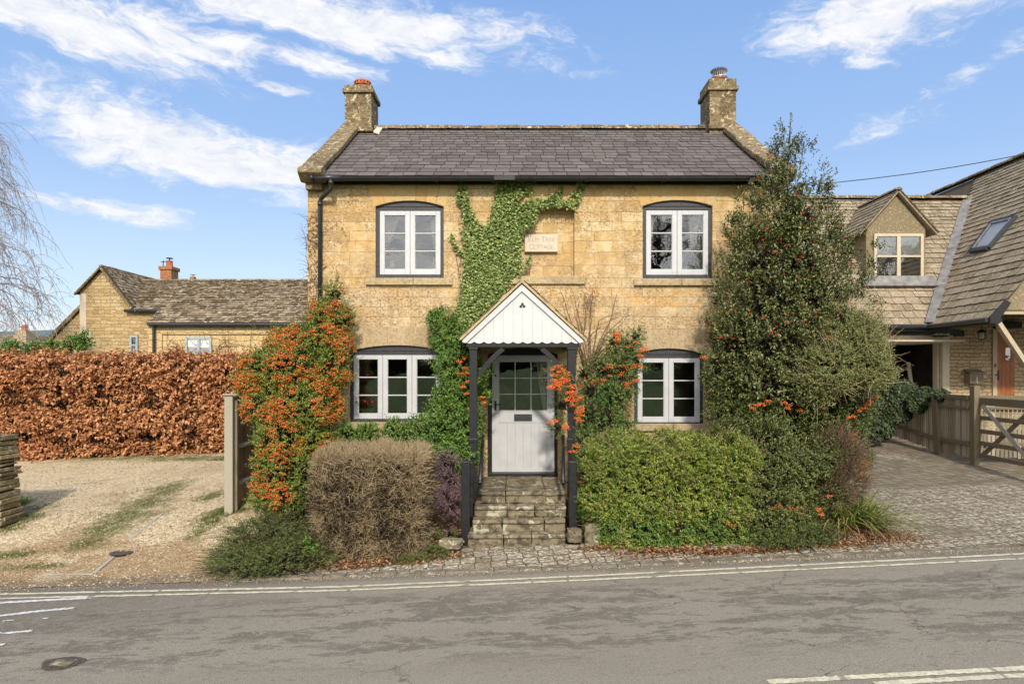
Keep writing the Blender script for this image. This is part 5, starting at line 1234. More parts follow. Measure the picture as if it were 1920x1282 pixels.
V, Fc = balls(rng, np.array([P(x, y, 9.95 if x < 1560 else 10.1) for x, y in bp]), .0085, .045, 24); np_mesh('berries', V, Fc, 'berry', r0, smooth=True)['kind'] = 'stuff'
V, Fc = sprigs(rng, np.array([P(x+rng.normal()*6, y+rng.normal()*6, 10.1 if x < 1560 else 10.25) for x, y in bp*3]), rvec(rng, len(bp)*3)+[0.2, -.2, .2], .14, 8, .034, .016); np_mesh('shoots', V, Fc, 'pyra_dark', r0)
# purple-brown twiggy edge at right
TB = px_blobs([(1570, 850, 44, 9.9), (1590, 900, 34, 9.8), (1560, 920, 34, 9.7)])
rng = np.random.default_rng(34); p, nn = blobs_pts(rng, TB, 1500, .6, .2)
r0 = thing('bare_shrub', 'bare reddish-brown twigs of a small shrub above the strap-leaved clump', 'shrub', tuple(P(1570, 960, 9.8)))
V, Fc = twigs(rng, twig_paths(rng, p, nn+rvec(rng, len(p))*.6+[0, 0, .5], .22, 4, .3), np.array([.0035, .003, .0025, .0015])); np_mesh('twigs', V, Fc, 'creeper_stem', r0)
V, Fc = sprigs(rng, p[::4], nn[::4], .08, 5, .022, .012); np_mesh('foliage', V, Fc, 'dark_shrub_leaf', r0)
# strap-leaved clump
def blades(rng, c, n, L, w, spread, mat, name, parent=None, seg=6, lean=(0, 0), droop=1.0):
    az = rng.random(n)*6.283; el = rng.uniform(.5, 1.45, n); Ls = L*rng.uniform(.5, 1.15, n); V = np.empty((n, seg+1, 2, 3))
    dirh = np.stack([np.cos(az)+lean[0], np.sin(az)+lean[1], az*0], 1); side = np.stack([-np.sin(az), np.cos(az), az*0], 1)
    base = np.array(c)+np.stack([rng.normal(size=n)*spread, rng.normal(size=n)*spread*.7, np.zeros(n)], 1)
    for i in range(seg+1):
        t = i/seg; h = np.cos(el)*t+.35*t*t*droop; v = np.sin(el)*t-.42*t*t*t*droop
        p = base+dirh*(h*Ls)[:, None]+np.array([0, 0, 1])*(v*Ls)[:, None]; ww = w*(1-t**2.5)*.5+.0008
        V[:, i, 0] = p-side*ww; V[:, i, 1] = p+side*ww
    b = (np.arange(n)*(seg+1)*2)[:, None]; Fc = np.concatenate([b+[2*i, 2*i+1, 2*i+3, 2*i+2] for i in range(seg)]); V = V.reshape(-1, 3)
    if name is None: return V, Fc
    return np_mesh(name, V, Fc, mat, parent)
rng = np.random.default_rng(41); c = G(1600, 995)
r0 = thing('strap_leaved_plant', 'clump of green and yellow strap leaves beside the block-paved drive', 'plant', tuple(c))
blades(rng, (c.x, c.y+.12, c.z), 520, .80, .022, .15, 'strap_leaf', 'leaves', r0, lean=(.15, -.1)); blades(rng, (c.x-.15, c.y+.05, c.z), 260, .34, .014, .22, 'dead_leaf', 'dead_leaves', r0, lean=(.1, -.25), droop=1.5)
# small leafy plant by the right post
c = P(1092, 965, 9.85); r0 = thing('leafy_plant', 'small broad-leaved green plant behind the right newel post', 'plant', tuple(c))
V, Fc = leaves(rng, np.repeat([c[:]], 60, 0)+rng.normal(size=(60, 3))*[.05, .05, .04], rvec(rng, 60)+[0, -.3, 1.3], np.tile([0, -1., .3], (60, 1))+rvec(rng, 60)*.5, .24, .07); np_mesh('leaves', V, Fc, 'bright_weed', r0)
# junipers
def juniper(name, label, spots, n, seed, L=.22):
    rng = np.random.default_rng(seed); C = np.array([s[0][:] for s in spots]); r0 = thing(name, label, 'shrub', (float(C[:, 0].mean()), float(C[:, 1].mean()), float(C[:, 2].min())))
    P_, D_ = [], []
    for c, rx, ry, h in spots:
        k = int(n*rx*ry/sum(s[1]*s[2] for s in spots)); a = rng.random(k)*6.283; r = rng.random(k)**.5
        x = c.x+np.cos(a)*rx*r; y = c.y+np.sin(a)*ry*r; z = gz(x, y)+h*np.sqrt(np.maximum(1-r**2, 0))*rng.uniform(.7, 1.05, k)
        P_.append(np.stack([x, y, z], 1)); D_.append(np.stack([np.cos(a)*r+rng.normal(size=k)*.3, np.sin(a)*r-.35+rng.normal(size=k)*.3, .08+.2*rng.random(k)], 1))
    p, d = np.concatenate(P_), np.concatenate(D_)
    V, Fc = sprigs(rng, p, d, L, 14, .035, .008, .55, .1, .25); np_mesh('foliage', V, Fc, 'juniper', r0)
    V, Fc = twigs(rng, twig_paths(rng, p[::3]-[0, 0, .05], d[::3], L*1.4, 4, .2), .003); np_mesh('twigs', V, Fc, 'dark_twig', r0)
    bl = [((s[0].x, s[0].y, s[0].z-.02), (s[1]*.92, s[2]*.92, s[3]*.82)) for s in spots]; core('branches', bl, 'dark_twig', r0, .95)
juniper('spreading_juniper', 'low spreading blue-green juniper at the edge of the gravel drive', [(G(480, 1068), .5, .35, .22), (G(540, 1060), .55, .4, .28), (G(500, 1030), .55, .45, .38), (G(560, 1000), .5, .4, .55), (G(545, 960), .35, .3, .5), (G(450, 1050), .3, .35, .15), (G(600, 1040), .3, .3, .4)], 2300, 51)
juniper('spreading_juniper', 'small dark juniper at the kerb below the dark green shrub', [(G(1500, 1018), .35, .22, .2), (G(1455, 1022), .3, .18, .16), (G(1525, 1010), .25, .2, .22)], 620, 52, .15)
juniper('ground_cover', 'low green mat of ground cover among fallen leaves left of the steps', [(G(770, 1052), .22, .1, .06), (G(745, 1035), .15, .14, .1), (G(815, 1040), .2, .16, .1), (G(838, 1010), .15, .12, .1)], 330, 53, .07)
# bright weed in the juniper
c = P(580, 1025, 9.05); V, Fc = sprigs(rng, np.repeat([c[:]], 26, 0)+rng.normal(size=(26, 3))*.045, rvec(rng, 26)+[0, -.3, .8], .08, 7, .03, .02)
r_ = np_mesh('weed', V, Fc, 'bright_weed'); tag(r_, 'bright green weed poking from the juniper beside the brown shrub', 'plant')
# heather
HB2 = px_blobs([(834, 862, 15, 10.1), (845, 900, 20, 9.9), (836, 930, 17, 9.85), (852, 945, 16, 9.8), (828, 885, 14, 10.0), (840, 985, 10, 9.6), (846, 870, 13, 10.0)])
shrub('heather', 'spindly pink-purple heather between the brown shrub and the left newel post', 'shrub', HB2, 420, 'heather', .14, 12, .013, .009, .5, .3, .7, .2, 54, cs=.5)
# fallen leaves
def litter(name, label, spots, seed, mat='dead_leaf', ll=.05):
    rng = np.random.default_rng(seed); P_ = []
    for c, rx, ry, k in spots:
        a = rng.normal(size=(k, 2))*.5; x = c.x+a[:, 0]*rx; y = c.y+a[:, 1]*ry; P_.append(np.stack([x, y, gz(x, y)+.008+rng.random(k)*.03], 1))
    p = np.concatenate(P_); n = len(p); d = rvec(rng, n)*[1, 1, .35]; f = rvec(rng, n)*.6+[0, 0, 1]
    V, Fc = leaves(rng, p, d, f, ll, ll*.6, .3); return stuff(np_mesh(name, V, Fc, mat), label, 'leaves')
litter('fallen_leaves', 'brown fallen leaves drifted along the foot of the left bushes', [(G(640, 1062), .6, .12, 420), (G(720, 1055), .7, .14, 480), (G(800, 1020), .5, .3, 520), (G(850, 1000), .3, .25, 260), (G(835, 1045), .3, .12, 120), (G(780, 985), .4, .2, 200)], 61)
litter('fallen_leaves', 'reddish fallen leaves along the kerb under the clipped hedge', [(G(1130, 1030), .35, .08, 160), (G(1250, 1035), .7, .08, 420), (G(1350, 1037), .6, .1, 330), (G(1440, 1033), .5, .1, 260), (G(1100, 985), .2, .3, 200), (G(1220, 1045), .8, .1, 60)], 62)
litter('fallen_leaves', 'dry brown leaf litter round the strap-leaved clump', [(G(1640, 1005), .55, .3, 900), (G(1580, 1022), .5, .14, 620), (G(1680, 1010), .5, .25, 260), (G(1650, 975), .3, .4, 250)], 63, ll=.035)

# ------------------------------------------------------------------ beech hedge
HY0 = 16.0
bh = thing('beech_hedge', 'long copper-brown beech hedge behind the gravel drive', 'hedge', (-8.8, HY0+.5, .4))
rng = np.random.default_rng(71); zt = fz(668, HY0); p, nn = box_pts(rng, -13.2, fx(600, HY0), HY0, HY0+1.0, .30, zt-.02, 13500, .12, .30, 2.6, .17); p, nn = clump(rng, p, nn, 3.6, -.36)
d = nn*.7+rvec(rng, len(p))*.6+[0, 0, .15]; q, nq = box_pts(rng, -13.2, fx(600, HY0), HY0+.22, HY0+1.0, .30, zt-.16, 3200, .12, .1, 3.2, .06)
V, Fc = cat(sprigs(rng, p, d, .19, 7, .088, .054, .8, -.25, .35), sprigs(rng, q, nq+rvec(rng, len(q))*.7, .2, 7, .09, .055, .8, -.2, .35)); np_mesh('foliage', V, Fc, 'beech_leaf', bh)
q, nq = box_pts(rng, -13.2, fx(600, HY0), HY0+.1, HY0+.9, .30, zt-.45, 2600, .1, .1, 3.2, .06)
V, Fc = twigs(rng, twig_paths(rng, q, rvec(rng, len(q))*.5+[0, -.1, .8], .5, 4, .2), .006); np_mesh('twigs', V, Fc, 'dark_twig', bh)
shade_core('branches', -13.1, fx(595, HY0), HY0+.42, HY0+.9, .2, zt-.36, 'dark_twig', bh)
# grey fence and ivy top behind the hedge at the far left
mb = MB(); 
for i in range(26): mb.box(-13.6+i*.14, -13.6+i*.14+.13, 17.55, 17.58, .3, fz(668, 17.55))
fl = mb.build('board_fence', 'fence_board'); tag(fl, 'grey board fence showing above the far left end of the beech hedge', 'fence')
IB = px_blobs([(20, 655, 14, 17.7, 1, .7), (60, 655, 13, 17.7, 1, .6), (100, 654, 13, 17.7, 1, .6), (135, 652, 14, 17.7, 1, .8), (156, 642, 9, 17.7, 1, 1.6)])
shrub('green_shrub', 'green shrub tops between the beech hedge and the lean-to', 'shrub', IB, 420, 'shrub_leaf', .16, 8, .06, .03, .8, .1, .4, .2, 72, cs=.6)

def pebbles(name, label, n, fxy, seed, r0_, r1_, mat):
    rng = np.random.default_rng(seed); x, y = fxy(rng, n); n = len(x); V, Fc = balls(rng, np.stack([x, y, gz(x, y)], 1), 1.0, 0, 1)
    c = np.repeat(np.stack([x, y, gz(x, y)+.002], 1), 12, 0); V = c+(V-np.repeat(np.stack([x, y, gz(x, y)], 1), 12, 0))*np.repeat(rng.uniform(r0_, r1_, n)**1.0, 12)[:, None]*np.repeat(rng.uniform(.6, 1.4, (n, 3))*[1, 1, .55], 12, 0)
    return stuff(np_mesh(name, V, Fc, mat), label, 'gravel')
def fa(rng, n):
    y = 8.75+rng.random(n)**1.5*6.5; x = rng.uniform(-11, -3.7, n); k = (y > 8.9) | (rng.random(n) < .5); return x[k], y[k]
pebbles('loose_gravel', 'loose pale stones scattered over the gravel drive', 9000, fa, 201, .006, .016, 'loose_stone')
pebbles('road_grit', 'fine grit washed along the edge of the road', 2600, lambda r, n: ((lambda x: (x, kerb_y(x)-.03-np.abs(r.normal(size=n))*.09))(r.uniform(-9, 9, n))), 202, .003, .008, 'loose_stone')
# grass tufts
def tufts(name, label, spots, seed, L=.06, mat='grass'):
    rng = np.random.default_rng(seed); Vs = []
    for c, rx, ry, k in spots:
        a = rng.normal(size=(k, 2))*.55; x = c.x+a[:, 0]*rx; y = c.y+a[:, 1]*ry; keep = lump(np.stack([x, y, x*.6-y], 1), 4.5)+rng.normal(size=k)*.25 > .02; x, y = x[keep], y[keep]; k = len(x); base = np.stack([x, y, gz(x, y)-.005], 1)
        V, Fc = blades(rng, (0, 0, 0), k, L, .006, 0, None, None, seg=2, droop=.6); V = V.reshape(k, -1, 3)+base[:, None]; Vs.append((V.reshape(-1, 3), Fc))
    V, Fc = cat(*Vs); return stuff(np_mesh(name, V, Fc, mat), label, 'grass')
tufts('grass', 'short grass growing in patches across the gravel drive', [(c, rx_, ry_, int(2600*rx_*ry_)+300) for c, rx_, ry_ in GP], 81, .05)
tufts('grass', 'longer grass round the foot of the fence post and wall end', [(G(395, 975), .35, .3, 900), (G(440, 955), .3, .2, 600), (G(20, 975), .5, .3, 1500), (G(470, 960), .3, .25, 400), (G(10, 990), .5, .3, 900)], 82, .08)
xv = rng.uniform(3.2, 12, 9000); yv = rng.uniform(3.6, 5.12, 9000); V, Fc = blades(rng, (0, 0, 0), 9000, .06, .006, 0, None, None, seg=2, droop=.6)
V = V.reshape(9000, -1, 3)+np.stack([xv, yv, gz(xv, yv)-.02], 1)[:, None]; stuff(np_mesh('grass', V.reshape(-1, 3), Fc, 'grass'), 'green verge grass beyond the near double lines', 'grass')
c = G(32, 945); r0 = thing('leafy_plant', 'bright green leafy clump at the foot of the dry stone wall', 'plant', tuple(c)); blades(rng, (c.x, c.y, c.z), 160, .24, .016, .1, 'bright_weed', 'leaves', r0)

# ------------------------------------------------------------------ dry stone wall end, left
ds = thing('dry_stone_wall', 'end of a lichened dry stone wall at the left edge', 'wall', (-8.6, 11.0, .1))
rr = random.Random(12); mb = MB(); z = .0; top = fz(822, 10.9)
while z < top:
    h = rr.uniform(.05, .105); xe = -8.22+.14*(1-z/top)+rr.uniform(-.03, .03); y = 10.9-.06*(1-z/top)
    x = xe
    while x > -10.8:
        w = rr.uniform(.08, .24); jy = rr.uniform(-.07, .03)
        mb.box(x-w+.016, x, y+jy, y+.45, z+.007+rr.uniform(-.006, .004), z+h-.006+rr.uniform(-.008, .004)); mb.v[-8:] = [(a_+rr.uniform(-.014, .014), b_+rr.uniform(-.03, .03), c_+rr.uniform(-.012, .012)) for a_, b_, c_ in mb.v[-8:]]; x -= w
    z += h
o = bevel(mb.build('courses', 'dry_stone', ds), .012, 2)
mb = MB(); mb.box(-10.8, -8.24, 10.96, 11.3, -.1, top-.02); mb.build('hearting', 'dark_twig', ds)
mb = MB(); x = -8.3
while x > -10.8:
    w = rr.uniform(.1, .2); mb.lathe([(.05, -.2), (w*.55, -.1), (w*.6, 0), (w*.4, .07), (.01, .09)], (x-w/2, 11.05, top+.04), 9); x -= w
mb.build('cope_stones', 'dry_stone', ds)

# ------------------------------------------------------------------ fence panel left of the cottage
fp = thing('timber_fence', 'weathered timber fence panel with pale post beside the orange pyracantha', 'fence', tuple(G(433, 962)))
c = P(433, 960, 11.2); zt_ = fz(741, 11.2)
mb = MB(); mb.box(c.x-.082, c.x+.055, 11.13, 11.23, -.1, zt_); bevel(mb.build('post', 'pale_wood', fp), .006)
mb = MB(); mb.box(c.x-.10, c.x+.14, 11.10, 11.27, zt_+.002, zt_+.028); bevel(mb.build('cap', 'pale_wood', fp), .006)
mb = MB(); mb.box(c.x+.03, c.x+.09, 11.232, 11.30, -.05, zt_-.01); mb.build('frame', 'weathered_wood', fp)
mb = MB(); y = 11.24
while y < 13.1: mb.box(c.x-.02, c.x-.005+rr.uniform(0, .006), y, y+.115, .12, zt_-.05); y += .12
mb.build('boards', 'fence_board', fp)
for zz in (fz(763, 11.3), fz(835, 11.3), fz(904, 11.3)):
    mb = MB(); mb.prism([(c.x+.002, 11.302, zz+.02), (c.x+.085, 11.302, zz), (c.x+.085, 11.302, zz-.045), (c.x+.002, 11.302, zz-.045)], (0, 1.8, 0)); mb.build('rail', 'pale_wood', fp)

# ------------------------------------------------------------------ far left house
fh = thing('stone_house', 'low golden stone house with mossy stone roof beyond the beech hedge', 'house', (-13, 25, .9))
YA = 25.0; X_ = lambda p, Y=YA: fx(p, Y)
zA = fz(578, 25.0); Yr = 27.3; zr = fz(527, Yr); slope = (zr-zA)/(Yr-YA)
Yb = 24.0; zB = zA-slope*(YA-Yb)
gx0, gx1 = X_(150), X_(305); apx_ = X_(192); zap = fz(505, YA); zl = fz(548, YA); zr2 = fz(577, YA)
mb = MB(); mb.prism([(gx0, YA, 0), (gx1, YA, 0), (gx1, YA, zA), (X_(249), YA, zA), (apx_, YA, zap), (gx0, YA, zl)], (0, 4.6, 0)); mb.build('wall', 'rubble', fh)
mb = MB(); mb.box(X_(150)-.003, X_(162), YA-.012, YA, .5, zl-.05)
for k in range(8): mb.box(X_(162), X_(162)+(.16 if k % 2 else .05), YA-.012, YA, 1.9+k*.26, 1.9+k*.26+.22)
mb.build('quoins', 'plaque_stone', fh)
mb = MB(); mb.prism([(gx0-.01, YA+.4, 0), (gx0-.01, YA+.4, fz(572, YA+.4)), (X_(92, YA+.4), YA+.4, fz(645, YA+.4)), (X_(92, YA+.4), YA+.4, 0)], (0, 4, 0)); mb.build('lean_to_wall', 'rubble', fh)
mb = MB(); a, b = Vector((gx0+.02, YA+.3, fz(570, YA+.4)+.03)), Vector((X_(84, YA+.4), YA+.3, fz(650, YA+.4)+.03)); mb.prism([a, b, b+Vector((-.05, 0, .12)), a+Vector((-.05, 0, .12))], (0, 4.2, 0)); mb.build('lean_to_roof', 'old_stone', fh)
mb = MB(); mb.box(gx1+.002, -3.0, Yb, Yb+5, 0, zB); wl = mb.build('wing_wall', 'warm_render', fh)
# gable block roof slopes
for s, xe, ze in ((-1, gx0-.12, zl-.1), (1, X_(250)+.02, zA-.02)):
    a = Vector((apx_, YA-.1, zap+.06)); e = Vector((xe, YA-.1, ze+.02)); dd = e-a; nn_ = Vector((-dd.z, 0, dd.x)).normalized(); nn_ = nn_ if nn_.z > 0 else -nn_
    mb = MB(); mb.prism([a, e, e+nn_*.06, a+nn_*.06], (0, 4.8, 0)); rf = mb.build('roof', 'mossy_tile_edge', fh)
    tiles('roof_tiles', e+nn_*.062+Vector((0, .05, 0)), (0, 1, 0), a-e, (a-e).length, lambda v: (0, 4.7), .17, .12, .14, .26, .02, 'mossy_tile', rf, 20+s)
mb = MB()
for s, xe, ze in ((-1, gx0-.12, zl-.1), (1, X_(250)+.02, zA-.02)):
    mb.bar((apx_, YA-.13, zap+.05), (xe, YA-.13, ze), .05, .1, (0, 1, 0))
mb.build('verge', 'old_stone', fh)
# main roof with catslide
rd = Vector((0, Yr-(Yb-.12), zr-(zB-.12*slope))); RL = rd.length; p0 = Vector((0, Yb-.12, zB-.12*slope)); step_v = ((YA-.12)-(Yb-.12))/rd.y*RL
mb = MB(); mb.prism([(X_(306), p0.y, p0.z), (X_(306), Yr, zr), (X_(306), Yr+3.3, p0.z), (X_(306), Yr+3.3, p0.z-.1), (X_(306), Yr, zr-.12), (X_(306), p0.y, p0.z-.08)], (8.4, 0, 0))
mb.prism([(X_(262), YA-.12, zA-.12*slope), (X_(235, Yr), Yr, zr), (X_(235, Yr), Yr, zr-.1), (X_(262), YA-.12, zA-.12*slope-.08)], (X_(307)-X_(262), 0, 0))
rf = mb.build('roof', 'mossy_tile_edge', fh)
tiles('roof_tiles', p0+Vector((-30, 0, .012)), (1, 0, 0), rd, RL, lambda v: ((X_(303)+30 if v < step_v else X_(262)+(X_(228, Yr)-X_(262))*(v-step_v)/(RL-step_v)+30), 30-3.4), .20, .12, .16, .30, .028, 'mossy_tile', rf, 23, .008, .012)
ridge_row('ridge_tiles', (X_(236, Yr), Yr, zr), (-3.4, Yr, zr), .1, .5, 'old_stone', rf, 6, 6)
ridge_row('ridge_tiles', (apx_, YA-.1, zap+.10), (apx_, YA+4.6, zap+.10), .08, .5, 'old_stone', rf, 7, 6)
mb = MB(); mb.bar((X_(262), YA-.2, zA-.1), (X_(232, Yr), Yr-.08, zr+.05), .16, .02, (0, -.5, 1)); mb.build('valley_flashing', 'lead', fh)
mb = MB(); mb.tube([(X_(238), YA-.16, zA-.10), (X_(306), YA-.16, zA-.10)], .06, 8); mb.tube([(X_(285, Yb), Yb-.17, zB-.11), (-3.5, Yb-.17, zB-.11)], .06, 8); mb.tube([(X_(291, Yb), Yb-.1, zB-.12), (X_(291, Yb), Yb-.08, .6)], .05, 8); mb.build('gutter', 'gutter_black', fh)
# windows
def house_window(x0, x1, z0, z1, y, mat, parent, nc, blind=0, bars=0, yb=.05):
    mb = MB(); t = .07; mb.box(x0, x0+t, y-.02, y+.05, z0, z1); mb.box(x1-t, x1, y-.02, y+.05, z0, z1); mb.box(x0+t, x1-t, y-.02, y+.05, z1-t, z1); mb.box(x0+t, x1-t, y-.02, y+.05, z0, z0+t)
    for i in range(1, nc): a = x0+(x1-x0)*i/nc; mb.box(a-t*.7, a+t*.7, y-.018, y+.05, z0+t, z1-t)
    for i in range(bars): a = z0+(z1-z0)*(i+1)/(bars+1); mb.box(x0+t, x1-t, y-.014, y+.04, a-.025, a+.025)
    w = mb.build('window', mat, parent); mb = MB(); mb.add([(x0+t*.5, y+.02, z0+t*.5), (x1-t*.5, y+.02, z0+t*.5), (x1-t*.5, y+.02, z1-t*.5), (x0+t*.5, y+.02, z1-t*.5)], [(0, 1, 2, 3)]); mb.build('pane', 'glass', w)
    mb = MB(); mb.box(x0+.01, x1-.01, y+.055, y+.06, z0+.01, z1-.01); mb.build('backing', 'interior_dark', w)
    if blind: mb = MB(); mb.box(x0+t, x1-t, y+.03, y+.035, z1-t-(z1-z0-2*t)*blind, z1-t); mb.build('blind', 'blind', w)
    return w
house_window(fx(349, Yb), fx(398, Yb), fz(664, Yb), fz(632, Yb), Yb-.06, 'blue_grey_paint', fh, 2, .65)
house_window(fx(245, YA), fx(260, YA), fz(665, YA), fz(629, YA), YA-.06, 'blue_grey_paint', fh, 1, 0, 1)
mb = MB(); mb.tube([(fx(305, Yb), Yb-.03, 1.5), (fx(305, Yb), Yb-.03, fz(627, Yb)), (fx(520, Yb), Yb-.03, fz(627, Yb))], .012, 5)
mb.build('cable', 'creeper_stem', fh)
nb = 260; a = np.stack([rng.uniform(fx(308, Yb), fx(470, Yb), nb), np.full(nb, Yb-.04), rng.uniform(2.2, fz(645, Yb), nb)], 1)
fc_ = thing('wall_creeper', 'thin bare creeper on the warm wall of the far left house', 'creeper', (fx(400, Yb), Yb, 1.2))
V, Fc = twigs(rng, twig_paths(rng, a, rvec(rng, nb)*[1, .05, .7]+[0, 0, .5], .5, 4, .3), .005); np_mesh('stem', V, Fc, 'creeper_stem', fc_)
# brick chimney with pot and aerial
cx_, cy_ = fx(317, 28), 28.0; mb = MB(); mb.box(cx_-.22, cx_+.24, cy_-.3, cy_+.3, 5.5, fz(506, 28)); mb.box(cx_-.27, cx_+.29, cy_-.35, cy_+.35, fz(508, 28), fz(501, 28)); ch = bevel(mb.build('chimney', 'brickwork', fh, 'red brick chimney with mossy cap'), .02)
mb = MB(); mb.lathe([(.13, 0), (.12, .22), (.14, .24), (.1, .26)], (cx_+.02, cy_, fz(501, 28)), 14); mb.build('chimney_pot', 'terracotta', ch)
mb = MB(); mb.lathe([(.02, .26), (.02, .34), (.14, .35), (.12, .38), (.01, .39)], (cx_+.02, cy_, fz(501, 28)), 12); mb.tube([(cx_-.24, cy_, fz(515, 28)), (cx_-.24, cy_, fz(488, 28))], .02, 5); mb.tube([(cx_-.34, cy_, fz(491, 28)), (cx_-.1, cy_, fz(491, 28))], .015, 5); mb.build('aerial', 'iron', ch)
cx_ = fx(362, 28); mb = MB(); mb.box(cx_-.08, cx_+.08, cy_-.1, cy_+.1, 5.8, fz(519, 28)); c3 = mb.build('chimney', 'brickwork', fh, 'tiny chimney just over the ridge'); mb = MB(); mb.lathe([(.03, 0), (.03, .07), (.1, .08), (.1, .1), (.01, .11)], (cx_, cy_, fz(519, 28)), 10); mb.build('cowl', 'steel', c3)
mb = MB(); mb.prism([(X_(258, 31), 31, 5.5), (X_(265, 31), 31, fz(519, 31)), (X_(292, 31), 31, fz(527, 31)), (X_(300, 31), 31, 5.5)], (0, 1.5, 0)); mb.build('rear_gable', 'plaque_stone', fh)
# distant roof and chimney, hill
dh = thing('distant_house', 'distant grey roof with a yellow brick chimney at the left horizon', 'house', (fx(20, 70), 70, 1.5))
mb = MB(); mb.prism([(fx(-60, 70), 70, 1.0), (fx(-60, 70), 70, fz(668, 70)), (fx(-20, 70), 72, fz(625, 70)), (fx(30, 70), 72, fz(626, 70)), (fx(52, 70), 70, fz(668, 70)), (fx(52, 70), 70, 1)], (0, 4, 0)); mb.build('roof', 'old_stone', dh)
mb = MB(); mb.box(fx(14, 70), fx(36, 70), 71, 72.4, 4, fz(618, 70)); cc = mb.build('chimney', 'sill_stone', dh); mb = MB(); mb.lathe([(.3, 0), (.24, .6), (.2, .62)], (fx(25, 70), 71.6, fz(618, 70)), 10); mb.build('chimney_pot', 'terracotta', cc)
xs = np.linspace(-2400, 1200, 120); ys = np.linspace(1500, 2100, 12); X2, Y2 = np.meshgrid(xs, ys, indexing='ij')
prof = 105+22*np.sin(xs*.004+1)+9*np.sin(xs*.017)+5*np.sin(xs*.05); Z2 = np.interp(Y2, [1500, 1700, 2100], [0, .75, 1.0])*prof[:, None]
Vh = np.stack([X2, Y2, Z2], 2).reshape(-1, 3); i = np.arange(119)[:, None]*12+np.arange(11)[None]
new_mat('hill'); _m, _t, _b = new_mat('hill'); finish(_t, _b, _t.ramp(_t.noise(pos(_t), .03, 6, .7), [(.35, (.085, .125, .13)), (.65, (.15, .20, .20))]), .95, .05)  # muted blue-green: distance haze painted into the hill's colour
struct(np_mesh('hills', Vh, np.stack([i, i+12, i+13, i+1], 2).reshape(-1, 4), 'hill', smooth=True))

# ------------------------------------------------------------------ weeping birch at the left edge
bt = thing('weeping_birch', 'bare weeping birch with drooping twigs at the left edge', 'tree', (-17.6, 21, 1.0))
rng = np.random.default_rng(91); mb = MB(); base = Vector((-17.6, 21, .7)); top = Vector((-17.9, 21, 10.5)); mb.tube([base, base.lerp(top, .4)+Vector((.15, 0, 0)), top], [.22, .14, .03], 10)
limb_pts, limb_dirs = [], []
for k in range(26):
    t = rng.uniform(.25, .98); a = base.lerp(top, t); az2 = rng.uniform(-1.0, 1.0); L = rng.uniform(1.6, 3.9)*(1.1-.4*t); out = Vector((math.cos(az2), math.sin(az2)*.7, 0)); pts = [a]
    for i in range(1, 9):
        u = i/8; pts.append(a+out*L*(1-(1-u)**1.4)+Vector((0, 0, L*(.65*u-.85*u*u)))+Vector(rng.normal(size=3)*.04))
    mb.tube(pts, list(np.linspace(.035, .006, 9)), 5)
    for i in range(2, 9):
        for _ in range(4): limb_pts.append((pts[i]+Vector(rng.normal(size=3)*.08))[:]); limb_dirs.append((out*.6+Vector(rng.normal(size=3)*.45))[:])
mb.build('trunk', 'birch_twig', bt)
pth = twig_paths(rng, np.array(limb_pts), np.array(limb_dirs), 1.3, 8, .12, -.36); V, Fc = twigs(rng, pth, np.linspace(.0085, .0045, 8)); np_mesh('twigs', V, Fc, 'birch_twig', bt)
mids = pth[:, 3:].reshape(-1, 3); mids = mids[rng.random(len(mids)) < .35]; d2 = rvec(rng, len(mids))*[1, 1, .5]+[0, 0, -.4]; V, Fc = twigs(rng, twig_paths(rng, mids, d2, .35, 4, .2, -.3), .004); np_mesh('twiglets', V, Fc, 'birch_twig', bt)
k = mids[rng.random(len(mids)) < .22]; V, Fc = balls(rng, k, .014, .02, 1); np_mesh('catkins', V, Fc, 'dark_twig', bt)['kind'] = 'stuff'

# ------------------------------------------------------------------ right: garage house
gh = thing('garage_house', 'stone-roofed house with dormer and open garage to the right of the cottage', 'house', (11.5, 17.8, 1.0))
GY = 17.8; EY, Ez = 17.45, fz(607, 17.45); RGY = 21.0; RGz = fz(373, 21.0); ws = (RGz-Ez)/(RGY-EY)
XE = fx(1742, EY)        # where the wing's eaves run towards the camera
XRd = 14.8; WZ = Ez; wsl = (6.28+CZ-Ez)/(XRd-XE); FY = 15.2
# walls
gxl, gxr = 6.6, fx(1767, GY); gtop = fz(640, GY)
mb = MB(); mb.box(6.2, 8.75, GY, GY+.3, .2, Ez-.02); mb.box(gxr, 18.5, GY, GY+.3, .2, Ez+.35); mb.box(8.75, gxr, GY, GY+.3, gtop+.16, Ez-.02)
mb.box(6.2, 6.5, GY+.3, 24, .2, Ez+.1); mb.box(6.2, 18.5, 23.7, 24, .2, Ez)
mb.build('wall', 'garage_rubble', gh)
mb = MB(); mb.box(8.4, gxr+.4, GY+.31, 23.6, .95, 3.75); mb.f = [f for i, f in enumerate(mb.f) if i != 2]; mb.build('garage_interior', 'garage_dark', gh, fix=False)
mb = MB(); mb.box(gxr-.012, gxr+.17, GY-.03, GY+.1, .8, gtop+.16); mb.box(8.6, gxr-.014, GY-.03, GY+.1, gtop+.03, gtop+.16); mb.box(gxr-.07, gxr-.014, GY+.1, GY+.3, .8, gtop+.03)
bevel(mb.build('garage_frame', 'cream_paint', gh), .006)
mb = MB(); mb.box(8.7, fx(1808, GY-.75), GY-.8, GY+1.4, gtop-.04, gtop+.0); bevel(mb.build('garage_door', 'cream_paint', gh, 'cream up-and-over garage door tilted open'), .006)
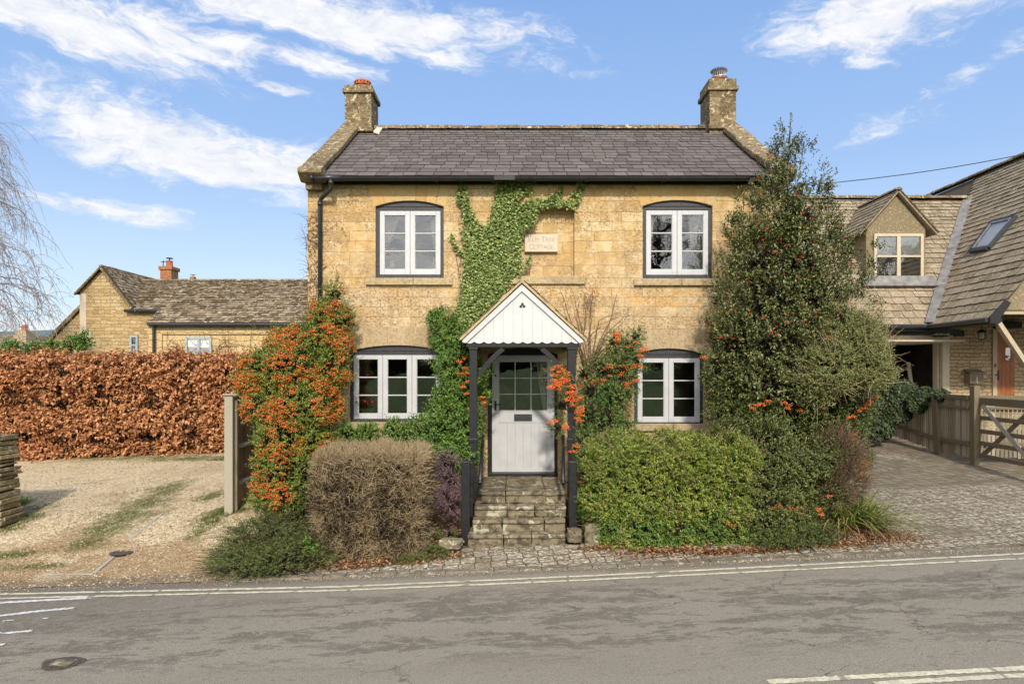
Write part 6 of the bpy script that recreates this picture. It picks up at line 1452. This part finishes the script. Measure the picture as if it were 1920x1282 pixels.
# main roof slab + tiles
V_ = Vector((0, RGY-EY, RGz-Ez)); VL = V_.length
xval = lambda v: XE+(v/VL*V_.z)/wsl     # valley line x at slope distance v
mb = MB(); mb.prism([(6.0, EY, Ez-.06), (6.0, RGY, RGz-.06), (6.0, 24.3, Ez-.06), (6.0, 24.3, Ez-.2), (6.0, RGY, RGz-.2), (6.0, EY, Ez-.14)], (5.0, 0, 0))
vs = [(10.9, EY, Ez-.06), (XE, EY, Ez-.06), (xval(VL), RGY, RGz-.06), (10.9, RGY, RGz-.06)]; mb.add(vs, [(0, 1, 2, 3)])
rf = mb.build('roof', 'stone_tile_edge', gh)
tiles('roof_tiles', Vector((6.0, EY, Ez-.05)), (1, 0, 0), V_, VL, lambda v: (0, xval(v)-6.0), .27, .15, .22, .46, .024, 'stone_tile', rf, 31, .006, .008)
ridge_row('ridge_tiles', (6.0, RGY, RGz), (fx(1832, RGY), RGY, RGz), .13, .5, 'ridge_stone', rf, 8)
# wing roof (slope faces left)
W = Vector((XRd-XE, 0, 6.28+CZ-WZ)); WL = W.length; FYv = FY
def yval(v): return EY+(v/WL*W.z)/ws
mb = MB(); n_ = Vector((-W.z, 0, W.x)).normalized()
A0, B0 = Vector((XE, FY, WZ-.06)), Vector((XRd, FY, WZ+W.z-.06)); C0, D0 = Vector((XRd, 25.5, WZ+W.z-.06)), Vector((XE, EY, WZ-.06))
mb.add([A0, B0, C0, D0], [(0, 1, 2, 3)]); mb.add([B0, C0, (2*XRd-XE, 25.5, WZ-.06), (2*XRd-XE, FY, WZ-.06)], [(0, 1, 2, 3)])
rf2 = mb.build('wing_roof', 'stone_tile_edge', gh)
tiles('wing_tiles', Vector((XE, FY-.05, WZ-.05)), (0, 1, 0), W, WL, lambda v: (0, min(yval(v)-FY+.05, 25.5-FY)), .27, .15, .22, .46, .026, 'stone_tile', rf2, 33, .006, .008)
ridge_row('ridge_tiles', (XRd, FY, WZ+W.z), (XRd, 25, WZ+W.z), .13, .5, 'ridge_stone', rf2, 9)
mb = MB(); a = Vector((XE, EY-.06, Ez+.0)); b = Vector((xval(VL), RGY, RGz+.0)); mb.bar(a+Vector((-.02, -.03, .03)), b+Vector((-.03, -.03, .05)), .26, .035, (-.45, -.6, .9)); bevel(mb.build('valley_flashing', 'lead', gh), .01)
# wing gable (overhangs the porch): roughcast triangle, cream brace, bressummer
mb = MB(); mb.prism([(XE+.25, FY+.06, WZ+.15), (XRd, FY+.06, WZ+W.z-.1), (2*XRd-XE-.3, FY+.06, WZ+.15)], (0, .2, 0)); mb.build('gable_wall', 'roughcast', gh)
mb = MB(); zb0 = fz(620, FY); mb.box(XE+.34, 19, FY+.10, FY+.28, WZ+.06, WZ+.15); mb.build('gable_beam', 'beige_timber', gh)
mb = MB(); mb.prism([(XE-.06, FY-.06, WZ-.16), (XE-.06, FY-.06, WZ-.02), (XE+.30, FY-.06, WZ+.36), (XE+.42, FY-.06, WZ+.30), (XE+.10, FY-.06, WZ-.16)], (0, .05, 0)); mb.bar((XE+.02, FY, WZ-.12), (XE+.02, EY, WZ-.12), .12, .1)
mb.bar((6.2, EY-.02, Ez-.13), (XE, EY-.02, Ez-.13), .05, .12); mb.bar((8.6, GY-.06, gtop+.24), (fx(1794, GY), GY-.06, gtop+.24), .1, .15)
mb.box(fx(1794, GY)-.1, fx(1794, GY)+.14, GY-.1, GY-.002, fz(631, GY), fz(620, GY)); mb.tube([(fx(1868, FY+.1), FY+.04, fz(602, FY)), (fx(1868, FY+.1), FY+.3, fz(602, FY))], .10, 10)
mb.box(fx(1862, GY), fx(1908, GY), GY-.16, GY-.002, fz(616, GY), fz(604, GY)); bevel(mb.build('black_timber', 'black_paint', gh), .006)
mb = MB(); mb.tube([(6.2, EY-.1, Ez-.07), (XE-.05, EY-.1, Ez-.07)], .055, 10); mb.tube([(XE-.09, EY-.05, WZ-.075), (XE-.09, FY-.02, WZ-.075)], .055, 10); mb.build('gutter', 'gutter_black', gh)
mb = MB(); mb.bar(P(1871, 606, FY+.1), P(1934, 700, FY+.1), .10, .13, (0, 1, 0)); bevel(mb.build('brace', 'beige_timber', gh, 'slanting beige timber brace'), .006)
# dormer
DY = 18.6; dxa, dxb = fx(1624, DY), fx(1735, DY); dzb = fz(527, DY); dze = fz(428, DY); dax, daz = fx(1680, DY), fz(365, DY)
mb = MB(); mb.prism([(dxa, DY, dzb-.3), (dxb, DY, dzb-.3), (dxb, DY, dze), (dax, DY, daz), (dxa, DY, dze)], (0, 2.2, 0)); dm_ = mb.build('dormer', 'roughcast', gh, 'gabled roughcast dormer')
for s in (-1, 1):
    e = Vector((dax+s*((dxb-dxa)/2+.22), DY-.14, dze-.19)); a = Vector((dax, DY-.14, daz+.04)); dd = e-a; nn_ = Vector((-dd.z, 0, dd.x)).normalized(); nn_ = nn_ if nn_.z > 0 else -nn_
    mb = MB(); mb.prism([a, e, e+nn_*.05, a+nn_*.05], (0, 2.6, 0)); mb.build('dormer_roof', 'stone_tile', dm_)
    tiles('dormer_tiles', e+nn_*.052+Vector((0, -.03, 0)), (0, 1, 0), a-e, (a-e).length, lambda v: (0, 2.5), .2, .15, .2, .36, .022, 'stone_tile', dm_, 40+s)
ridge_row('dormer_ridge', (dax, DY-.16, daz+.1), (dax, DY+2.0, daz+.1), .09, .45, 'ridge_stone', dm_, 12, 6)
house_window(fx(1637, DY), fx(1729, DY), fz(523, DY), fz(439, DY), DY-.05, 'cream_paint', dm_.parent, 2, .48, 1).parent = gh
mb = MB(); q = [P(1612, 522, 18.5), P(1748, 522, 18.5), P(1756, 540, 18.35), P(1616, 540, 18.35)]; mb.prism([v+Vector((0, -.1, .06)) for v in q], (0, .03, -.03)); mb.build('lead_apron', 'lead', gh)
# roof window on the wing slope
def on_wing(px, py, off=0.0):
    o = Vector((0, 0, CZ)); d = Vector(((px-CX)/F, 1, (HY-py)/F)); n = n_; p0 = A0+n*off; t = (p0-o).dot(n)/d.dot(n); return o+d*t
q = [on_wing(*c_) for c_ in ((1824, 474), (1858, 469), (1908, 410), (1864, 420))]; cen = sum(q, Vector())/4
mb = MB()
for i in range(4):
    a, b = q[i], q[(i+1) % 4]; mb.bar(a+n_*.06, b+n_*.06, .11, .12, n_)
sk = bevel(mb.build('roof_window', 'frame_grey', gh, 'grey-framed roof window on the wing slope'), .006)
mb = MB()
for i in range(4):
    a, b = q[i].lerp(cen, .14), q[(i+1) % 4].lerp(cen, .14); mb.bar(a+n_*.09, b+n_*.09, .05, .07, n_)
mb.build('sash', 'lead', sk); mb = MB(); mb.add([v.lerp(cen, .1)+n_*.10 for v in q], [(0, 1, 2, 3)]); mb.build('pane', 'roof_glass', sk); mb = MB(); mb.prism([v.lerp(cen, .1)+n_*.07 for v in q], n_*-.01); mb.build('blind', 'blind', sk)  # added blind panel, its pale colour standing in for reflected sky
# front door of that house, lamp, letterbox
px0, px1 = fx(1868, GY), fx(1901, GY); mb = MB(); zt3, zb3 = fz(622, GY), fz(760, GY)
mb.box(px0-.12, px0-.005, GY-.05, GY+.05, zb3, zt3+.06); mb.box(px0-.004, px1, GY-.05, GY+.05, zt3+.004, zt3+.06); bevel(mb.build('door_frame', 'beige_timber', gh), .006)
mb = MB(); k_ = 4
for i in range(k_): mb.box(px0+(px1-px0)*i/k_+.003, px0+(px1-px0)*(i+1)/k_, GY-.03, GY-.002, zb3, zt3)
dr = bevel(mb.build('front_door', 'door_wood', gh, 'orange-brown boarded timber door'), .004)
mb = MB(); mb.box(fx(1883, GY), fx(1892, GY), GY-.045, GY-.032, fz(676, GY), fz(652, GY)); mb.build('door_pane', 'glass_dark', dr)
mb = MB(); mb.box(px0+.01, px0+.04, GY-.06, GY-.032, fz(712, GY), fz(694, GY)); mb.bar((px0-.06, GY-.06, fz(703, GY)), (px0+.04, GY-.06, fz(703, GY)), .02, .03); mb.build('door_handle', 'iron', dr); mb = MB(); mb.box(px0-.075, px0-.045, GY-.065, GY-.05, fz(688, GY), fz(682, GY)); mb.build('doorbell', 'iron', gh)
lm = thing('wall_lantern', 'black hanging cage lantern beside the timber door', 'lantern', tuple(P(1841, 625, GY-.5)))
c = P(1841, 626, GY-.5); mb = MB(); mb.tube([c+Vector((0, 0, .28)), c+Vector((0, 0, .09))], .012, 6); mb.lathe([(.12, .03), (.12, .045), (.06, .10), (.02, .12)], c, 14)
for k in range(6):
    a = math.pi*k/3; mb.tube([c+Vector((.085*math.cos(a), .085*math.sin(a), .03)), c+Vector((.085*math.cos(a), .085*math.sin(a), -.12)), c+Vector((.03*math.cos(a), .03*math.sin(a), -.17))], .008, 5)
mb.tube([c+Vector((0, .0, .26)), c+Vector((0, .5, .26))], .012, 6)
mb.build('cage', 'iron', lm); mb = MB(); mb.lathe([(.02, -.11), (.04, -.09), (.035, -.02), (.02, .02)], c, 10); mb.build('bulb', 'ceramic', lm)
mb = MB(); mb.box(fx(1912, GY), fx(1922, GY), GY-.06, GY-.002, fz(687, GY), fz(679, GY)); tag(bevel(mb.build('outdoor_light', 'ceramic'), .01), 'small white box light on the stone wall at the right edge', 'light')
lb = thing('letterbox', 'brown wooden letterbox on the stone wall beside the timber door', 'letterbox', tuple(P(1830, 720, GY)))
ax, bx_ = fx(1817, GY-.2), fx(1842, GY-.2); mb = MB(); mb.box(ax, bx_, GY-.24, GY-.002, fz(719, GY-.2), fz(700, GY-.2)); bevel(mb.build('box', 'plank', lb), .006)
mb = MB(); mb.prism([(ax-.03, GY-.28, fz(700, GY-.2)+.003), (bx_+.03, GY-.28, fz(700, GY-.2)+.003), (bx_+.03, GY, fz(693, GY-.2)), (ax-.03, GY, fz(693, GY-.2))], (0, 0, .02)); mb.build('lid', 'plank', lb)
mb = MB(); mb.box(ax+.17, ax+.185, GY-.246, GY-.242, fz(717, GY-.2), fz(706, GY-.2)); mb.build('notice', 'paper', lb)
sg = thing('house_sign', 'small dark name board with white letters over the garage door', 'sign', tuple(P(1763, 627, GY-.12)))
mb = MB(); mb.box(fx(1750, GY-.14), fx(1777, GY-.14), GY-.15, GY-.115, fz(631, GY-.14), fz(623, GY-.14)); mb.build('board', 'rubber', sg); text('LABURNUM', (fx(1763.5, GY-.14), GY-.152, fz(627, GY-.14)), .085, 'blind', sg)
# plank leaning in garage, car
c = P(1709, 720, 18.6); mb = MB(); mb.bar(P(1712, 745, 18.3), P(1703, 679, 18.5), .09, .035, (0, 1, .1)); tag(mb.build('plank', 'pale_wood'), 'pale plank leaning inside the open garage', 'plank')
car = thing('parked_car', 'white car standing inside the open garage', 'car', (9.95, 18.0, 1.0))
def car_body():
    x0, x1 = 9.1, 10.82; st_ = [(17.55, .55, .80, 1.0), (17.7, .40, .92, 1.0), (18.45, .35, 1.02, 1.0), (19.2, .35, 1.06, 1), (20.9, .35, 1.08, 1), (21.5, .45, 1.0, 1)]
    V, n = [], 10; prof = []
    for y, zl_, zu, k in st_:
        ring = [(x0+.12, zl_), (x0, zl_+.1), (x0-.02, (zl_+zu)/2), (x0+.03, zu-.06), (x0+.14, zu), (x1-.14, zu), (x1-.03, zu-.06), (x1+.02, (zl_+zu)/2), (x1, zl_+.1), (x1-.12, zl_)]
        V += [(x, y, .78+z) for x, z in ring]
    fs = [(i*n+j, i*n+(j+1) % n, (i+1)*n+(j+1) % n, (i+1)*n+j) for i in range(len(st_)-1) for j in range(n)]+[tuple(range(n))[::-1], tuple(range((len(st_)-1)*n, len(st_)*n))]
    mb = MB(); mb.add(V, fs); return mb
cb = bevel(car_body().build('body', 'car_paint', car, smooth=False), .03, 3)
mb = MB(); zc = .78; V = []; n = 6
for y, zu, ins in ((18.35, 1.03, .06), (18.95, 1.50, .22), (20.2, 1.54, .24), (21.2, 1.06, .12)):
    a, b = 9.1, 10.82; V += [(a+.05, y, zc+1.0), (a+ins*.9, y, zc+zu-.05), (a+ins+.1, y, zc+zu), (b-ins-.1, y, zc+zu), (b-ins*.9, y, zc+zu-.05), (b-.05, y, zc+1.0)]
fs = [(i*n+j, i*n+j+1, (i+1)*n+j+1, (i+1)*n+j) for i in range(3) for j in range(n-1)]
mb.add(V, fs); cab = mb.build('roof', 'car_paint', car)
mb = MB(); mb.add([(9.28, 18.36, zc+1.07), (10.64, 18.36, zc+1.07), (10.5, 18.88, zc+1.47), (9.42, 18.88, zc+1.47)], [(0, 1, 2, 3)]); o = mb.build('windscreen', 'glass_dark', car); o.data.transform(Matrix.Translation((0, -.02, .02)))
for wx in (9.18, 10.74):
    for wy in (18.3, 20.8):
        mb = MB(); mb.tube([(wx-.1, wy, zc+.5), (wx+.1, wy, zc+.5)], .30, 20); w = mb.build('wheel', 'rubber', car); mb = MB(); mb.tube([(wx-.105, wy, zc+.5), (wx+.105, wy, zc+.5)], .18, 14); mb.build('rim', 'steel', w)
for hx_ in (9.3, 10.62): mb = MB(); mb.lathe([(.001, 0), (.1, .0), (.08, .04), (.001, .05)], (hx_, 17.56, zc+.72), 12); mb.build('headlight', 'glass_dark', car)
# overhead cable
a, b = P(1500, 349, 13), P(2050, 262, 12.2); pts = [a.lerp(b, t)+Vector((0, 0, -.10*math.sin(math.pi*t))) for t in np.linspace(0, 1, 14)]
mb = MB(); mb.tube(pts, .008, 6); tag(mb.build('overhead_cable', 'iron'), 'thin overhead cable sloping up to the right edge', 'cable')

# ------------------------------------------------------------------ right fence and gate
def pickets(mb, a, b, z0f, z1f, w=.05, gap=.022, seed=1, y=0):
    rr = random.Random(seed); a, b = Vector(a), Vector(b); d = b-a; L = d.length; d = d/L; s = 0; nrm_ = Vector((-d.y, d.x, 0))
    if nrm_.y > 0: nrm_ = -nrm_
    while s < L-w:
        p = a+d*s; q = a+d*(s+w); j = rr.uniform(-.02, .02); o = nrm_*rr.uniform(0, .008)
        vs = []
        for e in (p, q):
            for k in (0, 1):
                for z in (z0f(s)+j, z1f(s)+rr.uniform(-.01, .01)): vs.append((e.x+o.x-nrm_.x*.02*k, e.y+o.y-nrm_.y*.02*k, z))
        mb.add(vs, [(0, 1, 3, 2), (4, 6, 7, 5), (0, 4, 5, 1), (2, 3, 7, 6), (0, 2, 6, 4), (1, 5, 7, 3)]); s += w+gap
gp = P(1820, 868, 14.0); fpst = P(1757, 852, 15.2); far = P(1672, 818, 17.0); near = P(1990, 905, 11.6)
rf_ = thing('picket_fence', 'weathered close-boarded fence with leaning post beside the paved drive', 'fence', (fpst.x, fpst.y, float(fpst.z)))
mb = MB(); topz = lambda py, Y: fz(py, Y)
def fence_run(a, b, ta, tb, ba, bb, seed, name):
    L = (b-a).length; mb = MB(); pickets(mb, (a.x, a.y, 0), (b.x, b.y, 0), lambda s: ba+(bb-ba)*s/L, lambda s: ta+(tb-ta)*s/L, seed=seed); mb.build('boards', 'old_board', rf_)
    for f_, h in ((.97, .09), (.80, .05), (.22, .08)):
        mb = MB(); za = ba+(ta-ba)*f_; zb_ = bb+(tb-bb)*f_; d = (b-a).normalized(); off = Vector((-abs(d.y), -abs(d.x), 0))*.045
        mb.bar(Vector((a.x, a.y, za))+off, Vector((b.x, b.y, zb_))+off, .06, h); bevel(mb.build('rail', 'weathered_wood', rf_), .006)
tF, bF = fz(738, 15.2), fz(845, 15.2); tG, bG = fz(740, 14.0)-.02, fz(856, 14.0); tR, bR = fz(722, 17.0), fz(815, 17.0)
fence_run(fpst, far, tF, tR, bF, bR, 1, 'a'); fence_run(gp, fpst, tG, tF, bG, bF, 2, 'b')
b3 = Vector((gp.x+.45, gp.y+.5, 0)); e3 = Vector((12.5, 12.6, 0)); fence_run(Vector((gp.x, gp.y+.12, 0)), e3, tG, fz(745, 12.6), bG, bG, 3, 'c')
mb = MB(); mb.bar((fpst.x+.02, fpst.y-.14, fpst.z-.35), (fpst.x-.02, fpst.y-.06, tF+.0), .21, .19, (0, 1, 0)); bevel(mb.build('post', 'weathered_wood', rf_), .012)
gt = thing('field_gate', 'weathered five-bar timber gate with crossed braces at the right edge', 'gate', tuple(gp))
mb = MB(); mb.box(gp.x-.06, gp.x+.06, gp.y-.2, gp.y-.05, gp.z-.3, fz(723, 13.9)); bevel(mb.build('gate_post', 'weathered_wood', gt), .012)
ga = Vector((gp.x+.06, gp.y-.16, 0)); gb = Vector((9.25, 11.65, 0)); gb = Vector((P(1960, 700, 11.9).x, 11.9, 0)); gz_t = fz(748, 13.9)-.04; gb_z = fz(852, 13.9)
gd = (gb-ga).normalized()
for h, t in ((0, .15), (-.33, .085), (-.60, .085), (-.84, .085), (gb_z-gz_t, .085)):
    mb = MB(); mb.bar(ga+Vector((0, 0, gz_t+h)), gb+gd*.9+Vector((0, 0, gz_t+h)), .035, t); bevel(mb.build('bar', 'weathered_wood', gt), .006)
mb = MB(); off = Vector((-.02, -.05, 0)); mb.bar(ga+off+gd*.1+Vector((0, 0, gz_t-.08)), gb+off-gd*.2+Vector((0, 0, gb_z-.08)), .03, .085, (0, 1, 0)); bevel(mb.build('brace', 'pale_wood', gt), .005)
mb = MB(); off = Vector((.03, .05, 0)); mb.bar(ga+off+gd*.1+Vector((0, 0, gb_z-.02)), gb+off-gd*.35+Vector((0, 0, gz_t-.1)), .03, .085, (0, 1, 0)); bevel(mb.build('brace', 'weathered_wood', gt), .005)
# gate stile
mb = MB(); mb.bar(ga+gd*.04+Vector((0, 0, gb_z-.05)), ga+gd*.04+Vector((0, 0, gz_t+.08)), .04, .08, (0, 1, 0)); mb.build('stile', 'weathered_wood', gt)
# ivy mound over the fence
FI = px_blobs([(1640, 745, 42, 16.0, .5), (1665, 740, 34, 16.2, .5), (1700, 735, 26, 15.9, .5), (1735, 740, 18, 15.5, .6), (1765, 738, 13, 15.0, .8, .8), (1635, 790, 36, 16.0, .5), (1650, 800, 24, 16.0, .5), (1690, 765, 26, 15.9, .4), (1720, 755, 18, 15.6, .5), (1600, 760, 40, 16.2, .5)])
rng = np.random.default_rng(95); p, nn = blobs_pts(rng, FI, 8000, .18, .2, True, 5)
r0 = thing('fence_ivy', 'dark ivy heaped over the far end of the paved drive fence', 'ivy', tuple(P(1650, 820, 16)))
n = len(p); V, Fc = leaves(rng, p, nn*.3+rvec(rng, n)*.4+[0, -.2, -.8], nn+[0, -.3, .5]+rvec(rng, n)*.4, .075, .07, .15); np_mesh('leaves', V, Fc, 'ivy_dark', r0); core('branches', FI, 'dark_twig', r0, .86)

# ------------------------------------------------------------------ what the windows reflect: trees across the green behind the camera
for i, (x, y, h) in enumerate(((-16, -34, 13), (-2, -38, 15), (12, -33, 12), (26, -40, 14), (-30, -42, 14), (40, -36, 12))):
    rng = np.random.default_rng(100+i); g0 = float(gz(x, y)); tr = thing('bare_tree', ['bare spreading tree on the green at the far left behind the viewer', 'tallest bare tree on the green behind the viewer', 'bare tree on the green opposite the front door', 'bare tree at the right of the green behind the viewer', 'outermost left bare tree behind the viewer', 'outermost right bare tree behind the viewer'][i], 'tree', (x, y, g0), 'bare trees across the green')
    mb = MB(); mb.tube([(x, y, g0-.2), (x+.2, y, g0+h*.35), (x, y, g0+h)], [.4, .28, .03], 8); pts = []; dirs = []
    for k in range(30):
        t = rng.uniform(.2, .95); a = Vector((x, y, g0+h*t)); az2 = rng.random()*6.28; L = h*.42*(1.1-t*.7); d = Vector((math.cos(az2), math.sin(az2), .55)).normalized(); mb.tube([a, a+d*L*.5, a+d*L+Vector((0, 0, .3))], [.12, .07, .02], 5)
        for s in np.linspace(.3, 1, 10): pts.append((a+d*L*s)[:]); dirs.append((d+Vector(rng.normal(size=3))*.6)[:])
    mb.build('trunk', 'dark_twig', tr); pth = twig_paths(rng, np.repeat(np.array(pts), 3, 0), np.repeat(np.array(dirs), 3, 0)+rng.normal(size=(len(pts)*3, 3))*.4, 2.0, 5, .3, .05); V, Fc = twigs(rng, pth, np.array([.03, .025, .02, .015, .01])); np_mesh('branches', V, Fc, 'dark_twig', tr)
bl = [((x, -46+2*math.sin(x), 2.5), (4.5, 2.0, .9+.4*math.sin(x*.37))) for x in range(-60, 61, 6)]
shrub('far_hedge', 'dark hedge line along the far side of the green behind the viewer', 'hedge', bl, 1600, 'dark_shrub_leaf', 1.0, 7, .5, .3, .8, .1, .3, .2, 120, cs=.9)
print('faces', sum(len(o.data.polygons) for o in bpy.data.objects if o.type == 'MESH'))
